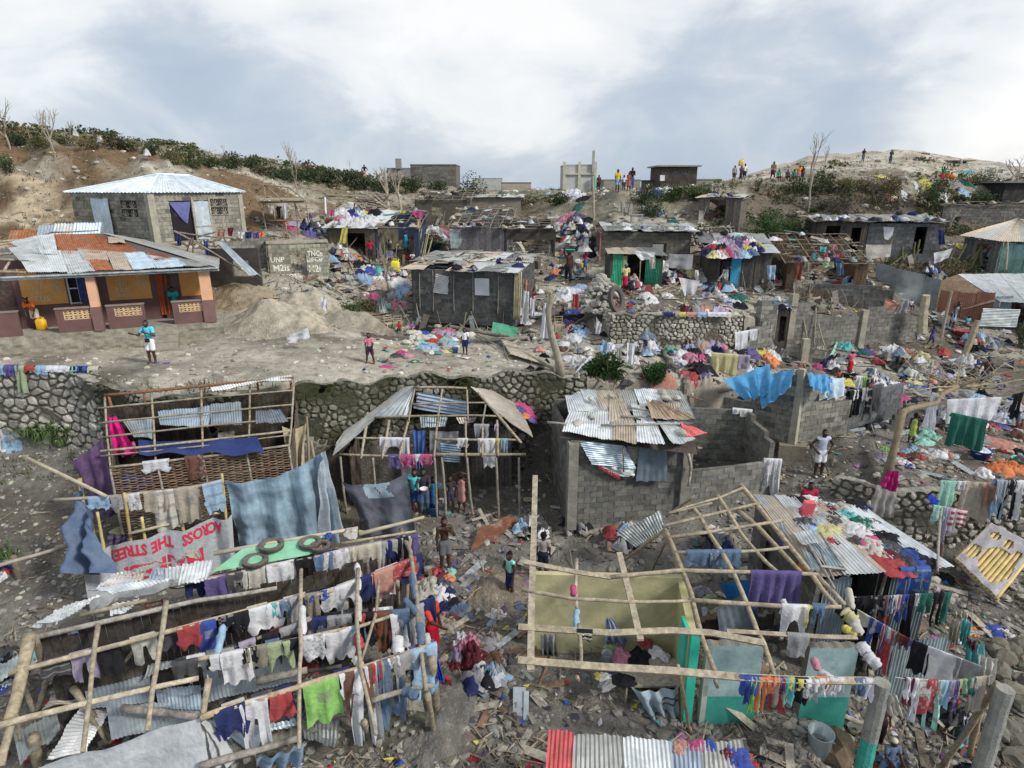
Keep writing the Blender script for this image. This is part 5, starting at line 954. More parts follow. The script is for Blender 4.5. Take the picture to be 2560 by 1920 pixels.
def frame_g():
 p=thing('roof_frame',PZ(500,1300,-10.5),'open timber roof frame over a woven wattle hut at the left, tin lying inside','hut frame')
 B0,B1=PZ(262,992,-6.7),PZ(735,948,-6.35);F0,F1=PZ(276,1172,-7.9),PZ(722,1117,-7.8)
 for t,r,c in((0,.07,WR),(.2,.04,WB),(.42,.04,WB),(.62,.04,WB),(.80,.05,WB),(.86,.03,WB),(1,.05,WB)):
  P1(p,'purlin',B0.lerp(F0,t)-V((.25*(t>0)*(t<1),0,0))+V((0,0,.05)),B1.lerp(F1,t)+V((0,0,.05)),r,col=c,bend=.012)
 for s in(0,.24,.5,.76,1):P1(p,'rafter',B0.lerp(B1,s),F0.lerp(F1,s)-V((0,0,.05)),.045,col=WB,bend=.02)
 for s in(0.02,.2,.5,.8,.98):P1(p,'post',B0.lerp(B1,s)-V((0,-.2,3.8)),B0.lerp(B1,s)+V((0,.0,0)),.06,col=WR);
 for s in(0,.25,.5,.75,1):P1(p,'post',F0.lerp(F1,s)-V((0,0,3.3)),F0.lerp(F1,s),.055,col=WG)
 d=(F1-F0).normalized();n=V((-d.y,d.x,0)).normalized();mb=MB();Ln=(F1-F0).length
 rn=random.Random(8);zz=.06
 while zz<2.5:
  pts=[F0+d*(Ln*i/60)+V((0,0,-zz))+n*(.035*math.sin(i*math.pi/2.5+(int(zz*20)%2)*math.pi))for i in range(61)];mb.tube(pts,.019,4,jc((.21,.15,.10),.35,rn),cap=False);zz+=.045
 mb.build('wattle_wall','wood',p)
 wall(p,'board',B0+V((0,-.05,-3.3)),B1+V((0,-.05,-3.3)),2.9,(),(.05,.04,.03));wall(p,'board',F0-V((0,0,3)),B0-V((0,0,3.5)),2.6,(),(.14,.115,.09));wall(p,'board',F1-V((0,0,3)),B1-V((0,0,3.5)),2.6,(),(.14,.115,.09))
 for cr,q,c,mt,z in(('e',((1310,1290),(1770,1240),(1730,1420),(1330,1400)),(.30,.38,.44),'zinc',-8.6),('e',((1750,1230),(2000,1210),(2010,1400),(1750,1400)),(.22,.26,.30),'zinc',-8.8),('f',((0,950),(200,940),(270,1040),(0,1060)),(.17,.21,.25),'zinc',-8.7),('e',((1020,1370),(1270,1340),(1260,1510),(1110,1500)),(.32,.37,.38),'zinc',-8.9)):
  w_=[PY(*X(cr,*a),19.6-.9*(i>1))for i,a in enumerate(q)];mb=MB();sheet(mb,*w_,c,warp=.08);mb.build('metal_sheet',mt,None,{(.30,.38,.44):'big grey blue tin sheet lying inside the wattle hut frame',(.22,.26,.30):'darker tin sheet beside the big one in the wattle hut',(.17,.21,.25):'tin sheet at the right end inside the wattle hut',(.32,.37,.38):'short tin sheet at the left end inside the wattle hut'}[c],'tin sheet','loose tin sheets')
 w_=[PY(*X('e',*a),18.4-.4*i)for i,a in enumerate(((1150,1530),(2130,1500),(2200,1640),(1150,1640)))];clothsheet(*w_,(.018,.035,.15),.05,.06,seed=12,nu=30).build('tarpaulin','tarp',None,'dark blue tarpaulin spread inside the wattle hut frame','tarpaulin')
 mb=MB();sheet(mb,*[PZ(*X(a,*q),-6.3)for a,q in(('e',(1745,1095)),('f',(300,655)),('f',(295,690)),('e',(1760,1110)))],(.55,.58,.57),warp=.1);mb.build('metal_sheet','zinc',p)
 return F0,F1
GF0,GF1=frame_g()
grail=[GF0+V((0,0,.06)),GF1+V((0,0,.06))]
GG='washing on the wattle hut frame'
hang('j',grail,'the wattle hut beam','-150 -20 460 B c',GG)
hang('i',grail,'the wattle hut beam','1410 1670 390 w t;1870 2010 450 B c',GG)
hang('e',pol([('e',1140,1580,-7.75),('e',2000,1500,-7.75)]),'a wattle hut purlin','1450 1640 1650 j l',GG)
hang('e',pol([('e',1780,1480,-7.7),('e',1950,1460,-7.7)]),'a wattle hut purlin','1810 1940 1570 h c',GG)
clothsheet(PZ(*X('e',890,1330),-7.2),PZ(*X('e',960,1325),-7.2),PZ(*X('e',1140,1640),-8.0),PZ(*X('e',930,1650),-8.4),(.62,.02,.20),.05,.12,seed=3,freq=2).build('cloth','fabric',None,'long magenta pink cloth draped at the left corner of the wattle hut','cloth',GG)
clothsheet(PZ(*X('e',1000,1540),-7.8),PZ(*X('e',1105,1530),-7.8),PZ(*X('e',1145,1650),-8.3),PZ(*X('e',985,1650),-8.3),(.50,.15,.28),.04,.1,seed=33,freq=2).build('cloth','fabric',None,'folded patterned rose cloth tucked under the long magenta cloth','cloth',GG)
clothsheet(PZ(*X('i',700,290),-8.0),PZ(*X('i',1010,50),-7.3),PZ(*X('i',1140,600),-8.9),PZ(*X('i',900,640),-9.2),(.13,.08,.16),.08,.10,seed=4,freq=2.3).build('cloth','fabric',None,'wide dusty purple sheet stretched between posts left of the wattle hut','cloth',GG)
clothsheet(PZ(*X('i',1240,350),-8.3),PZ(*X('i',1600,390),-8.3),PZ(*X('i',1440,560),-8.9),PZ(*X('i',1180,540),-9.0),(.02,.10,.55),.2,.06,seed=5,freq=1.5).build('cloth','tarp',None,'torn bright blue tarpaulin slung below the wattle wall','tarpaulin')
clothsheet(PZ(*X('f',220,1080),-7.7),PZ(*X('f',415,1050),-7.6),PZ(*X('f',395,1490),-9.2),PZ(*X('f',290,1500),-9.2),(.42,.36,.25),.15,.12,seed=6,freq=2).build('cloth','fabric',None,'beige net curtain knotted over bamboo posts at the right of the wattle hut','cloth',GG)
for i,(x0,y0,x1,y1,r)in enumerate(((510,650,560,1200,.07),(545,730,575,1150,.06),(570,840,600,1180,.055),(480,740,520,1130,.05),(660,880,620,1180,.045),(590,950,615,1200,.04),(420,1000,440,1400,.065),(455,1200,490,1400,.07),(480,1120,520,1330,.05))):
 mb=MB();pole(mb,PZ(*X('f',x1,y1),-9.3 if i<6 else-9.6),PY(*X('f',x0,y0),PZ(*X('f',x1,y1),-9.3 if i<6 else-9.6).y+.1),r,bend=.01,col=WB,n=8);mb.build('bamboo_post','bamboo',None,'upright bamboo pole in the cluster between the two big roof frames','bamboo pole','bamboo poles between the frames')
mb=MB();pole(mb,PZ(*X('f',580,870),-8.6),PZ(*X('f',725,905),-8.6),.06,bend=.01,col=WB);mb.build('bamboo_rail','bamboo',None,'short thick bamboo stub sticking out right of the wattle hut','bamboo pole')
fr_=pol([('i',540,670,-8.3),('i',1100,640,-8.3),('i',1950,540,-8.3),('i',2190,480,-8.3)]);fl2=pol([('i',1270,1005,-9.35),('i',2110,805,-9.35),('j',200,800,-9.4)])
fe=thing('bamboo_fence',V((fr_[1].x,fr_[1].y,-11.2)),'bamboo fence of upright canes and two rails draped with pale cloths','fence');seg(fe,'rail',fr_,.05,'bamboo',WB);seg(fe,'rail',fl2,.045,'bamboo',(.42,.36,.24))
for x0,y0,x1,y1,r in((785,460,810,850,.09),(1225,600,1275,1075,.06),(1560,600,1600,990,.055),(1740,560,1810,980,.07),(870,780,960,1080,.06),(960,790,1010,1100,.06),(1400,840,1420,1060,.06),(2190,410,2220,860,.055),(2040,780,2060,880,.05)):
 b=PZ(*X('i',x1,y1),-9.7);t_=PY(*X('i',x0,y0),b.y+.05);P1(fe,'post',b-V((0,0,.6)),t_,r,'bamboo',(.45,.36,.15),bend=.01)
q=thing('bamboo_pole',PZ(*X('i',230,240),-7.2),'long pale bamboo pole slanting off the left end of the fence','bamboo pole');seg(q,'cane',[PZ(*X('i',230,240),-7.6),PZ(*X('i',1050,635),-8.2)],.06,'bamboo',(.46,.40,.28))
q=thing('bamboo_pole',PZ(*X('i',0,1300),-9.8),'weathered pole leading off the left edge of the picture above the dark slope','bamboo pole');seg(q,'cane',[PZ(*X('i',-150,1360),-9.9),PZ(*X('i',660,1125),-9.6)],.06,'bamboo',(.35,.32,.26))
q=thing('post',PZ(*X('i',150,1480),-11.3),'weathered stump under the pole at the left edge','post');seg(q,'stake',[PZ(*X('i',200,1500),-11.2),PY(*X('i',130,1220),PZ(*X('i',200,1500),-11.2).y)],.1,'bark',(.2,.17,.13))
FG='pale cloths on the bamboo fence'
hang('i',fr_,'the bamboo fence rail','870 1090 760 l t;1090 1290 770 g t;1180 1360 690 o t;1260 1385 760 w c;1415 1740 770 x c;1490 1760 950 o c;1725 1960 880 x c;1990 2190 800 l t',FG,back=.4)
clothsheet(PZ(*X('j',245,475),-8.35),PZ(*X('j',1215,190),-7.7),PZ(*X('j',1385,1060),-10.9),PZ(*X('j',380,1140),-10.6),(.23,.33,.41),.35,.20,nu=110,nv=40,seed=7,freq=3.5,stripe=lambda u,v:tuple(x*(1+.35*noise.noise(V((u*34,v*2.2,1)))+.18*noise.noise(V((u*6,v*6,4)))-(.45 if.86<v<.93 and.22<u<.46 else 0))for x in(.23,.33,.41))).build('tarpaulin','tarp',None,'big sagging light blue cloth sheet hung from bamboo poles','tarpaulin')
clothsheet(PZ(*X('j',1180,320),-8.0),PZ(*X('j',1230,180),-7.6),PZ(*X('j',1390,950),-10.6),PZ(*X('j',1200,1060),-10.8),(.42,.48,.54),.05,.14,seed=71,freq=1.5).build('tarpaulin','tarp',None,'pale right hand fold of the big light blue sheet','tarpaulin')
clothsheet(PZ(*X('j',1400,480),-9.0),PZ(*X('j',2040,410),-8.9),PZ(*X('j',2130,1010),-11.0),PZ(*X('j',1640,990),-11.0),(.105,.115,.145),.25,.14,nu=40,nv=24,seed=8,freq=2,stripe=lambda u,v:(.30,.40,.46)if v<.22 and.2<u<.75 and noise.noise(V((u*6,v*6,0)))>-.2 else None).build('tarpaulin','tarp',None,'dark grey patched tarpaulin hung in front of the hipped frame house','tarpaulin')
clothsheet(PZ(*X('i',720,500),-8.1),PZ(*X('i',900,830),-8.6),PZ(*X('i',1075,1390),-9.7),PZ(*X('i',650,1400),-9.9),(.08,.12,.20),.05,.35,nu=30,nv=26,seed=9,freq=1.7).build('tarpaulin','tarp',None,'bulging dark denim blue tarp bundled on the fence corner','tarpaulin')
clothsheet(PZ(*X('i',1030,960),-9.5),PZ(*X('i',1250,1000),-9.5),PZ(*X('i',1250,1110),-9.9),PZ(*X('i',1060,1090),-9.9),(.12,.09,.16),.1,.08,seed=10).build('cloth','fabric',None,'dusky purple cloth slumped over the banner left corner','cloth',FG)
heap('i','g','inside the bamboo fence','1050 770 90 u;1400 900 90 w;1600 900 100 o;1150 1000 60 Y','things inside the bamboo fence')
def banner():
 T=[PZ(*X('s',*q),z)for q,z in(((150,860),-9.75),((470,625),-9.6),((690,567),-9.45),((930,540),-9.5),((1170,420),-9.4),((1400,440),-9.5),((1780,262),-9.35),((1950,300),-9.4),((2010,225),-9.3))];p=thing('banner',T[3],'pale grey cloth banner with red lettering hung upside down on the fence','banner')
 us=[0];
 for a,b in zip(T,T[1:]):us.append(us[-1]+(b-a).length)
 L_=us[-1]
 def top(s):
  for i in range(len(T)-1):
   if s<=us[i+1]or i==len(T)-2:t=(s-us[i])/(us[i+1]-us[i]);return T[i].lerp(T[i+1],t)
 def at(s,h,off=0):
  q=top(max(0,min(L_,s)));return q+V((.02*h,-.03-.10*h-off-.05*math.sin(s*3.2)*h-.03*math.sin(s*7+h*2)-.015*math.sin(s*13+1),-h*.98))
 mb=MB();mb.smooth=True;nu,nv=90,24;mb.grid([[at(L_*i/nu,1.75*j/nv)for i in range(nu+1)]for j in range(nv+1)],nu,nv,lambda i,j:jc((.40,.43,.45),.04));mb.build('banner_cloth','fabric',p)
 mb=MB();red=(.50,.03,.07)
 def fl(s0,h0):return lambda x,y:at(s0-x,h0+y,.014)
 def off_s(u):
  lo,hi=0,L_
  for _ in range(30):
   m=(lo+hi)/2
   if proj(top(m))[0]<u:lo=m
   else:hi=m
  return lo
 def dens(s,flow,sz,sq):
  n0=len(mb.f);text(mb,s,(0,0,0),(1,0,0),(0,0,1),sz,red,sq,flow,bold=.02)
 for s,u0,h0 in(('ACROSS',X('s',1880,0)[0],.12),('THE',X('s',1265,0)[0],.18),('STREET',X('s',930,0)[0],.15)):
  dens(s,fl(off_s(u0),h0),.47,.66)
 dens('MAIKEBI',fl(off_s(X('s',1610,0)[0]),.78),.62,.95)
 mb.build('lettering','paint',p)
banner()
def frame_h():
 p=thing('roof_frame',PZ(500,1800,-12),'large ruined hut at bottom left, an open grid of poles covered in washing','hut frame')
 R1=pol([('n',1700,-140,-9.05),('j',80,1450,-9.0),('j',1680,1115,-8.9),('j',2080,1040,-8.85)]);R2=pol([('n',340,370,-9.05),('n',1960,0,-9.05),('o',760,-120,-9.05)])
 RB=pol([('n',90,725,-9.15),('n',1740,290,-9.15),('o',1057,-50+0,-9.15),('j',1257,1580,-9.1),('j',2130,1240,-9.05)]);RC=pol([('n',1690,640,-9.3),('o',130,555,-9.3),('o',980,385,-9.3),('o',1560,265,-9.3),('o',2212,40,-9.2)])
 R4=pol([('n',-60,1255,-9.4),('n',930,1000,-9.4),('n',1960,770,-9.38)]);RD=pol([('o',0,1170,-9.5),('o',240,1075,-9.5),('o',910,880,-9.5),('o',1600,670,-9.45),('o',2240,460,-9.4)]);RB2=pol([('o',560,380,-9.3),('o',1110,190,-9.25),('o',1850,120,-9.2)])
 RE=pol([('o',1690,1000,-9.75),('o',2000,900,-9.75),('p',340,840,-9.7)])
 for nm,rr,r,c,b in(('purlin',R1,.05,(.36,.32,.25),0),('purlin',R2,.06,WG,1),('purlin',RB,.055,(.42,.36,.25),0),('purlin',RC,.05,WB,0),('purlin',R4,.065,(.42,.37,.27),0),('purlin',RD,.065,(.36,.30,.20),0),('purlin',RB2,.04,WB,0),('purlin',RE,.06,WG,0)):seg(p,nm,rr,r,col=c)
 seg(p,'purlin',pol([('j',130,1200,-8.75),('j',1560,950,-8.7)]),.06,'bamboo',(.36,.32,.25));seg(p,'purlin',pol([('j',1570,1010,-8.7),('j',2212,840,-8.7)]),.055,'bamboo',WB);seg(p,'purlin',pol([('j',1400,1100,-8.8),('j',2130,980,-8.8)]),.04,col=WB)
 seg(p,'purlin',pol([('n',790,150,-8.95),('n',1450,0,-8.95)]),.05,col=WB)
 for pts,r in(([('n',970,240,-9.0),('n',930,500,-9.12),('n',890,980,-9.35),('n',820,1500,-9.7)],.055),([('n',1640,20,-8.98),('n',1600,330,-9.1),('n',1510,860,-9.35),('n',1455,1290,-9.6)],.06),([('o',1000,-300,-9.0),('o',990,350,-9.22),('o',985,660,-9.4),('o',980,1470,-9.9)],.05),([('j',1560,1350,-9.0),('o',1550,250,-9.2),('o',1590,700,-9.4),('o',1740,1330,-9.9)],.05),([('n',290,360,-9.0),('n',200,800,-9.25),('n',95,1180,-9.45)],.13),([('n',110,1230,-9.5),('n',10,1640,-9.8)],.08),([('j',1980,960,-8.85),('j',2080,1180,-9.0),('p',170,0,-9.15),('p',190,300,-9.35),('p',260,900,-9.7)],.06),([('o',90,790,-9.4),('o',30,1130,-9.6)],.07),([('j',1770,-40+1500,-9.0),('o',1740,120,-9.2),('o',1560,700,-9.5)],.04)):
  seg(p,'rafter',pol(pts),r,col=WB if r<.1 else(.33,.28,.19))
 for(c0,x0,y0,z0),(c1,x1,y1,z1),r in((('n',345,370,-9.0),('n',450,800,-11.0),.09),(('n',460,800,-10.6),('n',370,1100,-11.6),.08),(('n',1270,150,-9.3),('n',1390,690,-11),.06),(('n',1320,500,-10.0),('n',1110,790,-11),.05),(('n',720,870,-10.7),('n',1100,1400,-11.3),.10),(('n',850,1100,-10.8),('n',1060,1410,-11.2),.06),(('n',330,1340,-10.9),('n',380,1640,-11.8),.14),(('n',160,1150,-10.2),('n',200,1380,-10.9),.06),(('n',230,800,-10.2),('n',330,1110,-11.2),.07),(('o',1620,1200,-10.6),('o',1680,1420,-11.8),.08),(('p',310,580,-9.6),('p',380,1230,-12),.13),(('p',270,930,-9.8),('p',350,1400,-12.2),.08),(('j',2070,1050,-8.9),('p',60,350,-11.5),.07),(('j',1950,1480,-9.0),('o',1960,50,-10.6),.07),(('o',1780,0,-9.1),('o',1700,130,-10.),.045),(('n',1430,150,-9.9),('n',1400,380,-10.3),.06)):
  P1(p,'post',PZ(*X(c0,x0,y0),z0),PZ(*X(c1,x1,y1),z1),r,col=(.30,.26,.19),bend=.015)
 P1(p,'beam',PZ(*X('n',1210,1070),-10.6),PZ(*X('n',1950,1160),-10.5),.11,col=WG);P1(p,'beam',PZ(*X('o',0,1640),-10.2),PZ(*X('o',960,1370),-10.2),.09,col=WG);P1(p,'beam',PZ(*X('o',560,800),-10.2),PZ(*X('o',1060,690),-10.2),.12,col=WG);P1(p,'beam',PZ(*X('o',1060,700),-10.3),PZ(*X('o',1400,650),-10.3),.06,col=(.1,.09,.08))
 w0=PZ(*X('n',350,380),-9.2);w1=PZ(*X('j',2080,1060),-8.9)
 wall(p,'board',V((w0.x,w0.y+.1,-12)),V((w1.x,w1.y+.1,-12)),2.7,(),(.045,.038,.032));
 pl=plane(R1[1],R1[2],PZ(*X('j',130,1200),-8.75));pl2=plane(R1[1],R1[2],RB[1])
 sheets4(p,[('s',((740,950),(1510,740),(1610,720),(900,960)),'g'),('s',((1380,740),(1600,690),(1640,780),(1500,800)),'t'),('s',((530,1000),(900,900),(940,980),(500,1030)),'g'),('s',((1010,950),(1180,920),(1150,1060),(970,1060)),'b'),('s',((470,1040),(930,990),(900,1090),(360,1180)),'t'),('s',((1080,930),(1420,890),(1400,1050),(1100,1100)),'z'),('s',((1400,870),(1790,820),(1720,1060),(1340,1170)),'w'),('s',((280,1215),(520,1020),(900,1085),(1250,1060)),'z'),('s',((200,1215),(1250,1060),(1230,1120),(520,1260)),'w'),('n',((640,90),(1010,-20),(900,50),(560,280)),'z'),('n',((320,290),(640,110),(880,40),(380,310)),'z'),('n',((1110,80),(1390,30),(1360,70),(1250,160)),'z'),('n',((1100,110),(1290,80),(1260,150),(1100,200)),'w'),('n',((330,290),(620,120),(690,210),(560,260)),'z')],pl2,lift0=.015,warp=.07)
 gp=[PP(*X('j',*q),pl)for q in((120,1400),(420,1170),(1220,1040),(1080,1230))];mb=MB();gp=[g_+V((0,0,.05))for g_ in gp];mb.add([gp[0],gp[3],gp[2],gp[1]],[(0,1,2,3)],(.20,.46,.30));mb.build('roof_panel','paintmetal',p,'pale green flat roof panel')
 for q,c,z,al in((((450,1600),(840,1500),(1090,1080),(830,1000)),(.50,.53,.55),-11.0,'u'),(((830,870),(1480,720),(1480,1000),(880,1100)),(.24,.28,.31),-10.9,'v'),(((1050,1060),(1960,1000),(1980,1200),(1100,1380)),(.27,.31,.33),-10.85,'v'),(((1480,620),(1920,480),(1930,600),(1410,780)),(.35,.38,.38),-10.7,'v'),(((860,350),(1450,130),(1500,250),(900,480)),(.10,.14,.20),-10.2,'v'),(((700,300),(860,330),(920,700),(830,620)),(.12,.17,.23),-10.5,'v'),(((400,1100),(560,880),(850,850),(820,1000)),(.22,.20,.17),-11.0,'v'),(((1540,880),(1980,840),(2000,1090),(1560,1060)),(.25,.31,.36),-10.8,'v'),(((560,860),(700,620),(840,640),(700,860)),(.13,.06,.06),-10.8,'v'),(((0,620),(330,520),(330,620),(0,800)),(.30,.34,.34),-10.6,'v'),(((130,1300),(560,1120),(600,1280),(200,1640)),(.20,.22,.22),-11.2,'v'),(((960,520),(1520,330),(1560,560),(1000,700)),(.16,.19,.21),-10.6,'v'),(((1560,480),(2300,330),(2350,520),(1600,640)),(.25,.27,.28),-10.7,'v'),(((2000,700),(2900,480),(2950,800),(2050,1000)),(.22,.25,.27),-10.9,'v'),(((350,640),(720,500),(860,640),(420,800)),(.26,.28,.28),-10.9,'v'),(((2900,200),(3600,60),(3650,330),(2950,480)),(.16,.18,.2),-10.6,'v')):
  w_=[PZ(*X('n',*a),z)for a in q];mb=MB();sheet(mb,*w_,tuple(min(.6,x*1.45)for x in c),warp=.10,along=al);global TN;TN+=1;mb.build('metal_sheet','zinc',None,TL[TN%len(TL)]+' in the bottom left hut','tin sheet','loose tin sheets')
 for q,c,z in((((60,1180),(420,1180),(620,1260),(560,1560)),(.36,.42,.45),-10.9),(((300,1560),(640,1330),(660,1250),(180,1280)),(.42,.48,.50),-11.0),(((1010,1180),(1390,1150),(1350,1450),(1030,1360)),(.24,.26,.25),-10.9),(((640,1240),(940,1180),(960,1230),(650,1310)),(.45,.52,.55),-10.6)):
  w_=[PZ(*X('o',*a),z)for a in q];mb=MB();sheet(mb,*w_,c,warp=.12);TN+=1;mb.build('metal_sheet','zinc',None,TL[TN%len(TL)]+' below the row of bright washing','tin sheet','loose tin sheets')
 return dict(p=p,R1=R1,RB=RB,RC=RC,RD=RD,RB2=RB2,pl=pl)
TN=0;TL=['scratched grey tin sheet','streaky pale tin sheet','dull bent tin sheet','dark wet tin sheet','dented blue grey tin sheet','crumpled tin sheet','flat weathered tin sheet']
FH=frame_h();GH='washing hung over the roof poles of the big bottom left hut'
hang('j',FH['R1'],'the top pole row','50 285 1680 v c;255 470 1640 d p;405 640 1620 o t;655 930 1640 w t;930 1130 1490 k p;1120 1310 1430 j s;1215 1470 1435 w t;1470 1560 1380 c t;1555 1790 1420 c p;1780 2000 1290 g l;1810 1930 1340 n s;1930 2060 1250 k t',GH)
hang('n',FH['RB'],'the second pole row','1745 1965 455 r t;1930 2130 500 f t',GH)
hang('o',FH['RB'],'the second pole row','180 420 340 k l;330 500 310 k t;460 780 300 w t;655 770 165 t t;760 885 150 j s;880 990 250 g c;1030 1180 150 h c',GH)
hang('j',FH['RB'],'the second pole row','1060 1260 1650 f t;1190 1380 1760 w t;1330 1540 1780 w l;1545 1710 1645 n w;1690 1895 1600 S w;1900 2130 1430 r t',GH)
hang('o',FH['RB2'],'the middle pole row','370 550 505 z t;600 780 430 k s;780 960 400 g t;1110 1270 330 n p;1250 1380 330 g s;1350 1505 320 g c;1500 1720 440 k t;1595 1750 210 r t;1680 1890 380 R t;1740 1900 490 B c;1850 2110 390 j p',GH)
hang('n',FH['RC'],'the third pole row','1690 1960 790 d s',GH)
hang('o',FH['RC'],'the third pole row','100 300 680 w t;200 500 785 w c;410 560 610 k t;450 670 655 h t;655 920 680 a l;810 990 530 k s;1000 1230 580 w t;1235 1500 590 w t;1490 1570 400 l s;1870 2030 600 w t;1975 2200 690 g t',GH)
hang('o',FH['RD'],'the lowest pole row','140 440 1330 n t;380 665 1460 w p;665 915 1135 r k;1015 1370 1165 e c;1375 1605 930 w t;1400 1700 1110 B l;1450 1740 1390 w p;1685 1800 785 r t;1800 1900 810 d t;1850 1985 640 w s;1780 2010 1010 h p;1740 2000 1200 j t;2080 2340 930 l t',GH)
hang('p',FH['RD'],'the lowest pole row','-60 200 700 g t',GH)
def inner(rail,n,desc,s):
 rn=random.Random(s);global CLN;pr=None
 for i in range(n):
  t=(i+rn.uniform(.1,.6))/n;L_=sum((b-a).length for a,b in zip(rail,rail[1:]));u0=proj(rail[0])[0];u1=proj(rail[-1])[0];a=at_u(rail,u0+(u1-u0)*t)+V((.05,.28,-.10));b=at_u(rail,u0+(u1-u0)*(t+rn.uniform(.5,.95)/n))+V((.05,.28,-.10));k=rn.choice('kdngjkvhdzuwmBkgoN'.replace('N','n'));kd=rn.choice('tspcl');CLN+=1;nm,rgb=CN[k];kn,cat,on=KN[kd]
  drape(a,b,rn.uniform(.4,.85),.3,rgb,kd if kd in 'tpslk' else 'c',CLN).build(on,'fabric',None,f"{nm} {kn} on the inner line behind {desc}",cat,GH,base=a)
for rl_,n_,de,s_ in((FH['R1'],11,'the top row',1),(FH['RB'],13,'the second row',2),(FH['RC'],10,'the third row',3),(FH['RB2'],5,'the middle row',4),(FH['RD'],8,'the lowest row',5)):inner(rl_,n_,de,s_)
wraps([('o',230,240,170,540,-9.2,-9.35,.13,'l'),('o',1010,50,1020,340,-9.1,-9.25,.12,'w'),('o',1545,330,1590,480,-9.3,-9.35,.16,'r'),('o',1520,560,1600,650,-9.4,-9.45,.14,'o'),('j',1550,1290,1570,1560,-9.0,-9.1,.11,'w'),('o',1560,-50,1570,210,-9.1,-9.2,.12,'o')],GH,'a rafter of the bottom left hut')
wraps([('j',2090,1390,2130,1650,-9.05,-9.15,.13,'j'),('p',40,-20,180,140,-9.1,-9.25,.14,'j'),('p',190,220,220,440,-9.3,-9.4,.16,'j'),('p',260,330,280,450,-9.35,-9.4,.12,'o'),('o',1950,360,1960,520,-9.35,-9.4,.2,'w'),('p',220,480,240,650,-9.5,-9.6,.14,'d'),('p',20,880,180,940,-9.75,-9.75,.17,'j')],GH,'the right edge pole of the bottom left hut')
clothsheet(PZ(*X('p',250,445),-9.5),PZ(*X('p',340,440),-9.5),PZ(*X('p',440,800),-10.2),PZ(*X('p',370,790),-10.2),(.03,.06,.42),.03,.07,seed=30).build('cloth','fabric',None,'royal blue cloth trailing down the right end post','cloth',GH)
clothsheet(PZ(*X('p',-10,100),-9.25),PZ(*X('p',90,75),-9.2),PZ(*X('p',140,260),-9.8),PZ(*X('p',-10,250),-9.8),(.09,.11,.14),.03,.07,seed=36).build('cloth','fabric',None,'slate grey cloth at the end of the third pole row','cloth',GH)
clothsheet(PZ(*X('n',330,1650),-9.9),PZ(*X('n',1975,1145),-9.55),PZ(*X('n',2100,1820),-10.6),PZ(*X('n',250,2050),-10.9),(.50,.53,.55),.05,.09,nu=50,nv=28,seed=21,freq=2).build('tarpaulin','film',None,'large translucent white plastic sheet across the bottom left corner','plastic sheet')
clothsheet(PZ(*X('n',1960,1150),-9.55),PZ(*X('n',2020,1180),-9.6),PZ(*X('n',2330,1600),-10.6),PZ(*X('n',2030,1640),-10.6),(.60,.62,.62),.05,.12,seed=22).build('tarpaulin','film',None,'torn white edge of the plastic sheet hanging at its corner','plastic sheet')
clothsheet(PZ(*X('o',560,1560),-10.5),PZ(*X('o',1030,1380),-10.4),PZ(*X('o',1010,1600),-11.2),PZ(*X('o',560,1680),-11.2),(.20,.30,.40),.1,.10,seed=23).build('tarpaulin','tarp',None,'blue tarp tucked below the lowest poles near the picture bottom','tarpaulin')
for i,(x,y,r)in enumerate(((710,1150,.33),(1090,1125,.30),(1190,1160,.27),(550,1300,.33))):
 c=PP(*X('j',x,y),FH['pl'])+V((0,0,.14));mb=MB();mb.smooth=True;nn=28;ang=[2*math.pi*k/nn for k in range(nn)];pr=[(r,.09),(r*.98,-.09),(r*.72,-.10),(r*.62,-.06),(r*.62,.06),(r*.72,.10)]
 P=[[c+V((math.cos(a)*q*.95,math.sin(a)*q*.95,z*.6-.05))for a in ang+[0]]for q,z in pr+[pr[0]]];mb.grid(P,nn,6,lambda i_,j_:jc((.11,.10,.085),.2));mb.build('tyre','rubber',None,('old grey tyre lying at the centre of the green roof panel','dark tyre at the right of the green roof panel, behind another','dark tyre overlapped at the right edge of the green roof panel','tyre half under the pole at the front of the green panel')[i],'tyre','old tyres weighing down the green panel',base=c)
heap('j',FH['pl'],'at the end of the green roof panel','1620 940 50 k;1500 1010 55 o;1270 1040 35 f;1600 1000 25 Y',HG_)
stonewall('stone_wall','rough mortared rubble wall sloping along the bottom beneath the washing',[PZ(520,2050,-12.4),PZ(760,1975,-12.4),PZ(1068,1900,-12.4)],1.75,lambda t:1.42+.15*math.sin(t*16)*t,cell=.24,seed=41,fill=.42,col=(.30,.29,.25),mort=(.10,.095,.075),relief=.07)
def chair(c,yaw,label,col=(.20,.06,.045),h=.85,sc=1,tip=None,grp=None,mat='wood'):
 p=thing('chair',c,label,'chair',grp);Rm=Matrix.Rotation(R(yaw),3,'Z')
 if tip:Rm=Rm@Matrix.Rotation(R(tip),3,'X')
 f=lambda x,y,z:V(c)+Rm@V((x*sc,y*sc,z*sc))
 for x in(-.19,.19):
  for y,zt in((-.19,.45),(.19,h)):mb=MB();mb.tube([f(x,y,0),f(x,y,zt)],.02*sc,6,jc(col));mb.build('leg',mat,p)
 mb=MB();
 a=[f(x,y,z)for z in(.43,.46)for x,y in((-.21,-.21),(.21,-.21),(.21,.21),(-.21,.21))];mb.add(a,[(0,3,2,1),(4,5,6,7),(0,1,5,4),(1,2,6,5),(2,3,7,6),(3,0,4,7)],col);mb.build('seat',mat,p);mb=MB()
 for z in(.58,.70,.82):mb.tube([f(-.19,.19,z),f(.19,.19,z)],.016*sc,5,jc(col))
 mb.build('backrest',mat,p);return p
chair(PZ(*X('n',1560,330),-10.9),20,'dark red wooden chair standing inside the bottom left hut')
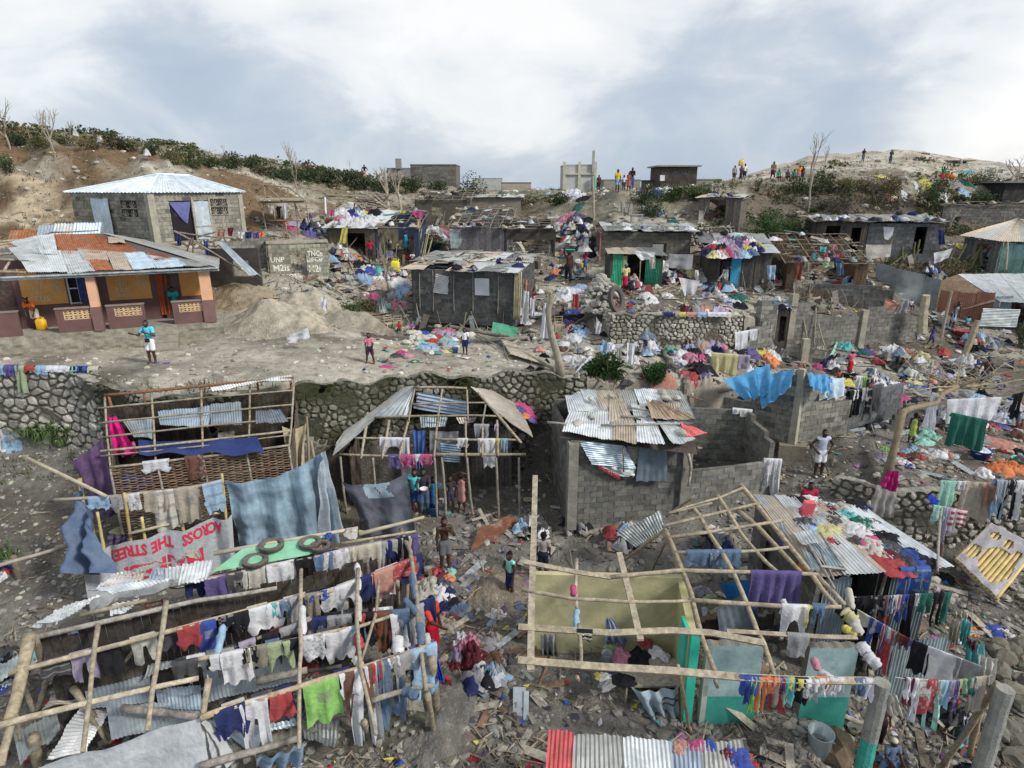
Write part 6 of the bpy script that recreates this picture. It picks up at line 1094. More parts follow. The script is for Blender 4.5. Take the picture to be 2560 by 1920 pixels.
clothsheet(PZ(*X('n',545,500),-10.2),PZ(*X('n',630,520),-10.2),PZ(*X('n',650,690),-10.7),PZ(*X('n',545,690),-10.7),(.40,.02,.04),.02,.07,seed=88).build('bag','fabric',None,'small red bag hanging at the left end of the big frame','bag')
def frame_c():
 p=thing('hipped_house',PZ(1085,1290,-11.3),'hipped frame house with tin on its left and right slopes and bare poles between','hut frame')
 rl,rr=PZ(*X('f',1310,745),-6.95),PZ(*X('f',1750,755),-6.95);bl=PZ(*X('f',985,1010),-8.0);fl,fr=PZ(*X('f',640,1325),-9.05),PZ(*X('f',2240,1335),-8.95);bkl,bkr=PY(*X('f',1000,790),24.0),PY(*X('f',2130,800),23.6)
 plf=plane(fl,fr,rl);e1=PP(*X('f',1990,1010),plf)
 def on(x,y):return PP(*X('f',x,y),plf)
 for(x0,y0,x1,y1,r)in((1320,770,1750,775,.06),(1290,910,1900,895,.045),(985,1020,2060,1010,.05),(820,1190,1110,1195,.05),(1490,1200,2190,1205,.055),(690,1325,1480,1335,.055),(1470,1325,2240,1325,.075)):P1(p,'purlin',on(x0,y0)+V((0,0,.05)),on(x1,y1)+V((0,0,.05)),r,col=WB)
 for(x0,y0,x1,y1,r)in((1320,760,1270,1030,.04),(1545,770,1510,1020,.05),(1750,780,1760,1020,.045),(915,1080,875,1340,.065),(1105,1030,1050,1340,.06),(1265,1030,1190,1340,.06),(1510,1020,1480,1330,.055),(1740,1020,1745,1330,.05),(1880,1050,1880,1330,.055),(2000,1030,2010,1320,.055),(1905,900,1880,1040,.045),(1980,960,2200,1210,.07),(1840,800,2010,990,.05)):P1(p,'rafter',on(x0,y0),on(x1,y1)-V((0,.1,.0)),r,col=WB)
 B_=bkl;mb=MB();sheet(mb,rl,bkl,fl+V((-.1,.9,.15)),fl,(.40,.40,.385),warp=.06,nv=10,along='v');mb.build('metal_sheet','zinc',p,'long grey speckled tin slope')
 mb=MB();sheet(mb,rl,on(1315,760),on(1265,1015),on(980,1010),(.36,.40,.42),pitch=.12,amp=.022);mb.build('metal_sheet','zinc',p)
 mb=MB();sheet(mb,rr+V((.1,.0,0)),bkr,PY(*X('f',2300,1180),20.6),on(1990,960),(.42,.385,.33),warp=.05,nv=8);mb.build('metal_sheet','zinc',p,'brownish tin slope on the right')
 mb=MB();sheet(mb,PY(*X('f',1350,790),22.3),PY(*X('f',1760,870),22.2),PY(*X('f',1740,1000),22.2),PY(*X('f',1310,930),22.3),(.45,.56,.68),along='u',warp=.05,pitch=.13,amp=.025);mb.build('metal_sheet','zinc',p,'bright blue ribbed tin sheet slipped inside')
 mb=MB();sheet(mb,PZ(*X('f',1660,1010),-8.1),PZ(*X('f',1830,1005),-8.1),PZ(*X('f',1800,1050),-8.3),PZ(*X('f',1690,1060),-8.3),(.40,.36,.32));mb.build('metal_sheet','zinc',p)
 for i,(x0,y0,x1,y1)in enumerate(((1330,-0,0,0),)):pass
 g=-11.35
 for(x0,y0,x1,y1)in((700,1330,760,1560),(970,1340,1010,1520),(1480,1340,1490,1560),(1750,1340,1850,1659),(1990,1340,2040,1659),(1540,1340,1590,1600),(2180,1340,2200,1620)):a=on(x0,y0);P1(p,'post',V((a.x+(x1-x0)*.002,a.y-.2,g)),a,.06,col=(.27,.25,.21))
 w0=V((fl.x+.6,fl.y+2.6,g));w1=V((fr.x-.5,fr.y+2.2,g));wall(p,'board',w0,w1,2.6,[(1.0,1.7,0,2.0)],(.10,.095,.085));wall(p,'board',V((fl.x+.5,fl.y+.3,g)),w0,2.4,(),(.10,.08,.06))
 clothsheet(PY(*X('f',1290,1115),21.0),PY(*X('f',1410,1115),21.0),PY(*X('f',1400,1430),20.8),PY(*X('f',1330,1430),20.8),(.07,.14,.36),.03,.06,seed=61).build('curtain','fabric',p,'plain blue curtain');
 clothsheet(PY(*X('f',1440,1115),21.2),PY(*X('f',1680,1120),21.2),PY(*X('f',1670,1330),21.1),PY(*X('f',1440,1330),21.1),(.22,.24,.26),.03,.06,seed=62).build('curtain','fabric',p,'grey patterned curtain')
 mb=MB();sheet(mb,PY(*X('f',1530,1210),20.9),PY(*X('f',1700,1230),20.9),PY(*X('f',1690,1380),20.8),PY(*X('f',1540,1370),20.8),(.22,.30,.38),along='u');mb.build('metal_sheet','zinc',p)
 mb=MB();sheet(mb,PY(*X('f',1360,990),21.6),PY(*X('f',1590,1010),21.6),PY(*X('f',1570,1085),21.4),PY(*X('f',1370,1090),21.4),(.23,.28,.31));mb.build('metal_sheet','zinc',p)
 return on,p,[on(690,1335)+V((0,0,.06)),on(1470,1335)+V((0,0,.06)),on(2240,1325)+V((0,0,.08))],[on(820,1190)+V((0,0,.06)),on(1490,1200)+V((0,0,.06)),on(2190,1205)+V((0,0,.06))]
onC,FC,cr1,cr2=frame_c();GC='washing on the hipped frame house'
hang('f',cr1,'the hipped frame front pole','1105 1200 1430 v t;1205 1320 1415 P t;1260 1330 1390 p s;1315 1370 1370 w i;1365 1465 1400 P t',GC,back=.3)
hang('f',cr2,'the hipped frame upper pole','1030 1240 1330 w l;1190 1275 1500 w c;1670 1760 1255 w t;1840 1900 1310 w t;1885 1990 1410 w c;1985 2030 1310 y i;2035 2090 1300 l i',GC,back=.3)
hang('f',[onC(1780,1080)+V((0,0,.05)),onC(1960,1085)+V((0,0,.05))],'the hipped frame middle pole','1810 1935 1170 g s;1980 2040 1160 z i',GC)
plr=plane(PZ(*X('f',1750,755),-6.95),PY(*X('f',2130,800),23.6),PY(*X('f',2300,1180),20.6));heap('g',plr,'on the brownish tin slope of the hipped house','60 830 55 k;60 880 45 P;110 930 60 P;90 960 40 v;150 990 45 P;130 1010 35 O;160 1030 35 v;20 860 40 p',HG_)
for q,c,mt,lb in((((690,820),(780,620),(1110,480),(1160,550)),(.16,.07,.04),'rust','long curved rusty sheet arching over the earth bank by the shirtless man'),(((1120,470),(1305,450),(1310,690),(1150,690)),(.20,.19,.165),'zinc','grey ribbed sheet leaning beside the tall plank')):
 w_=[G(*X('k',*a))+V((0,0,.25 if i in(1,2)else.1))for i,a in enumerate(q)];mb=MB();sheet(mb,*w_,c,warp=.16,nv=8,along='u' if mt=='zinc' else 'v');mb.build('metal_sheet',mt,None,lb,'tin sheet','loose tin sheets')
def frame_i():
 p=thing('roof_frame',PZ(1700,1700,-12),'wide open grid of poles over the yellow and teal painted rooms at bottom right','hut frame')
 PL=plane(PZ(1326,1677,-9),PZ(2218,1702,-9),PZ(1338,1190,-7.8));o=lambda c,x,y,l=0:PP(*X(c,x,y),PL)+V((0,0,l))
 def sg(nm,pts,r,flat=False,c=WB,l=0):return seg(p,nm,[o(a,x,y,l)for a,x,y in pts],r,col=c,flat=flat)
 sg('rafter',[('k',1335,40),('k',1320,700),('k',1300,1200),('p',1290,700)],.085,True,(.35,.31,.235))
 sg('rafter',[('k',1745,860),('k',1735,1150),('k',1745,1340)],.045,c=(.45,.40,.32));sg('rafter',[('p',1770,240),('p',1790,640)],.045)
 sg('rafter',[('l',190,800),('l',290,1200),('l',400,1659)],.08,True,(.35,.31,.235));
 for pts,r in(([('l',640,570),('l',770,870),('l',900,1200),('l',1010,1640),('q',1130,700)],.065),([('l',910,330),('l',1010,480),('l',1180,760),('l',1330,1020),('l',1450,1300),('l',1560,1590),('q',1620,430),('q',1720,745)],.06),([('l',1160,230),('l',1260,390),('l',1400,620),('l',1650,900),('l',1780,1010)],.055),([('l',1390,130),('l',1560,340),('l',1700,520),('l',1950,830),('l',2200,1170),('m',360,1330)],.07),([('m',180,1040),('m',440,1310)],.06),([('l',1370,390),('l',1560,540),('l',1980,990)],.07)):sg('rafter',pts,r,c=(.34,.29,.20))
 for pts,r,fl in(([('k',1225,905),('k',1700,1000),('k',2080,1060)],.06,True),([('l',100,1055),('l',800,990),('l',1990,1020),('m',180,1030)],.055,False),([('k',1200,1180),('k',1700,1270),('k',2212,1300),('l',900,1290)],.045,False),([('l',870,1280),('l',1830,1345),('l',2100,1355),('m',400,1350)],.055,False),([('k',1170,1550),('l',100,1610),('l',700,1585),('l',1100,1610),('q',1615,445)],.075,True),([('q',1250,325),('q',2212,385),('r',560,390)],.05,True),([('p',1165,615),('q',0,680),('q',700,720),('q',1400,785),('q',2000,815),('r',720,820)],.08,True)):sg('purlin',pts,r,fl,l=.05,c=(.36,.31,.225))
 for pts,r in(([('l',620,550),('l',1590,315)],.045),([('l',670,660),('l',1810,490)],.05),([('l',740,810),('l',1400,800),('l',1860,755)],.045),([('l',1410,170),('l',1150,275),('l',700,410)],.035),([('l',670,420),('l',1105,320)],.035)):sg('purlin',pts,r,l=.04,c=WB)
 for(c0,x0,y0),(c1,x1,y1,z1)in((('l',660,660),('l',500,990,-11)),(('l',640,570),('l',240,870,-9.8)),(('l',930,240),('l',650,440,-8.8)),(('q',770,650),('q',890,1340,-12)),(('q',1140,800),('q',1160,860,-9.6)),(('p',1750,760),('p',1760,800,-9.6))):P1(p,'post',o(c0,x0,y0),PZ(*X(c1,x1,y1),z1),.05,col=(.34,.27,.18))
 zb=-12.0;yl=(.43,.40,.23);te=(.05,.29,.23)
 a=V((.45,13.5,zb));b=V((4.25,13.35,zb));mb=MB();slab(mb,a,b,2.75,.16,(),yl,jit=.0);mb.build('yellow_wall','plaster',p)
 mb=MB();c=V((4.0,11.35,zb));slab(mb,b,c,2.62,.18,(),(.42,.39,.20),jit=0);mb.build('yellow_wall','plaster',p);mb=MB();mb.box(c+V((.02,-.06,1.5)),V((.10,0,0)),V((0,.04,0)),V((0,0,1.2)),(.03,.42,.30));mb.box(c+V((-.1,.35,2.1)),V((.04,0,0)),V((0,.2,0)),V((0,0,.6)),(.05,.45,.33));mb.build('door_jamb','paint',p)
 for u0,u1,v0 in((1757,1893,1608),(2006,2124,1613)):
  a=PY(u0,1700,11.35);b=PY(u1,1705,11.35);a.z=b.z=zb;t=PY((u0+u1)/2,v0,11.35).z-zb;mb=MB();nu,nv=14,14;lo=[[a.lerp(b,i/nu)+V((0,-.09,t*j/nv+(.02*math.sin(i*1.7)if j==nv else 0)))for i in range(nu+1)]for j in range(nv+1)]
  mb.grid(lo,nu,nv,lambda i,j:(te if j<6 else jc((.28,.40,.40),.06)));mb.grid([[q+V((0,.2,0))for q in r]for r in lo],nu,nv,(.16,.15,.13));mb.grid([lo[nv],[q+V((0,.2,0))for q in lo[nv]]],nu,1,(.2,.19,.17))
  for i in(0,nu):mb.add([lo[0][i],lo[nv][i],lo[nv][i]+V((0,.2,0)),lo[0][i]+V((0,.2,0))],[(0,1,2,3)],(.15,.14,.12))
  mb.build('teal_wall','plaster',p)
 mb=MB();slab(mb,V((4.3,11.36,zb)),V((4.42,11.36,zb)),2.4,.2,(),(.36,.40,.36));mb.build('door_frame','paint',p)
 wall(p,'block',PZ(1880,1560,-11.8),V((7.1,15.5,-11.8)),2.9,(),(.16,.15,.135));wall(p,'board',V((4.4,13.6,-12)),V((7.0,13.9,-12)),1.2,(),(.07,.06,.055))
 for(t0,b0)in(((2205,1706),(2170,1935)),((2513,1722),(2466,1925))):
  a=PZ(*t0,-9.15);b_=V((a.x,a.y,-12.3));mb=MB();n_=16
  pts=[b_.lerp(a,i/n_)+V((.02*noise.noise(V((i*.9,a.x,0))),0,0))for i in range(n_+1)];mb.tube(pts,[.16*(1+.05*noise.noise(V((i*1.3,a.x,2))))for i in range(n_+1)],10,None);nf=len(mb.f);mb.c=[(te if(k//10)<n_*.56 else(.24,.24,.215))for k in range(nf)]
  if t0[0]>2400:mb.c=[(.25,.25,.225)]*nf
  q_=mb.build('concrete_post','concrete',None,'round concrete post painted teal on its lower half' if t0[0]<2400 else 'bare rough concrete post near the bottom right corner','post')
 P1(p,'brace',PZ(*X('r',1950,820),-9.3),PZ(*X('r',1400,1640),-12),.08,col=(.30,.25,.17));P1(p,'brace',PZ(*X('r',1770,1100),-10.3),PZ(*X('r',1670,1540),-12),.09,col=(.33,.27,.16));P1(p,'brace',PZ(*X('r',1850,1060),-10.0),PZ(*X('r',1740,1100),-10.2),.07,col=WB)
 return o,p,PL
oI,FI,PLI=frame_i();GI='washing on the bottom right frame'
rl=lambda*a:[oI(*q,l=.06)for q in a]
hang('l',rl(('l',800,990),('l',1990,1020)),'the right frame upper pole','1490 1990 1310 v b',GI,back=.5)
hang('l',rl(('l',740,810),('l',1400,800)),'the right frame knotty pole','860 1110 930 j t;1080 1220 990 j s;1210 1390 930 j t',GI)
hang('l',rl(('l',870,1280),('l',1830,1345),('l',2300,1360)),'the right frame third pole','1795 2045 1610 w l;2015 2070 1520 y t;2095 2212 1420 j s',GI)
hang('r',rl(('r',-200,60),('r',400,85)),'the right frame third pole','115 265 250 j p',GI)
hang('q',rl(('q',1250,325),('q',2212,385)),'the right frame fourth pole','1850 2060 540 g c',GI)
hang('q',rl(('q',1400,785),('q',2000,815),('r',720,820)),'the right frame front beam','1385 1610 910 f c;1430 1490 1020 f t;1480 1590 1080 e k;1600 1655 960 O s;1640 1765 915 O t;1535 1640 1060 O s;1690 1720 1050 r i;1720 1830 1000 x p;1770 1815 900 v i;1820 1920 1020 t t;1870 2005 870 y t;1780 1850 1070 r i;1920 2060 1010 k t;2000 2080 930 w i;2045 2165 975 g s;2090 2212 900 w t',GI,back=.3)
hang('r',rl(('r',-100,790),('r',720,820)),'the right frame front beam','150 290 860 O t;250 370 930 w t;330 440 880 w c;540 635 915 j s;610 720 970 w t',GI,back=.3)
wraps([('l',1790,640,1810,740,-8.4,-8.5,.14,'v'),('l',1990,900,2010,990,-8.6,-8.65,.12,'O'),('k',1715,1110,1710,1220,-8.5,-8.6,.12,'P'),('k',1745,1340,1740,1560,-8.75,-9.0,.12,'l'),('q',1800,-10,1850,60,-8.85,-8.9,.1,'w'),('r',130,560,180,690,-9.0,-9.1,.12,'p'),('r',180,700,400,830,-9.05,-9.1,.16,'w'),('m',470,1140,520,1350,-8.7,-8.85,.13,'o')],GI,'a rafter of the right frame')
wraps([('r',420,100,560,200,-8.85,-8.9,.22,'Y'),('r',520,180,580,330,-8.9,-8.95,.2,'o'),('r',600,430,660,520,-9.0,-9.0,.2,'w'),('r',660,520,780,660,-9.0,-9.1,.19,'w'),('r',420,250,560,350,-8.95,-9.0,.14,'y'),('r',370,80,440,160,-8.85,-8.9,.12,'k')],GI,'the ridge pole of the right frame')
hang('k',rl(('k',1500,1580),('l',100,1612)),'the right frame fourth pole','1750 1900 1640 c i kh',GI)
clothsheet(PZ(*X('q',60,180),-9.9),PZ(*X('q',110,180),-9.9),PZ(*X('q',310,430),-11.2),PZ(*X('q',40,450),-11.2),(.33,.40,.58),.02,.10,seed=50).build('cloth','fabric',None,'pale blue cloth hung as a peaked tent over things in the yellow room','cloth',GI)
clothsheet(PZ(*X('k',1390,1610),-10.4),PZ(*X('k',1540,1600),-10.4),PZ(*X('p',1560,560),-11.7),PZ(*X('p',1400,540),-11.7),(.36,.36,.38),.02,.12,seed=51).build('cloth','fabric',None,'silvery sheet with dark stripes standing against the yellow wall','cloth',GI,)
LG='washing lines of the lower right yard'
def wire(pts,lb,nm='washing_line'):
 mb=MB();f_=[]
 for a,b in zip(pts,pts[1:]):
  for k in range(8):t=k/8;f_.append(a.lerp(b,t)-V((0,0,.05*math.sin(math.pi*t))))
 f_.append(pts[-1]);mb.tube(f_,.007,4,(.25,.25,.24),cap=False);mb.build(nm,'plastic',None,lb,'line')
C1=pol([('m',520,1235,-9.0),('m',1500,1190,-9.0)]);wire(C1,'thin line strung before the tin lean-to with small clothes');
hang('m',C1,'the line before the lean-to','560 700 1450 k p;690 860 1500 k p;810 930 1510 R t;855 945 1400 j t;890 965 1410 w t;940 1020 1390 s t;985 1075 1460 f p;1060 1135 1620 k p;1135 1190 1330 w t;1170 1310 1375 G s;1320 1420 1500 k p;1420 1500 1480 G c',LG,r=.015,back=.3,verb='on')
C2=pol([('r',560,90,-9.0),('r',780,215,-9.05),('r',1000,345,-9.1),('r',1300,470,-9.1),('r',1820,665,-9.0)]);wire(C2,'sloping line across the lower right yard with a big white sheet')
hang('r',C2,'the sloping yard line','575 780 290 o t;700 860 500 f p;820 960 540 w p;860 960 420 g i;945 1025 465 B s;1000 1080 450 m i;820 950 690 r k;1060 1150 500 v s;1115 1300 710 k c;1270 1610 800 w b;1560 1800 800 g c',LG,r=.012,back=.25,verb='on')
C3=pol([('m',1500,1190,-8.9),('m',1700,1330,-8.95),('r',1700,260,-9.0),('r',1960,680,-9.1)]);wire(C3,'line dropping down the right side of the yard hung with turquoise')
for(x0,y0,x1,y1,k,lb)in((1600,170,1700,420,'t','bright turquoise cloth high on the right hand yard line'),(1640,380,1830,600,'t','wide turquoise cloth low on the right hand yard line'),(1500,60,1660,150,'x','grey cone of cloth at the top of the right hand yard line'),(1480,150,1600,400,'x','beige hooded cloth hanging below the grey cone'),(1640,350,1740,440,'m','maroon cloth between the two turquoise cloths'),(1760,520,1960,770,'o','off-white cloth bunched at the end of the right yard line')):
 b=at_u(C3,X('r',(x0+x1)/2,0)[0]);zt=b.z;a_=PZ(*X('r',x0,y0),zt);b_=PZ(*X('r',x1,y0+60),zt-.05);dz=(y1-y0)/3.95/vrate(a_);clothsheet(a_,b_,b_-V((0,.05,dz)),a_-V((-.05,.05,dz*.9)),CN[k][1],.03,.07,seed=int(x0)).build('cloth','fabric',None,lb,'cloth',LG)
C4=pol([('r',940,760,-9.1),('r',1500,800,-9.15),('r',1900,740,-9.1)]);wire(C4,'taut line from the teal post to the bare post with small clothes')
hang('r',C4,'the concrete posts line','1055 1190 985 w t;1050 1130 1015 m s;1170 1410 990 o t;1165 1410 1100 r k;1130 1200 1170 w i;1385 1485 1045 l t;1275 1430 1240 T p;1475 1545 940 z i;1540 1580 1095 v p;1570 1650 905 a s;1640 1740 940 G t;1735 1775 865 w i;1690 1830 1080 x c',LG,r=.012,back=.25,verb='on')
clothsheet(PZ(*X('r',890,930),-9.3),PZ(*X('r',950,930),-9.3),PZ(*X('r',1020,1110),-9.9),PZ(*X('r',860,1120),-9.9),(.66,.63,.55),.02,.10,seed=90).build('bag','fabric',None,'white cloth bag hanging right of the teal post','bag')
def lean_m():
 FL,FR,BR_,BL_=PZ(2050,1440,-8.6),PZ(2365,1415,-8.6),PZ(2160,1272,-8.35),PZ(1893,1243,-8.35);p=thing('tin_lean_to',(FL+FR)/2,'tin roofed lean-to with a black opening, its roof covered in drying clothes','shed');d=(FR-FL).normalized();n=V((-d.y,d.x,0))
 sheetroof(p,FL,FR,BR_,BL_,5,1,'ztzwz',0,seed=51,jit=.08,lift=.02);sheetroof(p,BL_.lerp(FL,.45)-d*.25,BL_.lerp(FL,.45)+d*.5,BL_+d*.4,BL_-d*.2,1,1,'b',0,seed=52)
 for q in(((1900,590),(2100,570),(2170,690),(1990,720)),((1700,440),(1790,480),(1900,700),(1840,640))):
  mb=MB();w_=[PZ(*X('l',*a),-8.3)for a in q];sheet(mb,*w_,(.42,.46,.48));mb.build('metal_sheet','zinc',p)
 sheetsM=[(((95,720),(280,690),(430,940),(260,950)),(.28,.38,.43)),(((0,730),(95,800),(200,960),(120,970)),(.36,.44,.48))]
 for q,c in sheetsM:mb=MB();sheet(mb,*[PZ(*X('m',*a),-8.45)for a in q],c);mb.build('metal_sheet','zinc',p)
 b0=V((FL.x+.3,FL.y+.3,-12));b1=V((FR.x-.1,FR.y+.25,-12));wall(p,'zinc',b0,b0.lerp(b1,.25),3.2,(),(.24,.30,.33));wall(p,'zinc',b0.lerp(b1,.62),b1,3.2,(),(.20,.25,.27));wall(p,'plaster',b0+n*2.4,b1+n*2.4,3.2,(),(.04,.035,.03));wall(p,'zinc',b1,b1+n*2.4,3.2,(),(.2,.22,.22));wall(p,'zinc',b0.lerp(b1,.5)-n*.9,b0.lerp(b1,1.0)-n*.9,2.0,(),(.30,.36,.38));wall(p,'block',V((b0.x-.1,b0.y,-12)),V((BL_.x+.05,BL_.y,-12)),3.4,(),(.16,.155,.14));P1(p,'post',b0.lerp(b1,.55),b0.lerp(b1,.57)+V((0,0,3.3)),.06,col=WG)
 for q in(((90,720),(340,1150)),((200,770),(330,1060)),((200,600),(450,970)),((200,930),(440,960)),((1400,360),(1360,980))):
  P1(p,'roof_pole',PZ(*X('m',*q[0]),-8.2),PZ(*X('m',*q[1]),-8.5),.04,col=WG)
 return plane(FL,FR,BL_),p
plM,LM=lean_m()
hang('m',pol([('m',960,960,-8.5),('m',1290,945,-8.5)]),'the front eave of the lean-to','985 1130 1240 b p;1140 1275 1230 b p',LG,back=.2)
heap('m',plM,'on the tin roof of the lean-to','80 320 45 t;20 300 60 k;130 290 50 w;60 400 50 r;150 390 45 w;210 350 40 r;190 310 40 k;290 380 50 m;280 350 45 k;420 370 70 x;570 340 70 k;620 370 45 n;480 440 75 t;580 510 90 G;230 450 60 g;330 500 60 d;200 500 45 l;120 540 50 f .4;450 540 60 o;280 610 95 Y;410 650 60 g;300 690 45 r;360 720 40 m;600 600 100 w;700 640 60 k;650 665 110 P .6;540 690 60 d;840 660 90 k;870 740 80 d;720 740 90 o;860 770 70 j;800 820 50 x;900 820 60 m;1090 790 45 k;930 920 100 r .7;1050 900 90 d;1120 860 80 f;1060 850 60 f;1220 890 70 k;540 600 40 k;330 440 50 k;690 500 50 d;150 610 60 l;40 500 60 d',HG_,sc=1.4,hk=.2)
mb=MB();c=PP(*X('m',70,415),plM)+V((0,0,.2));mb.box(c,V((.13,-.03,0)),V((.02,.10,0)),V((.03,0,.17)),(.55,.08,.10));mb.build('box','plastic',None,'bright red open box standing among clothes on the lean-to roof','box')
q=thing('low_roof',PZ(1600,1900,-10.6),'row of coloured tin sheets cut by the bottom edge of the picture','roof')
plb=plane(PZ(1372,1822,-10.2),PZ(1880,1860,-10.2),PZ(1360,1980,-10.5));sheets4(q,[('p',((1470,1270),(1720,1310),(1690,1900),(1420,1900)),'R'),('p',((1715,1330),(2190,1340),(2240,1900),(1690,1900)),'g'),('q',((225,1350),(690,1400),(740,1900),(255,1900)),'w'),('q',((690,1410),(1000,1430),(1030,1900),(730,1900)),'b'),('q',((985,1410),(1400,1390),(1510,1900),(1010,1900)),'g')],plb)
heap('q',plb,'on the tin strip at the bottom edge','780 1500 55 S .5;960 1450 70 P .5;1090 1450 50 f .5;1250 1540 50 m .5;1380 1600 95 f .4;810 1430 40 s .5',HG_)
heap('l','g','on the floor of the bottom right frame','300 1050 60 g;800 880 80 x;900 1060 90 x;1000 1180 70 g;1080 1260 60 a;700 1000 60 o;1250 900 90 d;1650 1250 120 d;1750 1450 110 x;1300 1560 80 v;1800 1580 90 d;1650 1500 90 g;950 940 90 h;1100 700 80 a;600 1060 60 l',HG_)
heap('n','g','on the floor of the bottom left hut','1250 300 80 d;600 450 60 r;1750 880 80 m;1900 860 70 k;1700 1000 60 d;1350 600 60 w;300 700 60 g;180 900 60 x;1250 760 60 d',HG_)
heap('o','g','under the rows of washing','300 850 110 o;500 800 120 x;700 760 90 B;900 720 110 g;1100 680 80 r;620 920 80 o;1250 640 90 d;1400 900 90 w;1200 1180 90 w;1330 1130 70 o;540 1350 70 w;650 1240 60 o;1900 1300 90 n;2000 1200 80 n;1850 1230 60 f;400 950 60 o;1600 860 80 R;1700 760 90 B;1150 1000 80 l',HG_)
def table(c,w_,dp,h,label,col=(.34,.31,.25),yaw=0):
 p=thing('table',c,label,'table');mb=MB();Rm=Matrix.Rotation(R(yaw),3,'Z');c=V(c);mb.box(c+V((0,0,h)),Rm@V((w_/2,0,0)),Rm@V((0,dp/2,0)),V((0,0,.025)),col);mb.build('tabletop','wood',p)
 for x in(-1,1):
  for y in(-1,1):mb=MB();b=c+Rm@V((x*(w_/2-.06),y*(dp/2-.06),0));mb.tube([b,b+V((0,0,h))],.03,5,jc(col));mb.build('leg','wood',p)
 return p
t0=PZ(*X('q',520,700),-11.1);t0.z=-12;table(t0,1.5,.9,.85,'big plank table strewn with clothes inside the yellow room')
heap('q',-11.1,'on the plank table in the yellow room','200 560 90 p;370 560 90 k;560 520 60 w;650 570 45 w;120 480 60 a;90 560 50 g;230 800 90 k;60 770 60 w;10 760 45 y;120 750 30 f;60 850 60 g;450 420 50 r',HG_)
clothsheet(PZ(*X('q',320,880),-11.0),PZ(*X('q',775,850),-11.0),PZ(*X('q',800,1280),-12.0),PZ(*X('q',560,1260),-12.0),(.33,.40,.45),.08,.14,nu=30,seed=55,stripe=lambda u,v:(.07,.09,.12)if.55<u<1 and(.12<v<.2 or.28<v<.36)else None).build('cloth','fabric',None,'pale blue sheet with dark bands pouring off the plank table','cloth')
def tub(c,r,h,col,label,name='basin',cat='basin',mat='plastic',flare=.75,fill=None):
 p=thing(name,c,label,cat);c=V(c);mb=MB();mb.smooth=True;n=20;P=[[c+V((math.cos(2*math.pi*i/n)*q,math.sin(2*math.pi*i/n)*q,z))for i in range(n+1)]for q,z in((.001,.0),(r*flare,0),(r,h),(r*1.06,h+.01),(r*1.04,h-.01),(r*.95,h-.01),(r*flare*.95,.02),(.001,.02))];mb.grid(P,n,7,col);mb.build('bowl',mat,p)
 if fill:crumple(c+V((0,0,h*.75)),r*.8,r*.7,.12,fill,int(r*1000)).build('laundry','fabric',p)
 return p
tub(PZ(*X('r',170,1520),-12),.26,.62,(.36,.42,.43),'tall pale grey plastic bin right of the teal panels','bin','bin',flare=.85)
tub(PZ(*X('q',65,610),-11.1),.13,.26,(.22,.24,.25),'small open steel pot on the plank table','pot','pot',flare=1)
tub(PZ(*X('r',525,1300),-12),.14,.14,(.5,.5,.4),'small black and cream tub near the teal post','basin')
tub(PZ(*X('p',1815,1060),-12),.13,.16,(.38,.05,.45),'bright purple plastic tub on the yard floor','basin')
tub(PZ(*X('m',1295,700),-11.6),.20,.33,(.30,.035,.03),'dark red plastic bucket near the washing post','bucket','bucket',flare=.8)
tub(PZ(*X('m',1050,610),-11.5),.32,.06,(.50,.50,.20),'shallow yellow green plate with turquoise scraps','basin')
tub(G(*X('h',1665,320)),.42,.25,(.42,.07,.09),'wide red plastic basin in front of the tin house','basin')
tub(PZ(*X('y',1030,1010),-9.6),.36,.32,(.02,.07,.24),'deep blue basin full of white washing','basin',fill=(.55,.6,.7))
tub(PZ(*X('y',1470,1080),-9.6),.34,.2,(.10,.42,.28),'green basin at the right edge beside the orange cloth','basin',fill=(.15,.15,.2))
heap('p',-12,'at the corner post foot','1380 960 90 y;1400 1060 130 n;1320 1150 70 n;1600 1040 60 o;1570 1110 50 r;1640 1170 55 l;1450 1200 130 x;1590 1230 80 v;1800 1200 90 t;1900 1280 60 G;2070 1260 95 T;1720 1250 50 b',HG_)
heap('r',-12,'on the lower right yard floor','470 1370 60 o;610 1450 40 O .6;840 1500 50 Y;850 1560 60 l;1560 1440 35 t .6;880 1600 90 j;270 1300 30 x',HG_)
heap('q',-12,'on the ground near the white bin','1950 1480 110 x;1900 1400 60 x',HG_)
for x,y,r in((1700,1320,.22),(1640,1420,.25),(1530,1400,.13),(1860,1290,.10)):
 mb=MB();rock(mb,PZ(*X('q',x,y),-11.95),r,(.36,.35,.29),.7,hi=True);mb.build('boulder','rock',None,'smooth pale boulder on the yard floor below the teal panels','stone','round boulders by the teal panels')
mb=MB();rock(mb,PZ(*X('r',330,1450),-11.9),.5,(.12,.09,.06),.7,hi=True);mb.build('stump','bark',None,'big dark brown stump right of the grey bin','stump')
for(c0,x0,y0,z0),(c1,x1,y1,z1),w_,lb in((('q',1050,860,-10.9),('q',1690,1400,-12),.16,'long wooden plank sloping down across the teal panel'),(('p',1180,860,-11.5),('p',1170,1659,-12.2),.30,'curved pale zinc gutter sheet standing in the alley'),(('p',1250,900,-11.5),('p',1230,1659,-12.2),.12,'brown board beside the zinc gutter')):
 mb=MB();plank(mb,PZ(*X(c0,x0,y0),z0),PZ(*X(c1,x1,y1),z1),w_,.03,V((0,-.8,1)),(.38,.34,.27)if 'wood' in lb else(.33,.37,.40)if 'zinc' in lb else(.2,.14,.1));mb.build('plank','wood' if 'zinc' not in lb else 'zinc',None,lb,'plank')
for x0,y0,x1,y1,k,lb,mt in((380,740,1580,1280,(.07,.15,.30),'',''),):pass
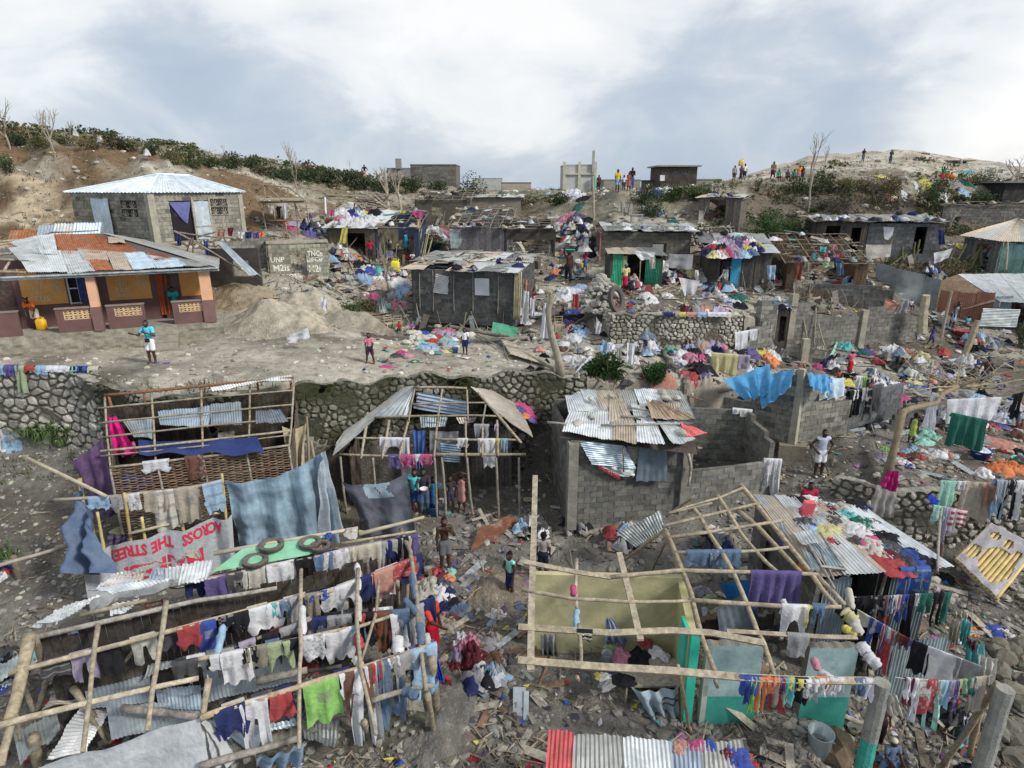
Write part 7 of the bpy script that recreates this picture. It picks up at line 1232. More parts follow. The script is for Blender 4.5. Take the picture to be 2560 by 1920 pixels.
q=[PZ(*X('l',*a),z)for a,z in(((1150,1360),-10.2),((1390,1210),-9.9),((1560,1640),-11.4),((1200,1700),-11.4))];mb=MB();sheet(mb,*q,(.24,.30,.35),amp=.01,pitch=.25);mb.build('metal_sheet','zinc',None,'pale blue grey sheet leaning beside the blue plastic barrel panel','tin sheet','loose tin sheets')
q=[PZ(*X('l',*a),z)for a,z in(((1170,1100),-10.1),((1460,1060),-9.9),((1610,1590),-11.4),((1420,1560),-11.4))];mb=MB();sheet(mb,*q,(.02,.15,.42),amp=.012,pitch=.4);mb.build('metal_sheet','tarp',None,'glossy royal blue sheet leaning under the poles of the right frame','plastic sheet')
q=[PZ(*X('l',*a),z)for a,z in(((160,600),-10.0),((600,380),-9.4),((650,560),-9.8),((350,740),-10.3))];mb=MB();sheet(mb,*q,(.27,.30,.30),warp=.1);mb.build('metal_sheet','zinc',None,'crumpled grey tin flap leaning at the top left of the right frame','tin sheet','loose tin sheets')
def bedframe():
 q=[PZ(*X('m',*a),z)for a,z in(((1880,530),-10.5),((2330,760),-10.7),((1930,1260),-11.6),((1535,880),-11.2))];p=thing('canopy_panel',q[3],'pale torn plastic sheet over bamboo slats tilted in the right yard','panel');pl=plane(q[0],q[1],q[3])
 hol=[(.25,.18,.12,.08),(.55,.20,.10,.10),(.14,.66,.12,.16),(.62,.60,.34,.30),(.82,.35,.10,.14)]
 mk=lambda i,j:not any(((i/40-a)/c)**2+((j/30-b)/e)**2<1 for a,b,c,e in hol)
 clothsheet(q[0]+V((0,0,.12)),q[1]+V((0,0,.12)),q[2]+V((0,0,.12)),q[3]+V((0,0,.12)),(.50,.48,.52),.0,.02,nu=40,nv=30,seed=60,holes=mk).build('plastic_sheet','film',p)
 mb=MB();mb.quad(q[0]-V((0,0,.06)),q[1]-V((0,0,.06)),q[2]-V((0,0,.06)),q[3]-V((0,0,.06)),(.10,.04,.03));mb.build('board_panel','wood',p)
 for i in range(12):t=i/11;P1(p,'slat',q[3].lerp(q[2],t)+V((0,0,.03)),q[0].lerp(q[1],t)+V((0,0,.03)),.075,'bamboo',(.52,.40,.17),bend=.004)
 P1(p,'rail',q[3],q[2],.05,col=WB)
bedframe()
# ---------------- people ----------------
PG='people standing along the ridge'
def pp(cr,x,y,hpx,label,top,bot,bk='shorts',yaw=0,loc=None,**kw):
 u,v=X(cr,x,y);c=V(loc)if loc is not None else G(u,v);h=hpx/CR[cr][2]/vrate(c);h=max(.7,min(1.85,h));
 return person(c,h,yaw,label,top,bot,bk,**kw)
NV=(.02,.03,.09);WH=(.70,.71,.73);TQ=(.10,.50,.60)
oa,od,on_=OH[1],OH[2],OH[3]
pp('t',330,752,350,'woman in an orange top bending to lift a yellow jerrycan in the porch gap',(.75,.17,.03),(.62,.58,.50),loc=PZ(84,826,-5.7)+V((0,.25,0)),bend=38,arms='lift',fine=True,hair='tufts',yaw=10)
pp('e',1270,890,352,'woman in a light turquoise top and white shorts standing on the dirt path',(.10,.55,.68),WH,fine=True,arms='out',armR='cross',legs='stand',hair='short')
c=G(*X('e',1270,890));mb=MB();mb.box(c+V((.06,-.22,.98)),V((.08,0,0)),V((0,.04,0)),V((0,0,.07)),(.03,.03,.035));mb.tube([c+V((.06,-.2,1.05)),c+V((-.02,-.17,1.25)),c+V((-.13,-.06,1.46))],.012,5,(.03,.03,.035));mb.build('shoulder_bag','fabric',None,'small black bag worn across the turquoise top of the woman on the path','bag')
for dx in(0,.22):
 mb=MB();mb.box(G(377+dx*60,909)+V((.2+dx,0,.03)),V((.11,.03,0)),V((-.01,.04,0)),V((0,0,.02)),(.13,.10,.30));mb.build('sandal','rubber',None,'violet sandal lying by the feet of the turquoise topped woman','sandal','pair of violet sandals on the path')
pp('t',1690,640,330,'person in a teal shirt and blue skirt leaning on the porch parapet',(.02,.33,.33),(.04,.12,.22),'skirt',loc=PZ(431,800,-5.7)+V((0,.45,0)),bend=28,arms='reach',fine=True,yaw=20)
pp('t',705,640,300,'child in a white top sitting behind the porch parapet',WH,NV,loc=PZ(180,812,-5.7)+V((0,.9,.35)),legs='sit',yaw=-20,child=True,hair='tufts')
pp('f',950,560,250,'small boy in a pink shirt standing legs apart on the terrace edge',(.55,.20,.25),(.03,.03,.05),legs='wide',arms='lift',fine=True,child=True)
pp('f',1735,485,215,'boy in a white T-shirt and navy shorts beside the ring of stones',WH,NV,arms='down',fine=True,child=True,yaw=-10)
tub(G(*X('x',612,1290))+V((-.25,-.1,0)),.14,.22,(.05,.16,.30),'small blue bucket beside the boy in the white T-shirt','bucket','bucket')
pp('f',1190,300,130,'woman in red seated on a wooden chair by the washing',(.55,.03,.04),(.10,.04,.03),'skirt',loc=G(*X('f',1190,305)),legs='sit',arms='knee');pp('f',1290,300,110,'child in violet and orange seated beside the woman in red',(.35,.08,.40),(.40,.10,.03),loc=G(*X('f',1290,300)),legs='sit',arms='knee',child=True)
B_='in front of the huts'
for a in(('b',955,1050,200,'man in a red shirt at the corner of the stone hut',(.42,.02,.05),(.03,.03,.05),{}),('b',1115,965,130,'person in a white shirt bending inside the bare pole bay',(.60,.60,.60),(.05,.05,.07),dict(bend=50,arms='lift')),('b',1105,1055,130,'person in blue seated on a plastic chair outside the pole bay',(.03,.08,.45),(.03,.03,.06),dict(legs='sit')),('b',1248,975,190,'woman in a sky blue dress standing in the pole bay',None,(.04,.42,.62),dict(bk='dress')),('b',1300,1058,130,'person in a white blouse seated at the end of the pole bay',(.62,.62,.62),(.02,.02,.03),dict(arms='cross',legs='sit')),('b',1262,1045,75,'toddler in a red top beside the white blouse',(.6,.03,.07),(.4,.02,.04),dict(child=True,legs='sit')),('b',905,362,125,'lone man in dark top and peach trousers, hands on hips on the ridge hedge',(.03,.025,.03),(.60,.36,.24),dict(arms='hips',bk='trousers',group=PG)),('c',717,460,138,'shirtless man near the turquoise door of the white concrete box',None,(.03,.03,.035),dict(group=PG)),('c',695,455,90,'child in blue behind the shirtless man by the white box',(.05,.06,.12),(.03,.03,.05),dict(group=PG,child=True)),('c',872,466,190,'man in a yellow shirt and pale blue shorts on the ridge path',(.62,.48,.03),(.24,.34,.45),dict(group=PG,arms='lift')),('c',925,457,132,'child in a white shirt between the yellow shirt and the red dress',(.6,.6,.6),(.05,.06,.08),dict(group=PG,child=True)),('c',966,456,158,'woman in a coral dress standing in the ridge group',None,(.52,.10,.10),dict(bk='dress',arms='front',group=PG)),('c',992,442,180,'tall man in black with blue trousers behind the coral dress',(.02,.02,.025),(.06,.12,.22),dict(bk='trousers',arms='fold',group=PG)),('c',1120,478,95,'person in a white shirt climbing over the brush edge',(.62,.62,.62),(.02,.02,.03),dict(legs='walk',bend=15,group=PG)),('c',1838,382,138,'person in a long pale shirt alone on the ridge path',(.30,.31,.30),(.06,.06,.06),dict(group=PG)),('c',1893,377,135,'woman in red carrying a yellow container on her head',(.25,.05,.05),(.10,.03,.03),dict(bk='skirt',arms='fold',group=PG)),('c',1922,371,142,'man in a white T-shirt and black shorts right of the yellow container',WH,(.02,.02,.03),dict(group=PG)),('d',100,372,160,'man in a tan shirt striding at the left of the ridge row',(.25,.13,.08),(.06,.04,.05),dict(legs='walk',group=PG)),('d',148,375,132,'man in a green shirt sitting on the low wall',(.03,.30,.12),(.30,.04,.05),dict(legs='sit',group=PG)),('d',222,372,128,'person in dark blue sitting on the low wall',(.05,.07,.09),(.03,.03,.04),dict(legs='sit',group=PG)),('d',275,376,138,'person in a dull green top sitting right of the dark blue one',(.05,.20,.14),(.03,.03,.04),dict(legs='sit',group=PG)),('d',316,377,135,'person in bright orange with pink shorts on the ridge',(.80,.22,.02),(.45,.25,.30),dict(group=PG)),('d',344,372,125,'dark figure last at the right of the ridge row',(.04,.02,.02),(.03,.02,.02),dict(group=PG)),('d',850,216,112,'man in black top holding a stick on the mound top',(.02,.02,.025),(.10,.11,.13),dict(bk='trousers',arms='cross',group=PG)),('d',1076,232,120,'person in dark blue beside the stone pile on the mound',(.04,.05,.09),(.05,.06,.10),dict(arms='fold',bk='trousers',group=PG)),('d',1503,402,150,'man in a green shirt and red shorts before the hilltop shack',(.03,.16,.08),(.50,.03,.06),dict(arms='up',group=PG)),('d',1578,372,110,'person in orange crouching beside the hilltop shack',(.55,.15,.03),(.75,.2,.03),dict(legs='squat',group=PG)),('c',465,1212,262,'shirtless man climbing the alley with a green basin on his head',None,(.03,.025,.03),dict(bk='trousers',armL='up',legs='walk')),('c',605,1125,170,'woman in a striped red shirt carrying a white sack on her head',(.32,.03,.09),(.05,.12,.22),dict(armR='head',bk='skirt')),('c',935,1302,242,'woman in a pale yellow top, red skirt and blue head scarf by the green shack',(.58,.55,.25),(.42,.02,.07),dict(bk='skirt',cap=(.10,.18,.55))),('c',1758,1244,240,'man in a dark striped top and white shorts left of the blue door',(.04,.05,.06),(.60,.58,.52),dict()),('x',1790,880,150,'woman in a black dress seated beside heaped clothes in the alley',None,(.02,.02,.035),dict(bk='dress',legs='sit',arms='knee',yaw=-60,hair='bun')),('x',1450,765,210,'child in a pink skirt in the doorway at the end of the dark house',(.25,.08,.08),(.60,.30,.32),dict(bk='skirt',arms='fold',child=True)),('d',1585,1592,230,'woman in a light blue dress stooping before the tin house',None,(.28,.38,.48),dict(bk='dress',bend=20,arms='lift')),('d',1715,1590,130,'person with a turquoise and grey back sitting by the red basin',(.15,.42,.50),(.25,.26,.28),dict(legs='sit',yaw=180)),('d',1245,1440,120,'child in a white headcloth sitting left of the split trunk',(.55,.55,.58),(.12,.05,.2),dict(legs='sit',child=True)),('c',660,1010,200,'dark dressed man standing behind the woman with the white sack',(.03,.03,.035),(.03,.03,.04),dict(bk='trousers')),('d',1340,1500,120,'person in violet sitting in front of the tan shelter sheet',(.2,.1,.3),(.05,.05,.06),dict(legs='sit')),('d',2085,1600,150,'person in grey at the right of the tin house yard',(.2,.2,.22),(.05,.05,.06),dict(legs='sit')),('d',1965,1585,135,'man in a beige shirt seated right of the tin house yard',(.42,.37,.30),(.10,.09,.09),dict(legs='sit',arms='knee')),('d',1430,1570,140,'person in a white top sitting left of the leaning trunk post',(.66,.66,.70),(.04,.04,.05),dict(legs='sit',arms='cross')),('h',1412,412,165,'child in dark blue running on the path below the tin house',(.05,.05,.15),(.10,.08,.22),dict(legs='walk',arms='out',child=True)),('h',1278,385,150,'small child in lime green at the end of the long block wall',(.20,.55,.10),(.10,.10,.10),dict(child=True)),('h',735,672,225,'woman in a pink top, red skirt and straw hat seen from behind',(.60,.13,.22),(.50,.02,.03),dict(bk='skirt',yaw=190,arms='front',hat=(.45,.38,.33))),('h',650,700,110,'child in coral sitting in front of the woman with the straw hat',(.60,.10,.07),(.1,.05,.05),dict(legs='sit',child=True)),('h',1835,795,290,'shirtless boy in navy shorts holding up a white cloth',None,(.05,.04,.10),dict(armL='out',yaw=-15)),('h',1430,880,240,'woman in a salmon top stooping over washing below the path',(.52,.25,.21),(.05,.06,.09),dict(bend=55,arms='lift',bk='skirt',yaw=170)),('h',480,1492,432,'man in a white vest and white shorts standing hands on hips on the rubble path',(.50,.55,.72),WH,dict(arms='hips',fine=True,sleeve=0,shoe=(.6,.58,.55))),('h',1248,1222,245,'little girl in a yellow green dress by the sloping dark wall',None,(.35,.48,.12),dict(bk='dress',yaw=150,child=True)),('y',1300,960,200,'baby in white and red lying on the dusty rose mat',(.5,.35,.3),(.35,.03,.05),dict(legs='lie',child=True,yaw=60)),('k',165,425,460,'woman in a turquoise vest and denim shorts beneath the hipped frame',(.08,.55,.62),(.03,.06,.18),dict(fine=True,sleeve=0,arms='hips')),('k',248,420,470,'person in dark stripes holding a white bowl behind the turquoise vest',(.05,.04,.06),(.07,.11,.18),dict(arms='front',bk='trousers')),('k',342,405,350,'child in a bright blue T-shirt at the right of the frame group',(.03,.22,.50),(.05,.15,.32),dict(child=True,bk='skirt')),('k',612,385,380,'girl in a patterned pink dress with hands raised to her head',None,(.42,.22,.20),dict(bk='dress',arms='head',child=True)),('k',505,390,350,'thin child in dark clothes left of the pink dressed girl',(.06,.05,.06),(.05,.05,.07),dict(child=True)),('k',450,965,545,'shirtless man in grey shorts standing in the alley, one hand raised',None,(.14,.145,.15),dict(fine=True,armR='face',armL='down',yaw=25)),('k',1085,1232,430,'girl in a turquoise vest and navy skirt standing in the rubble alley',(.28,.60,.58),(.02,.025,.08),dict(fine=True,sleeve=0,armL='fold',bk='skirt',yaw=-45,child=True,hair='bun')),('k',1410,1030,420,'boy in a striped grey T-shirt just behind the tall plank',(.33,.30,.28),(.02,.02,.04),dict(child=True,yaw=170)),('p',330,560,700,'woman in a bright red shirt and trousers beside the big washing frame',(.55,.05,.035),(.42,.015,.03),dict(fine=True,bk='trousers',armL='reach',yaw=60,sleeve=.7)),('p',470,930,260,'person in dark maroon crouched below the end of the washing poles',(.12,.03,.03),(.09,.03,.03),dict(legs='squat',cap=(.6,.02,.04),arms='knee')),('r',870,1650,420,'person with a cream head scarf and denim clothes below the concrete post',(.12,.16,.25),(.08,.10,.16),dict(legs='squat',cap=(.55,.52,.35),arms='knee')),('r',760,1420,420,'dark figure standing half hidden behind the teal post',None,(.03,.02,.02),dict(bk='trousers'))):
 try:pp(a[0],a[1],a[2],a[3],a[4],a[5],a[6],**a[7])
 except Exception as ex:print('PERSON FAIL',a[4],ex)
person(PZ(2064,1262,-8.2)+V((0,.9,-1.35)),1.6,0,'person in a red top, only head and shoulders above the lean-to roof',(.35,.02,.06),(.05,.05,.06))
def can(c,s,col,label,name='jerrycan'):
 p=thing(name,c,label,name);c=V(c);mb=MB();pr=[(0,.9),(.04,1),(.78,1),(.92,.7),(.95,.5)]
 P=[];
 for z,k in pr:P.append([c+V((math.copysign(abs(math.cos(a))**.4,math.cos(a))*.16*s*k,math.copysign(abs(math.sin(a))**.4,math.sin(a))*.11*s*k,z*.42*s))for a in[2*math.pi*i/24 for i in range(25)]])
 mb.smooth=True;mb.grid(P,24,4,col);mb.add(P[-1][:24],[tuple(range(24))],col);mb.build('body','plastic',p);mb=MB();mb.tube([c+V((-.08*s,0,.39*s)),c+V((-.06*s,0,.46*s)),c+V((.06*s,0,.46*s)),c+V((.08*s,0,.39*s))],.015*s,6,col);mb.build('handle','plastic',p);mb=MB();mb.tube([c+V((.11*s,0,.37*s)),c+V((.13*s,0,.45*s))],.028*s,8,(.6,.5,.1));mb.build('cap','plastic',p)
can(PZ(101,826,-5.7)+V((0,.12,.02)),1.15,(.85,.45,.02),'yellow jerrycan held by the woman in orange on the porch')
can(PY(*X('c',1898,248),G(*X('c',1893,377)).y),1.2,(.65,.45,.05),'yellow container on the head of the woman in red on the ridge')
can(G(*X('c',575,1110)),1.1,(.60,.42,.10),'tan jerrycan behind the climbing man in the alley');can(G(*X('c',540,1080)),1.1,(.5,.52,.50),'pale drum beside the tan jerrycan')
can(PZ(*X('b',1165,1120),-4.7)+V((0,-.3,0)),1.6,(.72,.58,.02),'bright yellow flattened jerrycan below the pole bay');tub(PY(*X('c',480,962),G(*X('c',465,1212)).y),.28,.14,(.03,.30,.25),'green basin balanced on the climbing man head')
mb=MB();mb=crumple(PY(*X('c',610,955),G(*X('c',605,1125)).y),.38,.25,.24,(.55,.55,.52),77);mb.build('sack','fabric',None,'bulging white sack on the head of the woman in striped red','sack')
tub(G(*X('k',248,420))+V((.05,-.36,1.15)),.14,.08,(.6,.62,.65),'white bowl held by the person in dark stripes','bowl','bowl');tub(G(*X('k',330,420)),.22,.35,(.02,.13,.33),'round blue plastic bin below the child in blue','bin','bin',flare=.9)
chair(G(*X('b',1118,1062)),180,'pale plastic chair carrying the person in blue',(.35,.36,.40));chair(G(*X('f',1110,300)),35,'whitewashed wooden chair frame beside the woman in red',(.45,.40,.28));chair(G(*X('f',1170,300))+V((0,.1,0)),200,'pale wooden chair under the woman in red',(.40,.36,.25));chair(G(*X('x',1740,1090)),10,'low chair with white pillows in the alley',(.35,.28,.12));heap('x','g','on the low chair in the alley','1700 1000 45 w;1760 1000 45 w',HG_,hk=.8,kinds=('pillow','pillow'),name='pillow')
table(G(*X('b',1515,1045)),.7,.5,.5,'small yellow wooden table by the tin flap roof',(.42,.33,.12));table(G(*X('c',1030,745)),.8,.5,.7,'small metal table on the ledge above the wavy tin roof',(.3,.3,.3))
# ---------------- distant ridge ----------------
def bld(name,label,u0,u1,vt,vb,Y,dp,col,mat='plaster',cat='house',roofcol=None,op=(),over=0):
 a=PY(u0,vb,Y);b=PY(u1,vb,Y);t=PY((u0+u1)/2,vt,Y).z;z=min(a.z,b.z);a.z=b.z=z-1;h=t-z+1;p=thing(name,((a.x+b.x)/2,Y,z),label,cat);n=V((0,1,0))
 if mat=='block':wall(p,'block',a,b,h,[(o[0],o[1],o[2]+1,o[3]+1)for o in op],col,bw=.5,bh=.25);wall(p,'block',a+n*dp,b+n*dp,h,(),col,bw=.5,bh=.25)
 else:wall(p,mat,a,b,h,[(o[0],o[1],o[2]+1,o[3]+1)for o in op],col);wall(p,mat,a+n*dp,b+n*dp,h,(),col)
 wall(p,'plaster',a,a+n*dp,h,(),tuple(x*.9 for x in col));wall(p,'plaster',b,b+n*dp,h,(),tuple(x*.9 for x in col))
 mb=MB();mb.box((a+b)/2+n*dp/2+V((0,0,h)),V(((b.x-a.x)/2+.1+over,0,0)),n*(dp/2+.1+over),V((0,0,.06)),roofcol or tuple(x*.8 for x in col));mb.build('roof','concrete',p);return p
bld('house','unfinished two tone grey block building on the ridge skyline',1030,1139,412,470,74,6,(.15,.145,.13),'block',op=())
q=bld('church','small pale gabled building with a chimney behind the grey block building',972,1033,421,470,82,5,(.25,.25,.24));mb=MB();c=PY(997,422,81.9);mb.box(c+V((0,0,.6)),V((.35,0,0)),V((0,.3,0)),V((0,0,.6)),(.26,.26,.25));mb.build('chimney','plaster',q)
bld('house','long white walled house on the skyline right of the hedge tree',1184,1254,446,476,90,5,(.42,.43,.42));bld('house','low beige walled house left of the white concrete box',1255,1326,457,480,80,5,(.38,.34,.28),roofcol=(.12,.1,.09));bld('house','small white house peeping over the left ridge hedge',600,668,395,415,60,4,(.5,.5,.48))
q=bld('house','white concrete box with a tall column and a turquoise door on the ridge',1411,1484,413,479,60,4.5,(.46,.47,.45));a=PY(1447,479,59.85);mb=MB();sx=60/F*1.05
for du,w_ in((-34,3),(0,3),(36,3)):mb.box(a+V((du*sx,0,1.2)),V((w_*sx,0,0)),V((0,.06,0)),V((0,0,1.4)),(.48,.46,.36))
mb.box(a+V((0,0,1.55)),V((37*sx,0,0)),V((0,.08,0)),V((0,0,.07)),(.5,.48,.38));mb.build('frame','plaster',q);mb=MB();c=PY(1483,413,59.8);mb.box(c+V((0,0,.3)),V((.11,0,0)),V((0,.12,0)),V((0,0,.95)),(.35,.36,.33));mb.build('column','plaster',q);mb=MB();c=PY(1484,462,59.6);mb.box(c,V((.12,0,0)),V((0,.1,0)),V((0,0,.75)),(.05,.42,.33));mb.build('door','paint',q)
bld('house','round cornered low grey wall house behind the ridge group',1508,1598,450,476,66,4,(.28,.27,.23));q=bld('house','dark block hut with a flat tin roof and faint chalk marks on the ridge',1650,1738,415,466,58,4,(.075,.065,.06),'block',roofcol=(.25,.27,.27),over=.25);mb=MB();text(mb,'EAVS',PY(1683,431,57.9),V((1,0,0)),V((0,0,1)),.8,(.09,.12,.07),.9);mb.build('chalk_writing','chalk',q);clothsheet(PY(1650,438,57.7),PY(1662,438,57.7),PY(1662,452,57.6),PY(1650,452,57.6),(.7,.7,.72),.0,.03,seed=3,nu=8,nv=8).build('cloth','fabric',None,'white cloth hung on the corner of the dark ridge hut','cloth')
bld('low_wall','low grey wall right of the dark ridge hut',1740,1800,449,466,60,.4,(.27,.26,.23),cat='wall');bld('low_wall','pale low wall on the path beneath the seated men',1908,1992,447,466,56,.4,(.30,.28,.24),cat='wall');bld('low_wall','grey parapet left of the dark ridge hut',1608,1650,452,466,60,.6,(.10,.10,.10),cat='wall')
stonewall('stone_wall','pile of stacked stones topping the right hand mound',[PY(2228,412,74),PY(2318,418,74)],1.5,cell=.4,seed=61,fill=.2,col=(.34,.31,.24))
q=bld('shack','dark open shack with a thatch and tin roof on the hilltop',2322,2408,402,438,70,4,(.075,.06,.055),'wood',cat='shack',roofcol=(.2,.18,.15),over=.5);P1(q,'post',PY(2396,446,69),PY(2404,398,69),.16,col=(.45,.45,.42))
bld('hut','black hut behind a bare tree at the far right edge',2498,2600,455,520,50,4,(.035,.035,.035),'wood',cat='hut',roofcol=(.2,.2,.19),over=.3)
# ---------------- plants ----------------
GR='shrubs and brush along the upper slope'
DKG=(.055,.08,.036);MG=(.085,.12,.045);OL=(.15,.15,.07);BRN=(.14,.11,.06)
def bs(cr,x,y,wpx,hpx,label,col=DKG,n=420,ls=None,blade=False,up=0,name='bush',cat='bush',seed=None):
 c=G(*X(cr,x,y));k=1/CR[cr][2]*depth(c)/F;rx=wpx*k*.66;rz=hpx*k*.62;n=int(n*1.6);ls=ls or max(.07,2.6*depth(c)/F*1.6)
 bush(name,label,c,(rx,max(.5,rx*.6),rz),n,ls,col,seed or int(x+y*3),blade,GR,cat=cat)
for a in(('a',60,640,120,160,'green bush hanging at the left picture edge above the cliff',MG,500),('a',160,420,170,130,'dark agave clump at the left end of the ridge',DKG,500),('a',330,420,220,90,'grey dried brush along the left ridge fence',OL,420),('a',520,400,180,90,'spiky agave row behind the bare trees',OL,420),('a',760,440,220,90,'olive brush in the middle of the left ridge',OL,400),('a',935,430,190,130,'rounded dark bush on the left ridge',DKG,600),('a',1100,460,200,110,'agave clump with caught white plastic bags',OL,450),('a',1260,500,200,110,'green brush below the white rags',MG,450),('a',1430,560,180,90,'low olive shrub left of the green hedge',OL,350),('a',1590,580,230,120,'bright green hedge bush above the blue roof',MG,600),('a',1760,590,220,110,'second green hedge bush above the blue roof',MG,600),('a',1930,600,220,110,'third hedge bush, darker, right of the blue roof peak',DKG,600),('a',2100,610,200,100,'hedge bush below the small white house',DKG,500),('b',80,330,200,90,'hedge bush at the foot of the small white house',DKG,500),('b',260,370,240,110,'long rounded dark hedge bush left of the tall bare tree',DKG,700),('b',450,380,260,120,'dark hedge bush right of the tall bare tree',DKG,700),('b',620,400,200,120,'hedge bush with dangling vines',DKG,600),('b',760,410,200,130,'tall dark bush left of the lone man',DKG,600),('b',900,440,200,110,'dark brush under the lone man',DKG,500),('b',1080,470,220,140,'agave bank behind the pale branched tree',DKG,600),('b',1140,370,110,90,'small green tree crown before the grey building',MG,300),('b',1300,470,220,120,'agave bank below the grey block building',DKG,500),('b',1480,450,180,90,'dark brush left of the round cactus tree',DKG,400),('b',1815,560,260,240,'round silvery green cactus tree on the skyline',(.075,.10,.055),900),('b',2010,570,200,90,'low grey green shrub right of the cactus tree',OL,400),('c',180,560,220,90,'cut brush pile of grey sticks and leaves',OL,400),('c',380,570,220,110,'dark leafy brush pile on the ridge edge',DKG,600),('c',1100,560,200,160,'tangle of cactus hanging over the ledge',DKG,600),('c',1180,670,240,180,'dark green creeper mass on the ledge below the cactus',DKG,700),('c',1290,540,180,120,'spiky agave at the middle of the ridge edge',MG,500),('c',1430,520,220,120,'wide agave hedge left of the path',MG,700),('c',1570,530,180,120,'agave at the right end of the ridge hedge',MG,500),('c',1620,880,300,60,'low creeper below the stall ledge',OL,400),('d',70,860,300,260,'big feathery green tree clump behind the clothes roof',(.075,.135,.05),1500),('d',280,860,260,200,'lower feathery green foliage right of the tall clump',(.085,.14,.05),1100),('c',2130,760,150,180,'left side of the feathery green foliage by the stall',(.07,.12,.05),600),('d',330,480,240,130,'dark shrub on the bank at the left',DKG,600),('d',520,470,240,120,'dark shrub mass under the pale mound',DKG,600),('d',720,470,240,110,'olive shrub mass at the bank centre',OL,600),('d',900,480,240,120,'brown dead brush on the bank',BRN,500),('d',1080,480,200,130,'brown tangle right of the dead brush',BRN,500),('d',1390,640,180,260,'tall green bush on the right of the bank',DKG,700),('d',1440,500,200,140,'dark leafy bush by the yellow rag',DKG,500),('d',1780,400,260,120,'leafy bush right of the hilltop shack',MG,500),('d',1790,580,300,140,'wide dark shrub below the scattered rags',DKG,800),('d',1270,730,180,80,'green agave behind the block hut roof',MG,400),('d',1640,560,120,60,'small dark shrub above the pole roof',DKG,250),('d',1900,960,400,120,'olive thicket above the tin house',OL,700),('d',1480,1130,400,90,'dry grey thicket behind the smoke',BRN,600),('d',1250,1180,220,120,'dark dry brush left of the smoke',BRN,400),('d',600,610,500,150,'grey brown dry creeper covering the dark bank',(.10,.09,.07),1100),('d',1000,620,400,160,'dark creeper at the right of the bank',(.09,.085,.06),900),('b',760,1480,170,110,'fallen green leafy branches beside the gravel mound',MG,500),('b',930,1440,220,90,'grey cut branches left of the dark block house',OL,500),('b',1480,960,160,200,'dark creeper between the two plank huts',DKG,400),('h',2150,420,120,200,'dark leafy bush at the right edge below the tin house',DKG,500)):
 bs(*a[:8])
bush('shrub','broad leaved oleander shrub behind the patched tin roof',PY(1508,972,23.75),(.75,.5,.85),1300,.26,(.045,.085,.03),5,True,GR,cat='shrub');bush('shrub','feathery drooping green shrub behind the patched tin roof',PY(1622,972,23.8),(.72,.5,.72),3000,.12,(.05,.12,.035),6,True,GR,cat='shrub')
def blades(c,n,l,col,label,seed,name='agave',w_=.035):
 rn=random.Random(seed);mb=MB();c=V(c)
 for i in range(n):
  a=rn.uniform(0,6.28);t=rn.uniform(.3,1);d=V((math.cos(a),math.sin(a),0));s=V((-d.y,d.x,0))*w_;L_=l*rn.uniform(.6,1.2);o=c+d*rn.uniform(0,.15)+V((rn.uniform(-.3,.3),rn.uniform(-.2,.2),0));P=[o,o+d*L_*.35*t+V((0,0,L_*.45)),o+d*L_*.75*t+V((0,0,L_*.55*(1-t*.3))),o+d*L_*t+V((0,0,L_*.3*(1.2-t)))]
  cc=jc(col,.3,rn)
  for k in range(3):w0=s*(1-k*.3);w1=s*(.7-k*.35)if k<2 else s*.02;mb.quad(P[k]-w0,P[k]+w0,P[k+1]+w1,P[k+1]-w1,cc)
 mb.build(name,'leaf',None,label,'plant',GR)
for i,(x,y,n,l)in enumerate(((250,1480,30,.8),(330,1530,34,.9),(450,1490,40,1.0),(520,1560,34,.9),(400,1420,26,.7),(560,1450,24,.7))):blades(G(*X('e',x,y)),n,l,(.10,.17,.05),'clump of long strappy green leaves on the slope below the left stone wall',i)
blades(G(*X('i',60,1230)),30,.6,(.07,.13,.04),'grassy clump at the left edge above the weathered pole',11)
BT='bare storm stripped trees'
for cr,x,y,hpx,lab,sp,r,lev in(('a',85,440,350,'bare branched tree at the far left of the ridge',.7,.07,4),('a',460,510,410,'tall bare tree with long curved limbs above the blue roof house',.75,.08,4),('a',590,410,240,'thin bare sapling right of the tall bare tree',.6,.04,3),('a',265,440,210,'leaning bare stump pole between the left trees',.2,.06,1),('b',350,490,370,'slim bare tree standing on the hedge',.5,.07,4),('b',1100,610,330,'pale thick limbed leafless frangipani behind the clothes roof',.55,.15,4),('b',1205,615,300,'second pale leafless frangipani right of the first',.6,.13,4),('d',400,620,560,'big bare tree leaning up the dark bank',.6,.12,5),('d',520,300,240,'thin pink bare saplings on the mound edge',.5,.05,3),('b',1110,1310,400,'crooked bare tree hung with a plastic bag before the dark house',.5,.09,3),('d',1570,790,220,'dry twiggy tree between the block hut and the hipped hut',.9,.08,5),('d',2130,450,240,'bare tree before the black hut at the right edge',.9,.09,4),('a',1860,500,130,'tiny bare stick tree on the hedge skyline',.5,.05,2),('b',780,290,130,'thin twig left of the lone man',.4,.03,2)):
 c=G(*X(cr,x,y));bare_tree('bare_tree',lab,c,hpx/CR[cr][2]/vrate(c)*1.05,sp,r,int(x)+3,lev,(.30,.26,.21)if 'pale' not in lab else(.40,.35,.27),2 if lev>4 else 3,BT,up=.9)
q=thing('dead_trunk',G(1402,932),'thick pale dead trunk leaning up beside the hanging white sheets','tree');mb=MB();mb.smooth=True;t0=G(1402,934);pts=[PY(u,v,t0.y-.1-.05*i)for i,(u,v)in enumerate(((1403,940),(1398,905),(1388,870),(1378,835),(1372,800),(1370,775),(1376,755),(1388,736)))];mb.tube(pts,[.22,.17,.15,.13,.11,.12,.11,.07],10,(.30,.27,.21),jit=.12);mb.build('trunk','bark',q)
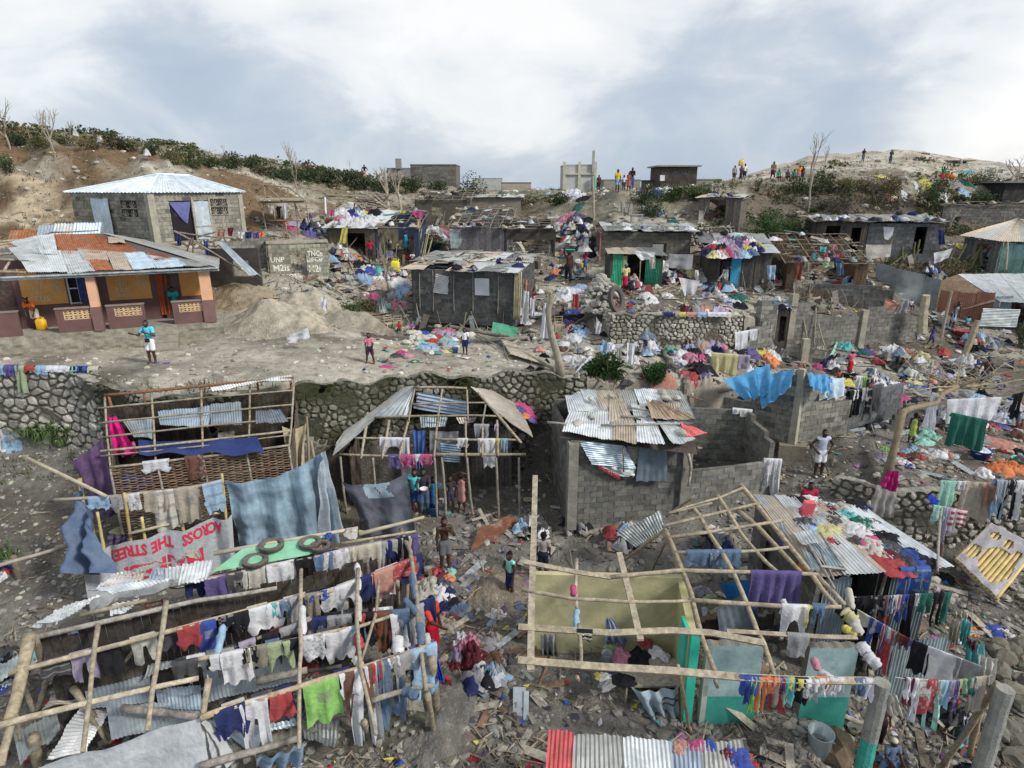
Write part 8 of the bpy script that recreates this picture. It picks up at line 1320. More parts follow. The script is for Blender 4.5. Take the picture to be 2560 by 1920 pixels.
def fork():
 b=PZ(*X('m',730,460),-11.2);q=thing('forked_tree',b,'bare forked tree leaning over the right yard with washing tied to it','tree');P=[b-V((0,0,.4)),PY(*X('y',90,1130),18.6),PY(*X('y',170,820),18.8),PY(*X('y',235,530),19.0),PY(*X('y',330,500),19.3),PY(*X('y',590,445),19.9),PY(*X('y',640,350),20.2),PY(*X('y',800,280),20.6)];mb=MB();mb.smooth=True;mb.tube([P[0].lerp(P[1],.5)*0+P[0]]+P[1:],[.15,.13,.105,.115,.09,.08,.09,.09],9,(.21,.175,.11),jit=.12);mb.build('trunk','bark',q);J=P[-1];rn=random.Random(3);mb=MB();mb.smooth=True
 for(x,y,dy,r)in((270,50,.5,.06),(380,110,.2,.05),(850,20,1.5,.05),(1493,100,-.5,.07),(1493,200,1.0,.08),(300,330,-1.0,.05),(1330,300,-.4,.05),(600,60,1.2,.05),(1100,180,.6,.06)):
  e=PY(*X('y',x,y),J.y+dy);pts=pole(mb,J,e,r,.015,.06,6,(.24,.20,.13),8,rn=rn)
  for k in range(6):a=pts[rn.randint(2,7)];pole(mb,a,a+V((rn.uniform(-.9,.9),rn.uniform(-.5,.5),rn.uniform(-.1,.7))),.018,.006,.08,4,(.38,.32,.22),4,rn=rn)
 mb.build('branches','bark',q)
fork()
# ---------------- washing and heaps in the middle and back rows ----------------
YG='washing in the upper right yard'
W1=[PY(*X('y',700,410),20.2),PY(*X('y',1265,385),20.2),PY(*X('y',1493,330),20.2)];wire([PY(*X('y',360,330),20.4)]+W1,'line from the forked tree carrying the big white sheet');hang('y',W1,'the forked tree line','700 1262 640 w b;1385 1490 600 k p',YG,r=.01,back=.15,verb='on')
W2=[PY(*X('y',740,545),19.5),PY(*X('y',1120,625),19.3)];hang('y',W2,'the lower forked tree line','745 1115 900 G b',YG,r=.01,back=.1,verb='on')
W3=[PY(*X('y',640,1248),17.6),PY(*X('y',1200,1275),17.6)];wire(W3,'line before the stone wall with mint and beige sheets');hang('y',W3,'the stone wall line','630 805 1520 T b;805 900 1350 w t;860 1170 1660 x b;1060 1210 1500 S c',YG,r=.01,back=.15,verb='on')
W4=[PY(*X('y',1230,1250),17.3),PY(*X('y',1493,1260),17.3)];hang('y',W4,'the right edge rail','1215 1340 1500 g t;1280 1440 1640 k p;1350 1440 1380 w t;1430 1500 1640 w t;1200 1300 1640 l t',YG,back=.3)
W5=[PY(*X('m',1330,330),16.6),PY(*X('m',1650,380),16.6)];hang('m',W5,'the short washing post line','1320 1430 500 T t;1450 1655 520 w b rh;1500 1550 580 w i;1420 1490 720 z t',YG,r=.02,back=.3);P1(q:=thing('washing_post',PZ(*X('m',1370,880),-11.4),'brown wooden washing post with a peg bag behind the lean-to','post'),'post',PZ(*X('m',1370,980),-11.4),PY(*X('m',1440,345),PZ(*X('m',1370,980),-11.4).y),.06,col=(.2,.14,.10))
clothsheet(PY(*X('m',1290,220),16.9),PY(*X('m',1380,290),16.9),PY(*X('m',1350,350),16.8),PY(*X('m',1260,270),16.8),(.02,.05,.42),0,.04,seed=2).build('cloth','fabric',None,'royal blue cloth flag left of the mint garment','cloth',YG)
clothsheet(PY(*X('y',545,340),20.1),PY(*X('y',605,350),20.1),PY(*X('y',570,730),20.0),PY(*X('y',450,700),20.0),(.70,.71,.74),0,.10,seed=2).build('cloth','fabric',None,'long white garment tied to the bend of the forked tree','cloth',YG)
clothsheet(PY(*X('y',90,1150),18.3),PY(*X('y',200,1150),18.3),PY(*X('y',170,1440),18.1),PY(*X('y',10,1300),18.1),(.42,.03,.18),0,.12,seed=7).build('cloth','fabric',None,'magenta cloth tied at the foot of the forked tree','cloth',YG)
clothsheet(PY(*X('m',760,120),18.0),PY(*X('m',960,200),18.0),PY(*X('m',930,450),17.4),PY(*X('m',690,430),17.4),(.17,.165,.155),.05,.1,seed=8).build('tarpaulin','tarp',None,'grey tarpaulin draped below the magenta cloth','tarpaulin',YG)
heap('y','g','in the yard by the forked tree','500 780 95 T;460 850 70 T;1250 1130 140 O;1400 1130 110 O;1340 1110 60 w;1080 1180 80 w;1180 700 60 r;1240 700 60 v;1430 680 90 B 1.6;1440 800 80 B 1.6;1320 590 60 o;1440 960 60 k;630 560 60 n;640 660 50 z;1230 870 150 s .3;1100 850 60 g;1430 600 60 R',YG)
heap('y','g','on the right stone wall top','60 940 55 e;130 950 35 l;30 1000 60 z;230 990 45 r;300 960 50 l;360 990 55 B;440 950 40 w;500 1000 50 o;330 1040 45 m;230 1070 70 w;300 1100 45 f;420 1010 40 r;600 980 70 w;660 960 50 o;730 990 40 S;560 970 40 d;780 1010 40 w;90 1050 50 w;350 920 40 l;180 1030 40 c',YG)
heap('g','g','behind the patched roof','1330 470 70 t;1400 500 80 w;1500 480 70 k;1560 520 60 P;1620 480 60 w;1700 470 80 n;1800 500 80 o;1900 470 80 k;2000 500 80 v;2080 480 70 y;2130 520 70 O;1450 440 80 l;1350 400 60 x;1440 390 70 m 2;1540 400 90 g 1.6;1570 340 90 s 1.5;1700 330 90 z 1.6;1760 360 80 p 1.2;1800 410 70 k 1.6;1640 380 60 w 1.6;1500 560 90 p 1.3;1560 620 90 k 1.4;1600 700 70 v 1.3;1480 680 70 r 1.2;1620 780 80 x 1.6;1440 770 60 x;1380 560 60 w 1.5;1250 760 90 s 1.6;1650 560 70 d;2100 560 60 B;1960 600 60 w;2160 490 60 w;1900 540 60 m;1780 560 60 o',HG_)
heap('g','g','beside the dead trunk','480 530 60 w;540 530 60 w;600 550 50 o;430 520 40 x;850 470 40 w;900 430 50 w;960 470 60 o;1010 440 80 x;1080 420 60 k;1100 470 60 w;820 420 50 w;1000 530 60 w;500 340 50 w;560 320 50 l;520 300 40 k;600 380 50 g;480 290 30 r;540 360 60 w;740 440 40 l',HG_)
hang('g',[PY(*X('g',1650,475),25.6),PY(*X('g',1960,500),25.4)],'the wall above the tarpaulin','1655 1885 700 Y b;1880 1975 600 z b;1340 1420 750 w c',YG,back=.3)
hang('g',[PY(*X('g',1850,310),26.6),PY(*X('g',2030,280),26.8)],'the stepped block wall','1845 1960 440 w b;1965 2030 370 w c',YG,back=.3)
hang('h',[KR+V((.2,.15,1.75)),KR+V((2.9,1.5,1.75))],'the dark stacked block wall','740 820 990 k p;770 810 860 w t;870 920 970 k p;920 1000 980 d t;840 900 870 g t',YG,back=.3)
hang('h',[PY(*X('h',800,670),24.5),PY(*X('h',890,672),24.5)],'a short line behind the ruin','795 850 800 w t;850 885 790 e c',YG,back=.2)
W6=[PY(*X('g',0,1420),19.0)];hang('g',[HJx[2]+V((-.9,-.12,1.95)),HJx[2]+V((-.05,-.1,1.9))],'the end of the courtyard wall','2090 2190 1610 w t;2170 2240 1650 w c',YG,back=.4)
hang('g',[PY(*X('g',1830,935),22.1),PY(*X('g',1990,950),22.0)],'the top of the courtyard corner','1830 1900 975 w c;1890 1990 1000 w c',YG,back=.2)
TB_=(.07,.29,.54)
for i,(q_,lb)in enumerate(((((1806,950,24.4),(1925,908,24.6),(1925,985,22.75),(1860,1000,23.3)),'wide bright blue tarpaulin draped over the ruin wall left of its column'),(((1890,935,23.6),(1986,922,22.9),(1978,968,22.15),(1905,1022,22.7)),'middle of the blue tarpaulin sagging to a point on the ruin wall'),(((2022,930,22.9),(2072,936,23.0),(2080,985,22.5),(2024,968,22.1)),'blue tarpaulin piece just right of the ruin column'))):
 clothsheet(*[PY(*p_)*.972 for p_ in q_],TB_,.05,.09,nu=34,nv=22,seed=170+i,freq=3).build('tarpaulin','tarp',None,lb,'tarpaulin')
clothsheet(*[PY(*p_)for p_ in((2040,940,23.2),(2108,945,23.6),(2108,992,22.9),(2048,998,22.4))],(.42,.52,.60),.05,.10,seed=73,stripe=lambda u,v:(.05,.30,.62)if v<.3+.3*noise.noise(V((u*3,0,0)))and u<.6 else None).build('tarpaulin','tarp',None,'pale plastic and blue sheet right of the tall ruin column','tarpaulin')
q=thing('tin_wall',PY(1860,1000,24.5),'grey and rusty corrugated side wall under the blue tarpaulin','tin wall');mb=MB();sheet(mb,PY(*X('g',1765,700),24.8),PY(*X('g',2080,780),24),PY(*X('g',2060,900),23.9),PY(*X('g',1760,860),24.7),(.30,.34,.33),along='u');mb.build('metal_sheet','zinc',q);mb=MB();sheet(mb,PY(*X('g',1745,855),24.75),PY(*X('g',2060,890),24),PY(*X('g',1990,940),23.9),PY(*X('g',1725,920),24.7),(.24,.12,.08),along='u');mb.build('metal_sheet','rust',q,'rusty lower sheet')
clothsheet(PY(*X('g',640,495),24.2),PY(*X('g',735,500),24.2),PY(*X('g',500,790),23.2),PY(*X('g',460,700),23.3),(.68,.70,.76),.05,.10,seed=74,freq=2).build('cloth','fabric',None,'big white sheet slanting down beside the oleander shrub','cloth',YG)
clothsheet(PZ(*X('x',340,1400),-6.9),PZ(*X('x',900,1400),-6.9),PZ(*X('x',915,1610),-7.9),PZ(*X('x',430,1650),-8.0),(.27,.26,.18),.02,.04,nu=24,seed=75,freq=1).build('cloth','fabric',None,'faded khaki tarpaulin hanging over the terrace wall edge','tarpaulin')
hang('e',[V((-21.8,22.15,-6.3)),V((-15.6,22.0,-6.35))],'the left stone wall','0 50 990 l t;45 145 1000 v t;100 170 930 f t;135 215 1130 a c;215 300 920 r s;310 400 980 l t;400 500 915 w t;500 620 905 w c;560 660 880 T t;640 740 920 f c;600 770 885 k p;740 830 940 o p','clothes drying on the left stone wall',back=.4,r=.12)
hang('e',[PZ(*X('e',785,375),-4.75),PZ(*X('e',850,370),-4.75)],'the porch parapet by the pillar','790 850 515 w t','clothes on the porch house',back=.3)
for cr,x0,y0,x1,y1,x2,y2,x3,y3,k,lb,Y in(('x',1335,580,1395,590,1385,975,1305,940,'w','long white sheet hung from the line beside the dark house, left one',29.2),('x',1410,660,1465,690,1460,880,1405,865,'w','shorter white sheet hung right of the long one by the dark house',29.0),('x',1565,720,1605,720,1620,1130,1520,1120,'w','tall white sheet leaning on the dead trunk',25.8),('x',1270,430,1305,440,1300,790,1262,800,'l','pale blue cloth in the doorway end of the dark house',30.1),('x',1330,450,1395,460,1395,620,1340,600,'S','peach cloth beside the doorway end of the dark house',30.3),('x',1900,620,1965,620,1970,790,1895,770,'r','vivid red garment hanging on a stick in the alley',28.6),('c',700,1500,745,1560,730,1640,690,1640,'w','striped white cloth hanging down the terrace wall',27.2),('c',1310,545,1395,545,1370,700,1300,705,'w','white bed sheet on the left of the stall line',46.5),('c',1420,570,1500,560,1470,740,1390,735,'w','second white bed sheet closer to the stall',46.3),('c',1375,620,1410,640,1385,740,1350,730,'m','maroon cloth between the two white bed sheets',46.2),('c',1450,570,1490,570,1485,640,1450,640,'p','pink patch of cloth on the second bed sheet',46.1),('c',1505,560,1535,560,1530,730,1490,730,'P','magenta garment at the left post of the stall',45.9),('c',1725,545,1765,550,1755,640,1730,640,'G','green cloth hanging off the stall roof',45.8),('c',500,555,570,560,620,660,520,670,'T','green and white tent cloth on the slope below the white box',50),('b',715,765,760,760,755,890,690,890,'y','bright yellow cloth hanging from the clothes covered tin roof',40.0),('b',1285,620,1390,620,1380,690,1330,680,'P','crimson cloth flung over the corner of the pole bay',40.2),('b',1200,620,1240,615,1235,640,1190,640,'y','lime yellow scrap on the pole bay roof',40.6),('b',610,610,650,605,650,660,615,665,'P','crimson rag at the left corner of the clothes covered roof',40.6),('b',1335,690,1365,690,1360,790,1335,790,'Y','pale yellow cloth at the right of the pole bay',40.4),('c',1000,950,1190,960,1180,1020,1070,1030,'w','white clothes spilling over the green shack roof',33.2),('c',1140,1000,1190,1000,1185,1100,1145,1100,'o','white trousers hanging down the green shack front',32.9),('c',1380,1170,1560,1200,1500,1370,1440,1360,'w','large white plastic sheet sprawled over the rubble by the red board',32),('c',1300,975,1505,980,1495,1110,1300,1090,'g','flat grey board sheet leaning behind the rubble heap',33.5),('c',1560,1290,1645,1290,1640,1360,1570,1365,'z','lilac cloth on the rubble right of the white plastic',31.5),('c',1520,1110,1550,1110,1550,1190,1515,1190,'w','small white towel left of the dark striped man',33),('d',1440,970,1600,930,1560,1010,1450,1060,'w','white sheet spread over the banana stalks',38),('d',1050,1340,1165,1390,1130,1450,1010,1440,'s','tan cloth shelter sheet left of the smoke',32.5),('d',1160,1380,1240,1350,1220,1480,1140,1480,'g','dark grey sheet right of the tan shelter sheet',32.4),('d',1365,1310,1410,1310,1410,1380,1395,1390,'e','lime green rag on top of the split trunk post',31.5),('d',880,900,1090,900,1080,1000,890,1020,'o','pale board sheet leaning before the block hut',38),('d',1470,770,1530,780,1530,900,1480,900,'n','navy cloth at the right corner of the block hut',38.5),('d',60,1070,130,1070,125,1190,65,1190,'l','white shirt hanging on the shack front',34),('d',135,1100,180,1100,170,1190,150,1200,'k','black shirt with yellow edge hanging beside the white shirt',34),('d',370,1050,430,1050,420,1130,375,1130,'h','khaki shirt under the fanned rafters',34),('d',520,1040,610,1040,610,1090,520,1090,'a','pale green towel on the fanned rafters front pole',33.8),('d',630,1050,695,1050,690,1150,640,1160,'j','denim trousers on the fanned rafters front pole',33.8),('d',300,1050,350,1050,340,1200,280,1180,'R','rust coloured cloth at the left of the fanned rafters',33.9),('d',655,970,690,970,685,1040,655,1040,'r','red top drying among the fanned rafters',34.6),('d',530,975,570,975,565,1040,530,1040,'P','pink top drying among the fanned rafters',34.6),('d',610,980,650,980,645,1040,610,1040,'p','salmon pink top drying among the fanned rafters',34.6),('d',495,915,560,915,550,960,500,960,'t','turquoise bundle at the peak of the fanned rafters',35.3),('d',590,905,640,905,640,940,590,940,'p','rose bundle near the peak of the fanned rafters',35.3),('d',430,970,465,970,460,1030,435,1030,'t','teal top at the left of the fanned rafters',34.8),('g',820,440,862,440,850,565,815,550,'w','white cloth on the first bare rebar behind the oleander shrub',24.8),('g',872,425,908,430,912,565,875,560,'o','off-white cloth on the second rebar behind the oleander shrub',24.8),('g',955,385,1022,390,1012,570,950,560,'w','long white shirt on the third rebar behind the oleander shrub',24.7),('g',748,350,812,400,800,485,738,475,'l','pale blue shirt on a stick left of the rebars',24.6),('g',500,500,560,560,480,640,470,600,'w','small white cloth on the terrace lip left of the slanting sheet',24.2),('f',250,330,430,260,445,350,270,390,'w','thin white sheet spread on the ground beside the gravel mound',25.5),('f',545,0,590,0,590,140,520,70,'w','grey white rag stuck on a stake in the gravel',28.5),('a',1795,1110,1865,1100,1865,1165,1800,1165,'s','orange red shorts on the pole below the blue house door',32),('a',1885,1090,1940,1090,1930,1160,1890,1160,'m','maroon top right of the orange red shorts',32),('a',1975,1125,2030,1125,2030,1180,1985,1180,'w','white and navy top on the broken wall line',31.8),('a',2035,1125,2085,1125,2080,1180,2040,1180,'n','navy top on the broken wall line',31.8),('a',2095,1125,2150,1125,2145,1180,2100,1180,'v','violet top on the broken wall line',31.8),('b',25,790,65,790,60,840,30,840,'O','orange shorts at the right of the broken wall line',31.8),('a',1680,1190,1725,1200,1740,1340,1705,1340,'f','bright blue cloth strip hanging under the collapsed poles',31.6),('a',1465,1140,1510,1140,1500,1240,1475,1240,'n','blue grey garment at the left of the collapsed poles',32),('b',100,570,165,570,160,640,105,640,'o','off-white bundle in the timber shelter above the ruin',39.5),('b',215,570,260,570,270,680,230,690,'w','white dress in the timber shelter above the ruin',39.3),('b',170,580,205,580,205,680,175,680,'k','black garment in the timber shelter above the ruin',39.4)):
 CLN+=1;cs=[PY(*X(cr,a,b),Y)for a,b in((x0,y0),(x1,y1),(x2,y2),(x3,y3))];st=None
 clothsheet(*cs,CN[k][1],.02,.05 if Y>35 else.08,nu=12,nv=10,seed=CLN,freq=1.6).build('cloth','fabric',None,lb,'cloth',HG_)
wire([PY(*X('x',1270,470),29.8),PY(*X('x',1350,600),29.2),PY(*X('x',1470,690),29.0),PY(*X('x',1600,720),25.8)],'clothes line from the dark house to the dead trunk')
heap('x','g','inside the terrace stone ring','120 1030 70 k 1.2;200 1090 60 f 1.2;250 1130 70 w;290 1170 60 r;200 1250 90 l;300 1260 70 l;370 1100 70 z 1.3;450 1060 70 p 1.2;480 1110 70 z 1.2;440 1170 70 T;500 1200 60 l;400 1200 60 g;350 1120 50 r;330 1060 60 p;440 1290 50 Y;150 1200 60 T;530 1150 50 w',HG_)
heap('f','g','scattered on the terrace dirt','1210 480 45 P;1260 500 40 p;1170 500 40 d;1080 590 45 P .6;1310 545 35 G .5;1400 290 60 k;1550 220 30 n;1860 270 60 a',HG_)
heap('c','g','tipped down the crowded alley','440 690 60 p;480 740 70 w;520 720 70 d;560 760 60 g;600 720 60 k;460 800 60 w;500 820 50 k;550 680 50 v;620 760 40 w;380 760 50 w;420 800 40 w;430 860 40 r;470 870 50 w;600 930 60 w;540 1000 50 o;590 1040 50 w;660 1000 40 k;650 900 40 d;380 1100 50 w;420 1120 50 k;360 1130 40 O;320 1180 50 n;400 1290 50 w;470 1310 70 w 1.2;520 1290 70 l;430 1360 60 w 1.2;440 1490 50 n;480 1480 60 f;500 1520 60 k;520 1450 50 w;450 1560 50 v;500 1600 50 w;560 1620 60 l;490 1580 40 r;560 1560 40 d',HG_)
heap('c','g','above the cobbled terrace wall','1100 1350 70 w 1.2;1160 1380 50 w;980 1410 40 r;990 1390 30 f;1280 1330 50 w;1290 1070 60 w;1330 1090 60 w;1240 1120 50 x;1250 1160 80 w 1.2;1600 1270 50 l;1630 1250 50 n;1690 1270 50 O;1640 1210 50 w;1650 1180 30 y;1480 1130 50 Y;1800 1380 60 l;1860 1360 60 G 1.2;1900 1350 60 G;1850 1400 60 w;1800 1410 50 z;1880 1420 60 k;1700 1330 60 g;1740 1340 50 w;1540 1250 50 w',HG_)
hang('c',[V((6.2,27.2,-5.3)),V((9.6,27.45,-5.35))],'the cobbled wall lip','1250 1330 1490 n t;1350 1395 1470 x t;1390 1440 1500 y t;1445 1530 1480 S c;1535 1610 1500 l t;1620 1810 1470 w b',YG,back=.4,r=.08)
heap('d','g','scattered on the right hand slope','1290 410 40 w;1370 390 60 y;1000 355 50 y;1070 510 50 s;1195 490 40 w;1700 410 70 G;1730 400 50 r;1690 480 70 l;1660 500 50 w;1520 500 50 w;2010 520 60 P;1640 400 50 g;1570 340 60 O;1720 310 60 t;1860 360 30 O;1380 730 30 y;1650 910 50 y;1700 920 50 w;1150 960 50 o;1190 980 50 x;1130 1030 60 v;1540 970 50 n;950 1010 60 l;820 960 60 t;2030 990 40 w;1990 1100 60 w;2060 1080 50 z;2140 1020 50 O;2170 1080 50 P;1950 1100 50 g;2120 1060 50 k;660 1230 60 r;720 1220 60 p',HG_,sc=.68)
heap('h','g','on rubble right of the ruin','500 600 50 P 1.2;540 580 50 m;570 560 50 o;600 600 60 o;730 740 60 y 1.2;770 700 50 k;960 710 70 w;1010 700 60 l;1060 770 60 k;1100 750 70 w;1130 780 60 g;1190 740 40 r;1250 720 60 Y;1270 770 70 j;1350 770 40 f;1180 500 60 o 1.3;1120 480 70 w 1.3;1250 510 70 s 1.2;1320 530 80 Y 1.4;1400 590 80 x 1.3;1360 610 60 v;1500 680 80 z;1530 700 60 g;700 430 60 t 1.4;860 470 40 G;910 480 50 v;1000 540 60 f;1080 560 70 k;160 470 70 w 1.3;190 480 50 v;400 170 50 w;440 190 50 n;330 130 40 y;950 190 60 f;1020 195 70 y;1100 160 50 Y;1150 230 40 y;420 380 50 l 1.4;1530 470 50 r;1240 890 50 k;1150 870 60 P 1.6;1000 990 50 o 1.5;1730 830 60 g;1800 850 60 l;1660 550 50 w;1500 990 60 n;1900 600 40 k',HG_)
heap('h','g','at the foot of the stacked black wall','950 800 60 k;900 790 50 w;870 760 50 g;930 770 50 d',HG_)
plc=plane(HC['FL'],HC['FR'],HC['BL']);heap('b',plc,'on the stone hut tin roof','700 640 40 w;740 690 50 w;790 670 50 n;830 640 40 l;860 690 60 w;780 730 60 w;850 740 60 w;900 700 50 o;930 640 40 p;960 680 50 k;900 660 40 y;700 700 40 p;820 700 50 f;940 720 60 w;980 660 50 k;720 740 50 w;860 720 40 a;660 660 40 w;790 620 40 w;1000 650 40 n',HG_,hk=.6)
heap('b',plane(HD['FL'],HD['FR'],HD['BL'])[0].z,'around the plank huts','1720 750 40 w',HG_)
plj=plane(HJ['FL'],HJ['FR'],HJ['BL']);heap('c',plj,'on the sagging clothes covered roof','1620 980 50 n;1680 960 60 r;1700 930 60 w;1740 960 70 k;1760 920 70 z;1800 940 80 z;1830 900 70 u;1870 880 60 t;1900 900 70 u;1880 940 70 v;1930 930 60 p;1960 900 60 w;1940 960 60 y;2000 940 60 n;1800 980 60 P;1860 990 60 z;1920 1000 50 l;1670 1000 50 Y;1740 990 50 s;1980 980 50 j;2040 930 50 Y;1850 930 50 n;1780 880 50 u;1720 1000 50 w',HG_,hk=.5)
heap('b','g','in debris below the stone hut','890 1090 70 k 1.2;930 1110 70 w;960 1130 70 f;1010 1140 70 t 1.2;870 1140 50 n;810 1040 60 O 1.5;900 1200 90 l;1040 1200 60 w;1050 1240 80 x;1170 1230 90 w;1200 1300 80 l;1230 1260 50 z;980 1340 50 P;1150 1310 60 g;1160 1400 60 p;1080 1410 50 T;1500 830 80 w 1.4;1550 810 60 p;450 830 50 v 1.6;500 790 60 u 1.6;540 800 70 l;480 740 70 v 1.6;230 730 50 s 1.4;320 740 50 z;300 770 40 P;1750 1010 50 w;1800 1030 60 w;1700 1040 60 k',HG_)
heap('c','g','on the ridge edge brush','470 510 80 w 1.3;540 530 60 w;580 540 60 k;540 600 50 G;1200 480 50 f 1.2;1220 460 50 w;1070 470 40 v;1270 480 60 w 1.3;1180 640 60 l;300 480 20 l;1340 720 50 G',HG_)
heap('k','g','on the rubble alley ground','360 1010 90 r;410 1030 80 m;470 1060 60 O;350 1090 60 w;290 1090 60 v;220 1080 50 r;420 1120 90 d;460 1080 50 f;260 1170 130 o 1.2;400 1200 110 w;530 1330 80 k;440 1360 80 n;560 1380 100 j;450 1420 60 p;550 1430 80 P .7;520 1460 90 B;600 1420 60 g;480 1530 120 x;480 1000 60 T;960 1400 70 w;330 1030 60 k;250 1110 60 n;900 1500 40 l .6',HG_)
heap('p','g','on the alley furniture heap','600 420 80 w 2.4;640 480 90 p 2.2;560 560 90 z 1.6;720 600 150 m 1.8;920 620 120 B 1.1;900 780 90 x;600 810 60 T .7;700 450 90 p 2;560 640 80 m;900 400 70 v;850 450 100 g;1030 600 60 g',HG_)
heap('n','g','in the rubbish at the left edge','60 850 60 w;30 880 50 f;20 600 90 l;60 640 60 g;40 1560 50 B',HG_);heap('i','g','caught on the left edge pole','30 1380 60 n 1.6;60 1410 50 r 1.6;20 1440 50 w 1.6',HG_);heap('e','g','on the left slope under the stone wall','30 1320 70 l 1.2;50 1370 60 l;20 1410 50 w;710 1400 40 w',HG_)
def tyre(c,r,ax,label):
 mb=MB();mb.smooth=True;ax=V(ax).normalized();e1=ax.cross(V((0,0,1))).normalized();e2=ax.cross(e1);nn=24;pr=[(r,.09),(r,-.09),(r*.7,-.08),(r*.62,0),(r*.7,.08),(r,.09)]
 mb.grid([[V(c)+(e1*math.cos(2*math.pi*i/nn)+e2*math.sin(2*math.pi*i/nn))*q+ax*z for i in range(nn+1)]for q,z in pr],nn,5,(.09,.085,.075));mb.build('tyre','rubber',None,label,'tyre')
tyre(G(*X('c',865,1450))+V((0,.1,.5)),.62,(.75,-.6,.25),'big tractor tyre leaning on the pile of rounded stones')
tub(G(*X('c',1010,1400)),.42,.14,(.10,.13,.12),'dark green metal basin on the terrace beside white rags');tub(G(*X('x',1460,910))+V((0,0,.1)),.42,.16,(.55,.58,.60),'white plastic basin under the hanging sheets');tub(G(*X('b',1480,950)),.35,.35,(.03,.06,.30),'dark blue drum right of the cactus stems','drum','drum')
mb=MB();cs=[PY(*X('c',*q),32.3)for q in((1090,1245),(1150,1235),(1190,1335),(1050,1325))];mb.add(cs+[q+V((0,.12,0))for q in cs],[(0,1,2,3),(7,6,5,4),(0,4,5,1),(1,5,6,2),(2,6,7,3),(3,7,4,0)],(.28,.07,.06));mb.build('board','paint',None,'faded red board propped against the rubble below the green shack','board')
mb=crumple(G(*X('f',1045,130)),.35,.3,.75,(.55,.60,.55),5);mb.build('plastic_bag','film',None,'pale green plastic bag of bottles hung on the crooked bare tree','bag')
for i,(cr,x,y)in enumerate((('a',1070,430),('a',1255,530),('a',1310,480),('a',870,420),('a',670,370))):mb=crumple(G(*X(cr,x,y))+V((0,-.4,.25)),.22,.2,.3,(.6,.6,.62),90+i);mb.build('plastic_bag','film',None,'white plastic bag snagged on the left ridge brush','bag','plastic bags snagged on the ridge brush')
DP='loose poles and boards lying in the debris'
rn=random.Random(77)
def loose(cr,x0,y0,x1,y1,r,lb,col=WG,lift=.1,lift2=None):
 mb=MB();a=G(*X(cr,x0,y0))+V((0,0,lift));
 if lift2 is None:b=G(*X(cr,x1,y1))+V((0,0,lift))
 else:b=PY(*X(cr,x1,y1),a.y+.2)
 pole(mb,a,b,r,bend=.02,col=col);mb.build('pole','wood',None,lb,'pole',DP)
for a in(('x',490,1020,1390,1160,.11,'thick grey log lying in front of the green table',WG),('x',1040,1170,1400,1150,.13,'second thick log right of the first',WG),('x',800,1110,1050,1260,.05,'thin pole lying across the terrace by the boy',WG),('x',1060,1210,1700,1520,.12,'heavy weathered beam under the broken boards',(.22,.20,.17)),('x',1100,1240,1260,1650,.05,'pole leaning over the terrace wall',WG),('c',1210,1310,1420,1200,.07,'bundle pole left of the white plastic',(.25,.2,.14)),('c',1230,1330,1460,1240,.07,'lower bundle pole left of the white plastic',(.25,.2,.14)),('b',620,880,760,1050,.05,'rod by the dark sheets below the ruin',WG),('b',780,1060,830,1190,.05,'stake in the debris below the stone hut',WB),('b',500,1200,720,1330,.06,'pole on the ground right of the chalk ruin',WD),('f',520,290,700,240,.06,'beam beside the low kerb of stones',WG),('h',990,860,1380,850,.07,'pale log lying above the stooping woman',WB),('h',560,560,640,380,.09,'mint painted board leaning on the stubby wall',(.25,.45,.36)),('h',60,560,60,420,.05,'prop at the stubby wall',WG)):
 loose(*a[:7],col=a[7])
for i in range(34):
 x=rn.uniform(640,1260);y=rn.uniform(680,735);loose('z',x,y,x+rn.uniform(-60,60),y+rn.uniform(-25,25),.035,'grey stick in the storm debris between the huts',lift=.15)
for(x0,y0,x1,y1)in((1445,1120,2100,1500),(1460,1130,1940,1180),(1640,1170,1790,1130),(1790,1200,2170,1500),(1850,1020,1855,1110),(1550,1290,1580,1180),(1600,1340,1600,1180)):
 a,b=PY(*X('a',x0,y0),31.5),PY(*X('a',x1,y1),31.0);mb=MB();pole(mb,a,b,.05,col=WD);mb.build('pole','wood',None,'collapsed roof pole below the blue roofed house','pole',DP)
mb=MB();sheet(mb,PY(*X('a',1790,1205),31.2),PY(*X('a',1850,1200),31.2),PY(*X('a',2150,1480),30.6),PY(*X('a',2070,1490),30.6),(.50,.57,.62));mb.build('metal_sheet','zinc',None,'pale tin sheet slid down the collapsed poles by the chalk ruin','tin sheet','loose tin sheets')
q=thing('hut_remains',PY(590,690,31.6),'dark low hut remains under the slid tin sheet','hut remains');wall(q,'plaster',PY(530,702,31.8)-V((0,0,.3)),PY(655,700,31.6)-V((0,0,.3)),1.9,[(1.2,2.1,.5,1.3)],(.07,.065,.06))
q=thing('timber_shelter',PY(705,580,40),'open timber shelter of thin posts with a gable truss above the chalk ruin','shelter')
for(x0,y0,x1,y1)in((0,400,270,425),(70,410,75,530),(80,415,200,520),(265,425,265,520),(270,425,430,555),(0,470,60,410),(30,545,400,540),(40,555,440,550),(0,520,50,600),(50,600,85,780),(150,640,160,700),(225,590,260,830),(325,570,350,810),(415,560,440,720),(100,700,380,700),(320,560,380,690)):P1(q,'post' if abs(x1-x0)<abs(y1-y0)else 'beam',PY(*X('b',x0,y0),40),PY(*X('b',x1,y1),39.7),.05,col=(.30,.25,.19))
mb=MB();sheet(mb,PY(*X('b',30,530),39.5),PY(*X('b',410,530),39.5),PY(*X('b',400,510),42),PY(*X('b',40,515),42),(.33,.28,.20));mb.build('metal_sheet','rust',q);P1(q2:=thing('white_pipe',PY(*X('b',573,600),41),'white painted pipe standing before the brush','pipe'),'pipe',PY(*X('b',578,650),41),PY(*X('b',572,510),41),.09,'paint',(.7,.72,.75),bend=0)
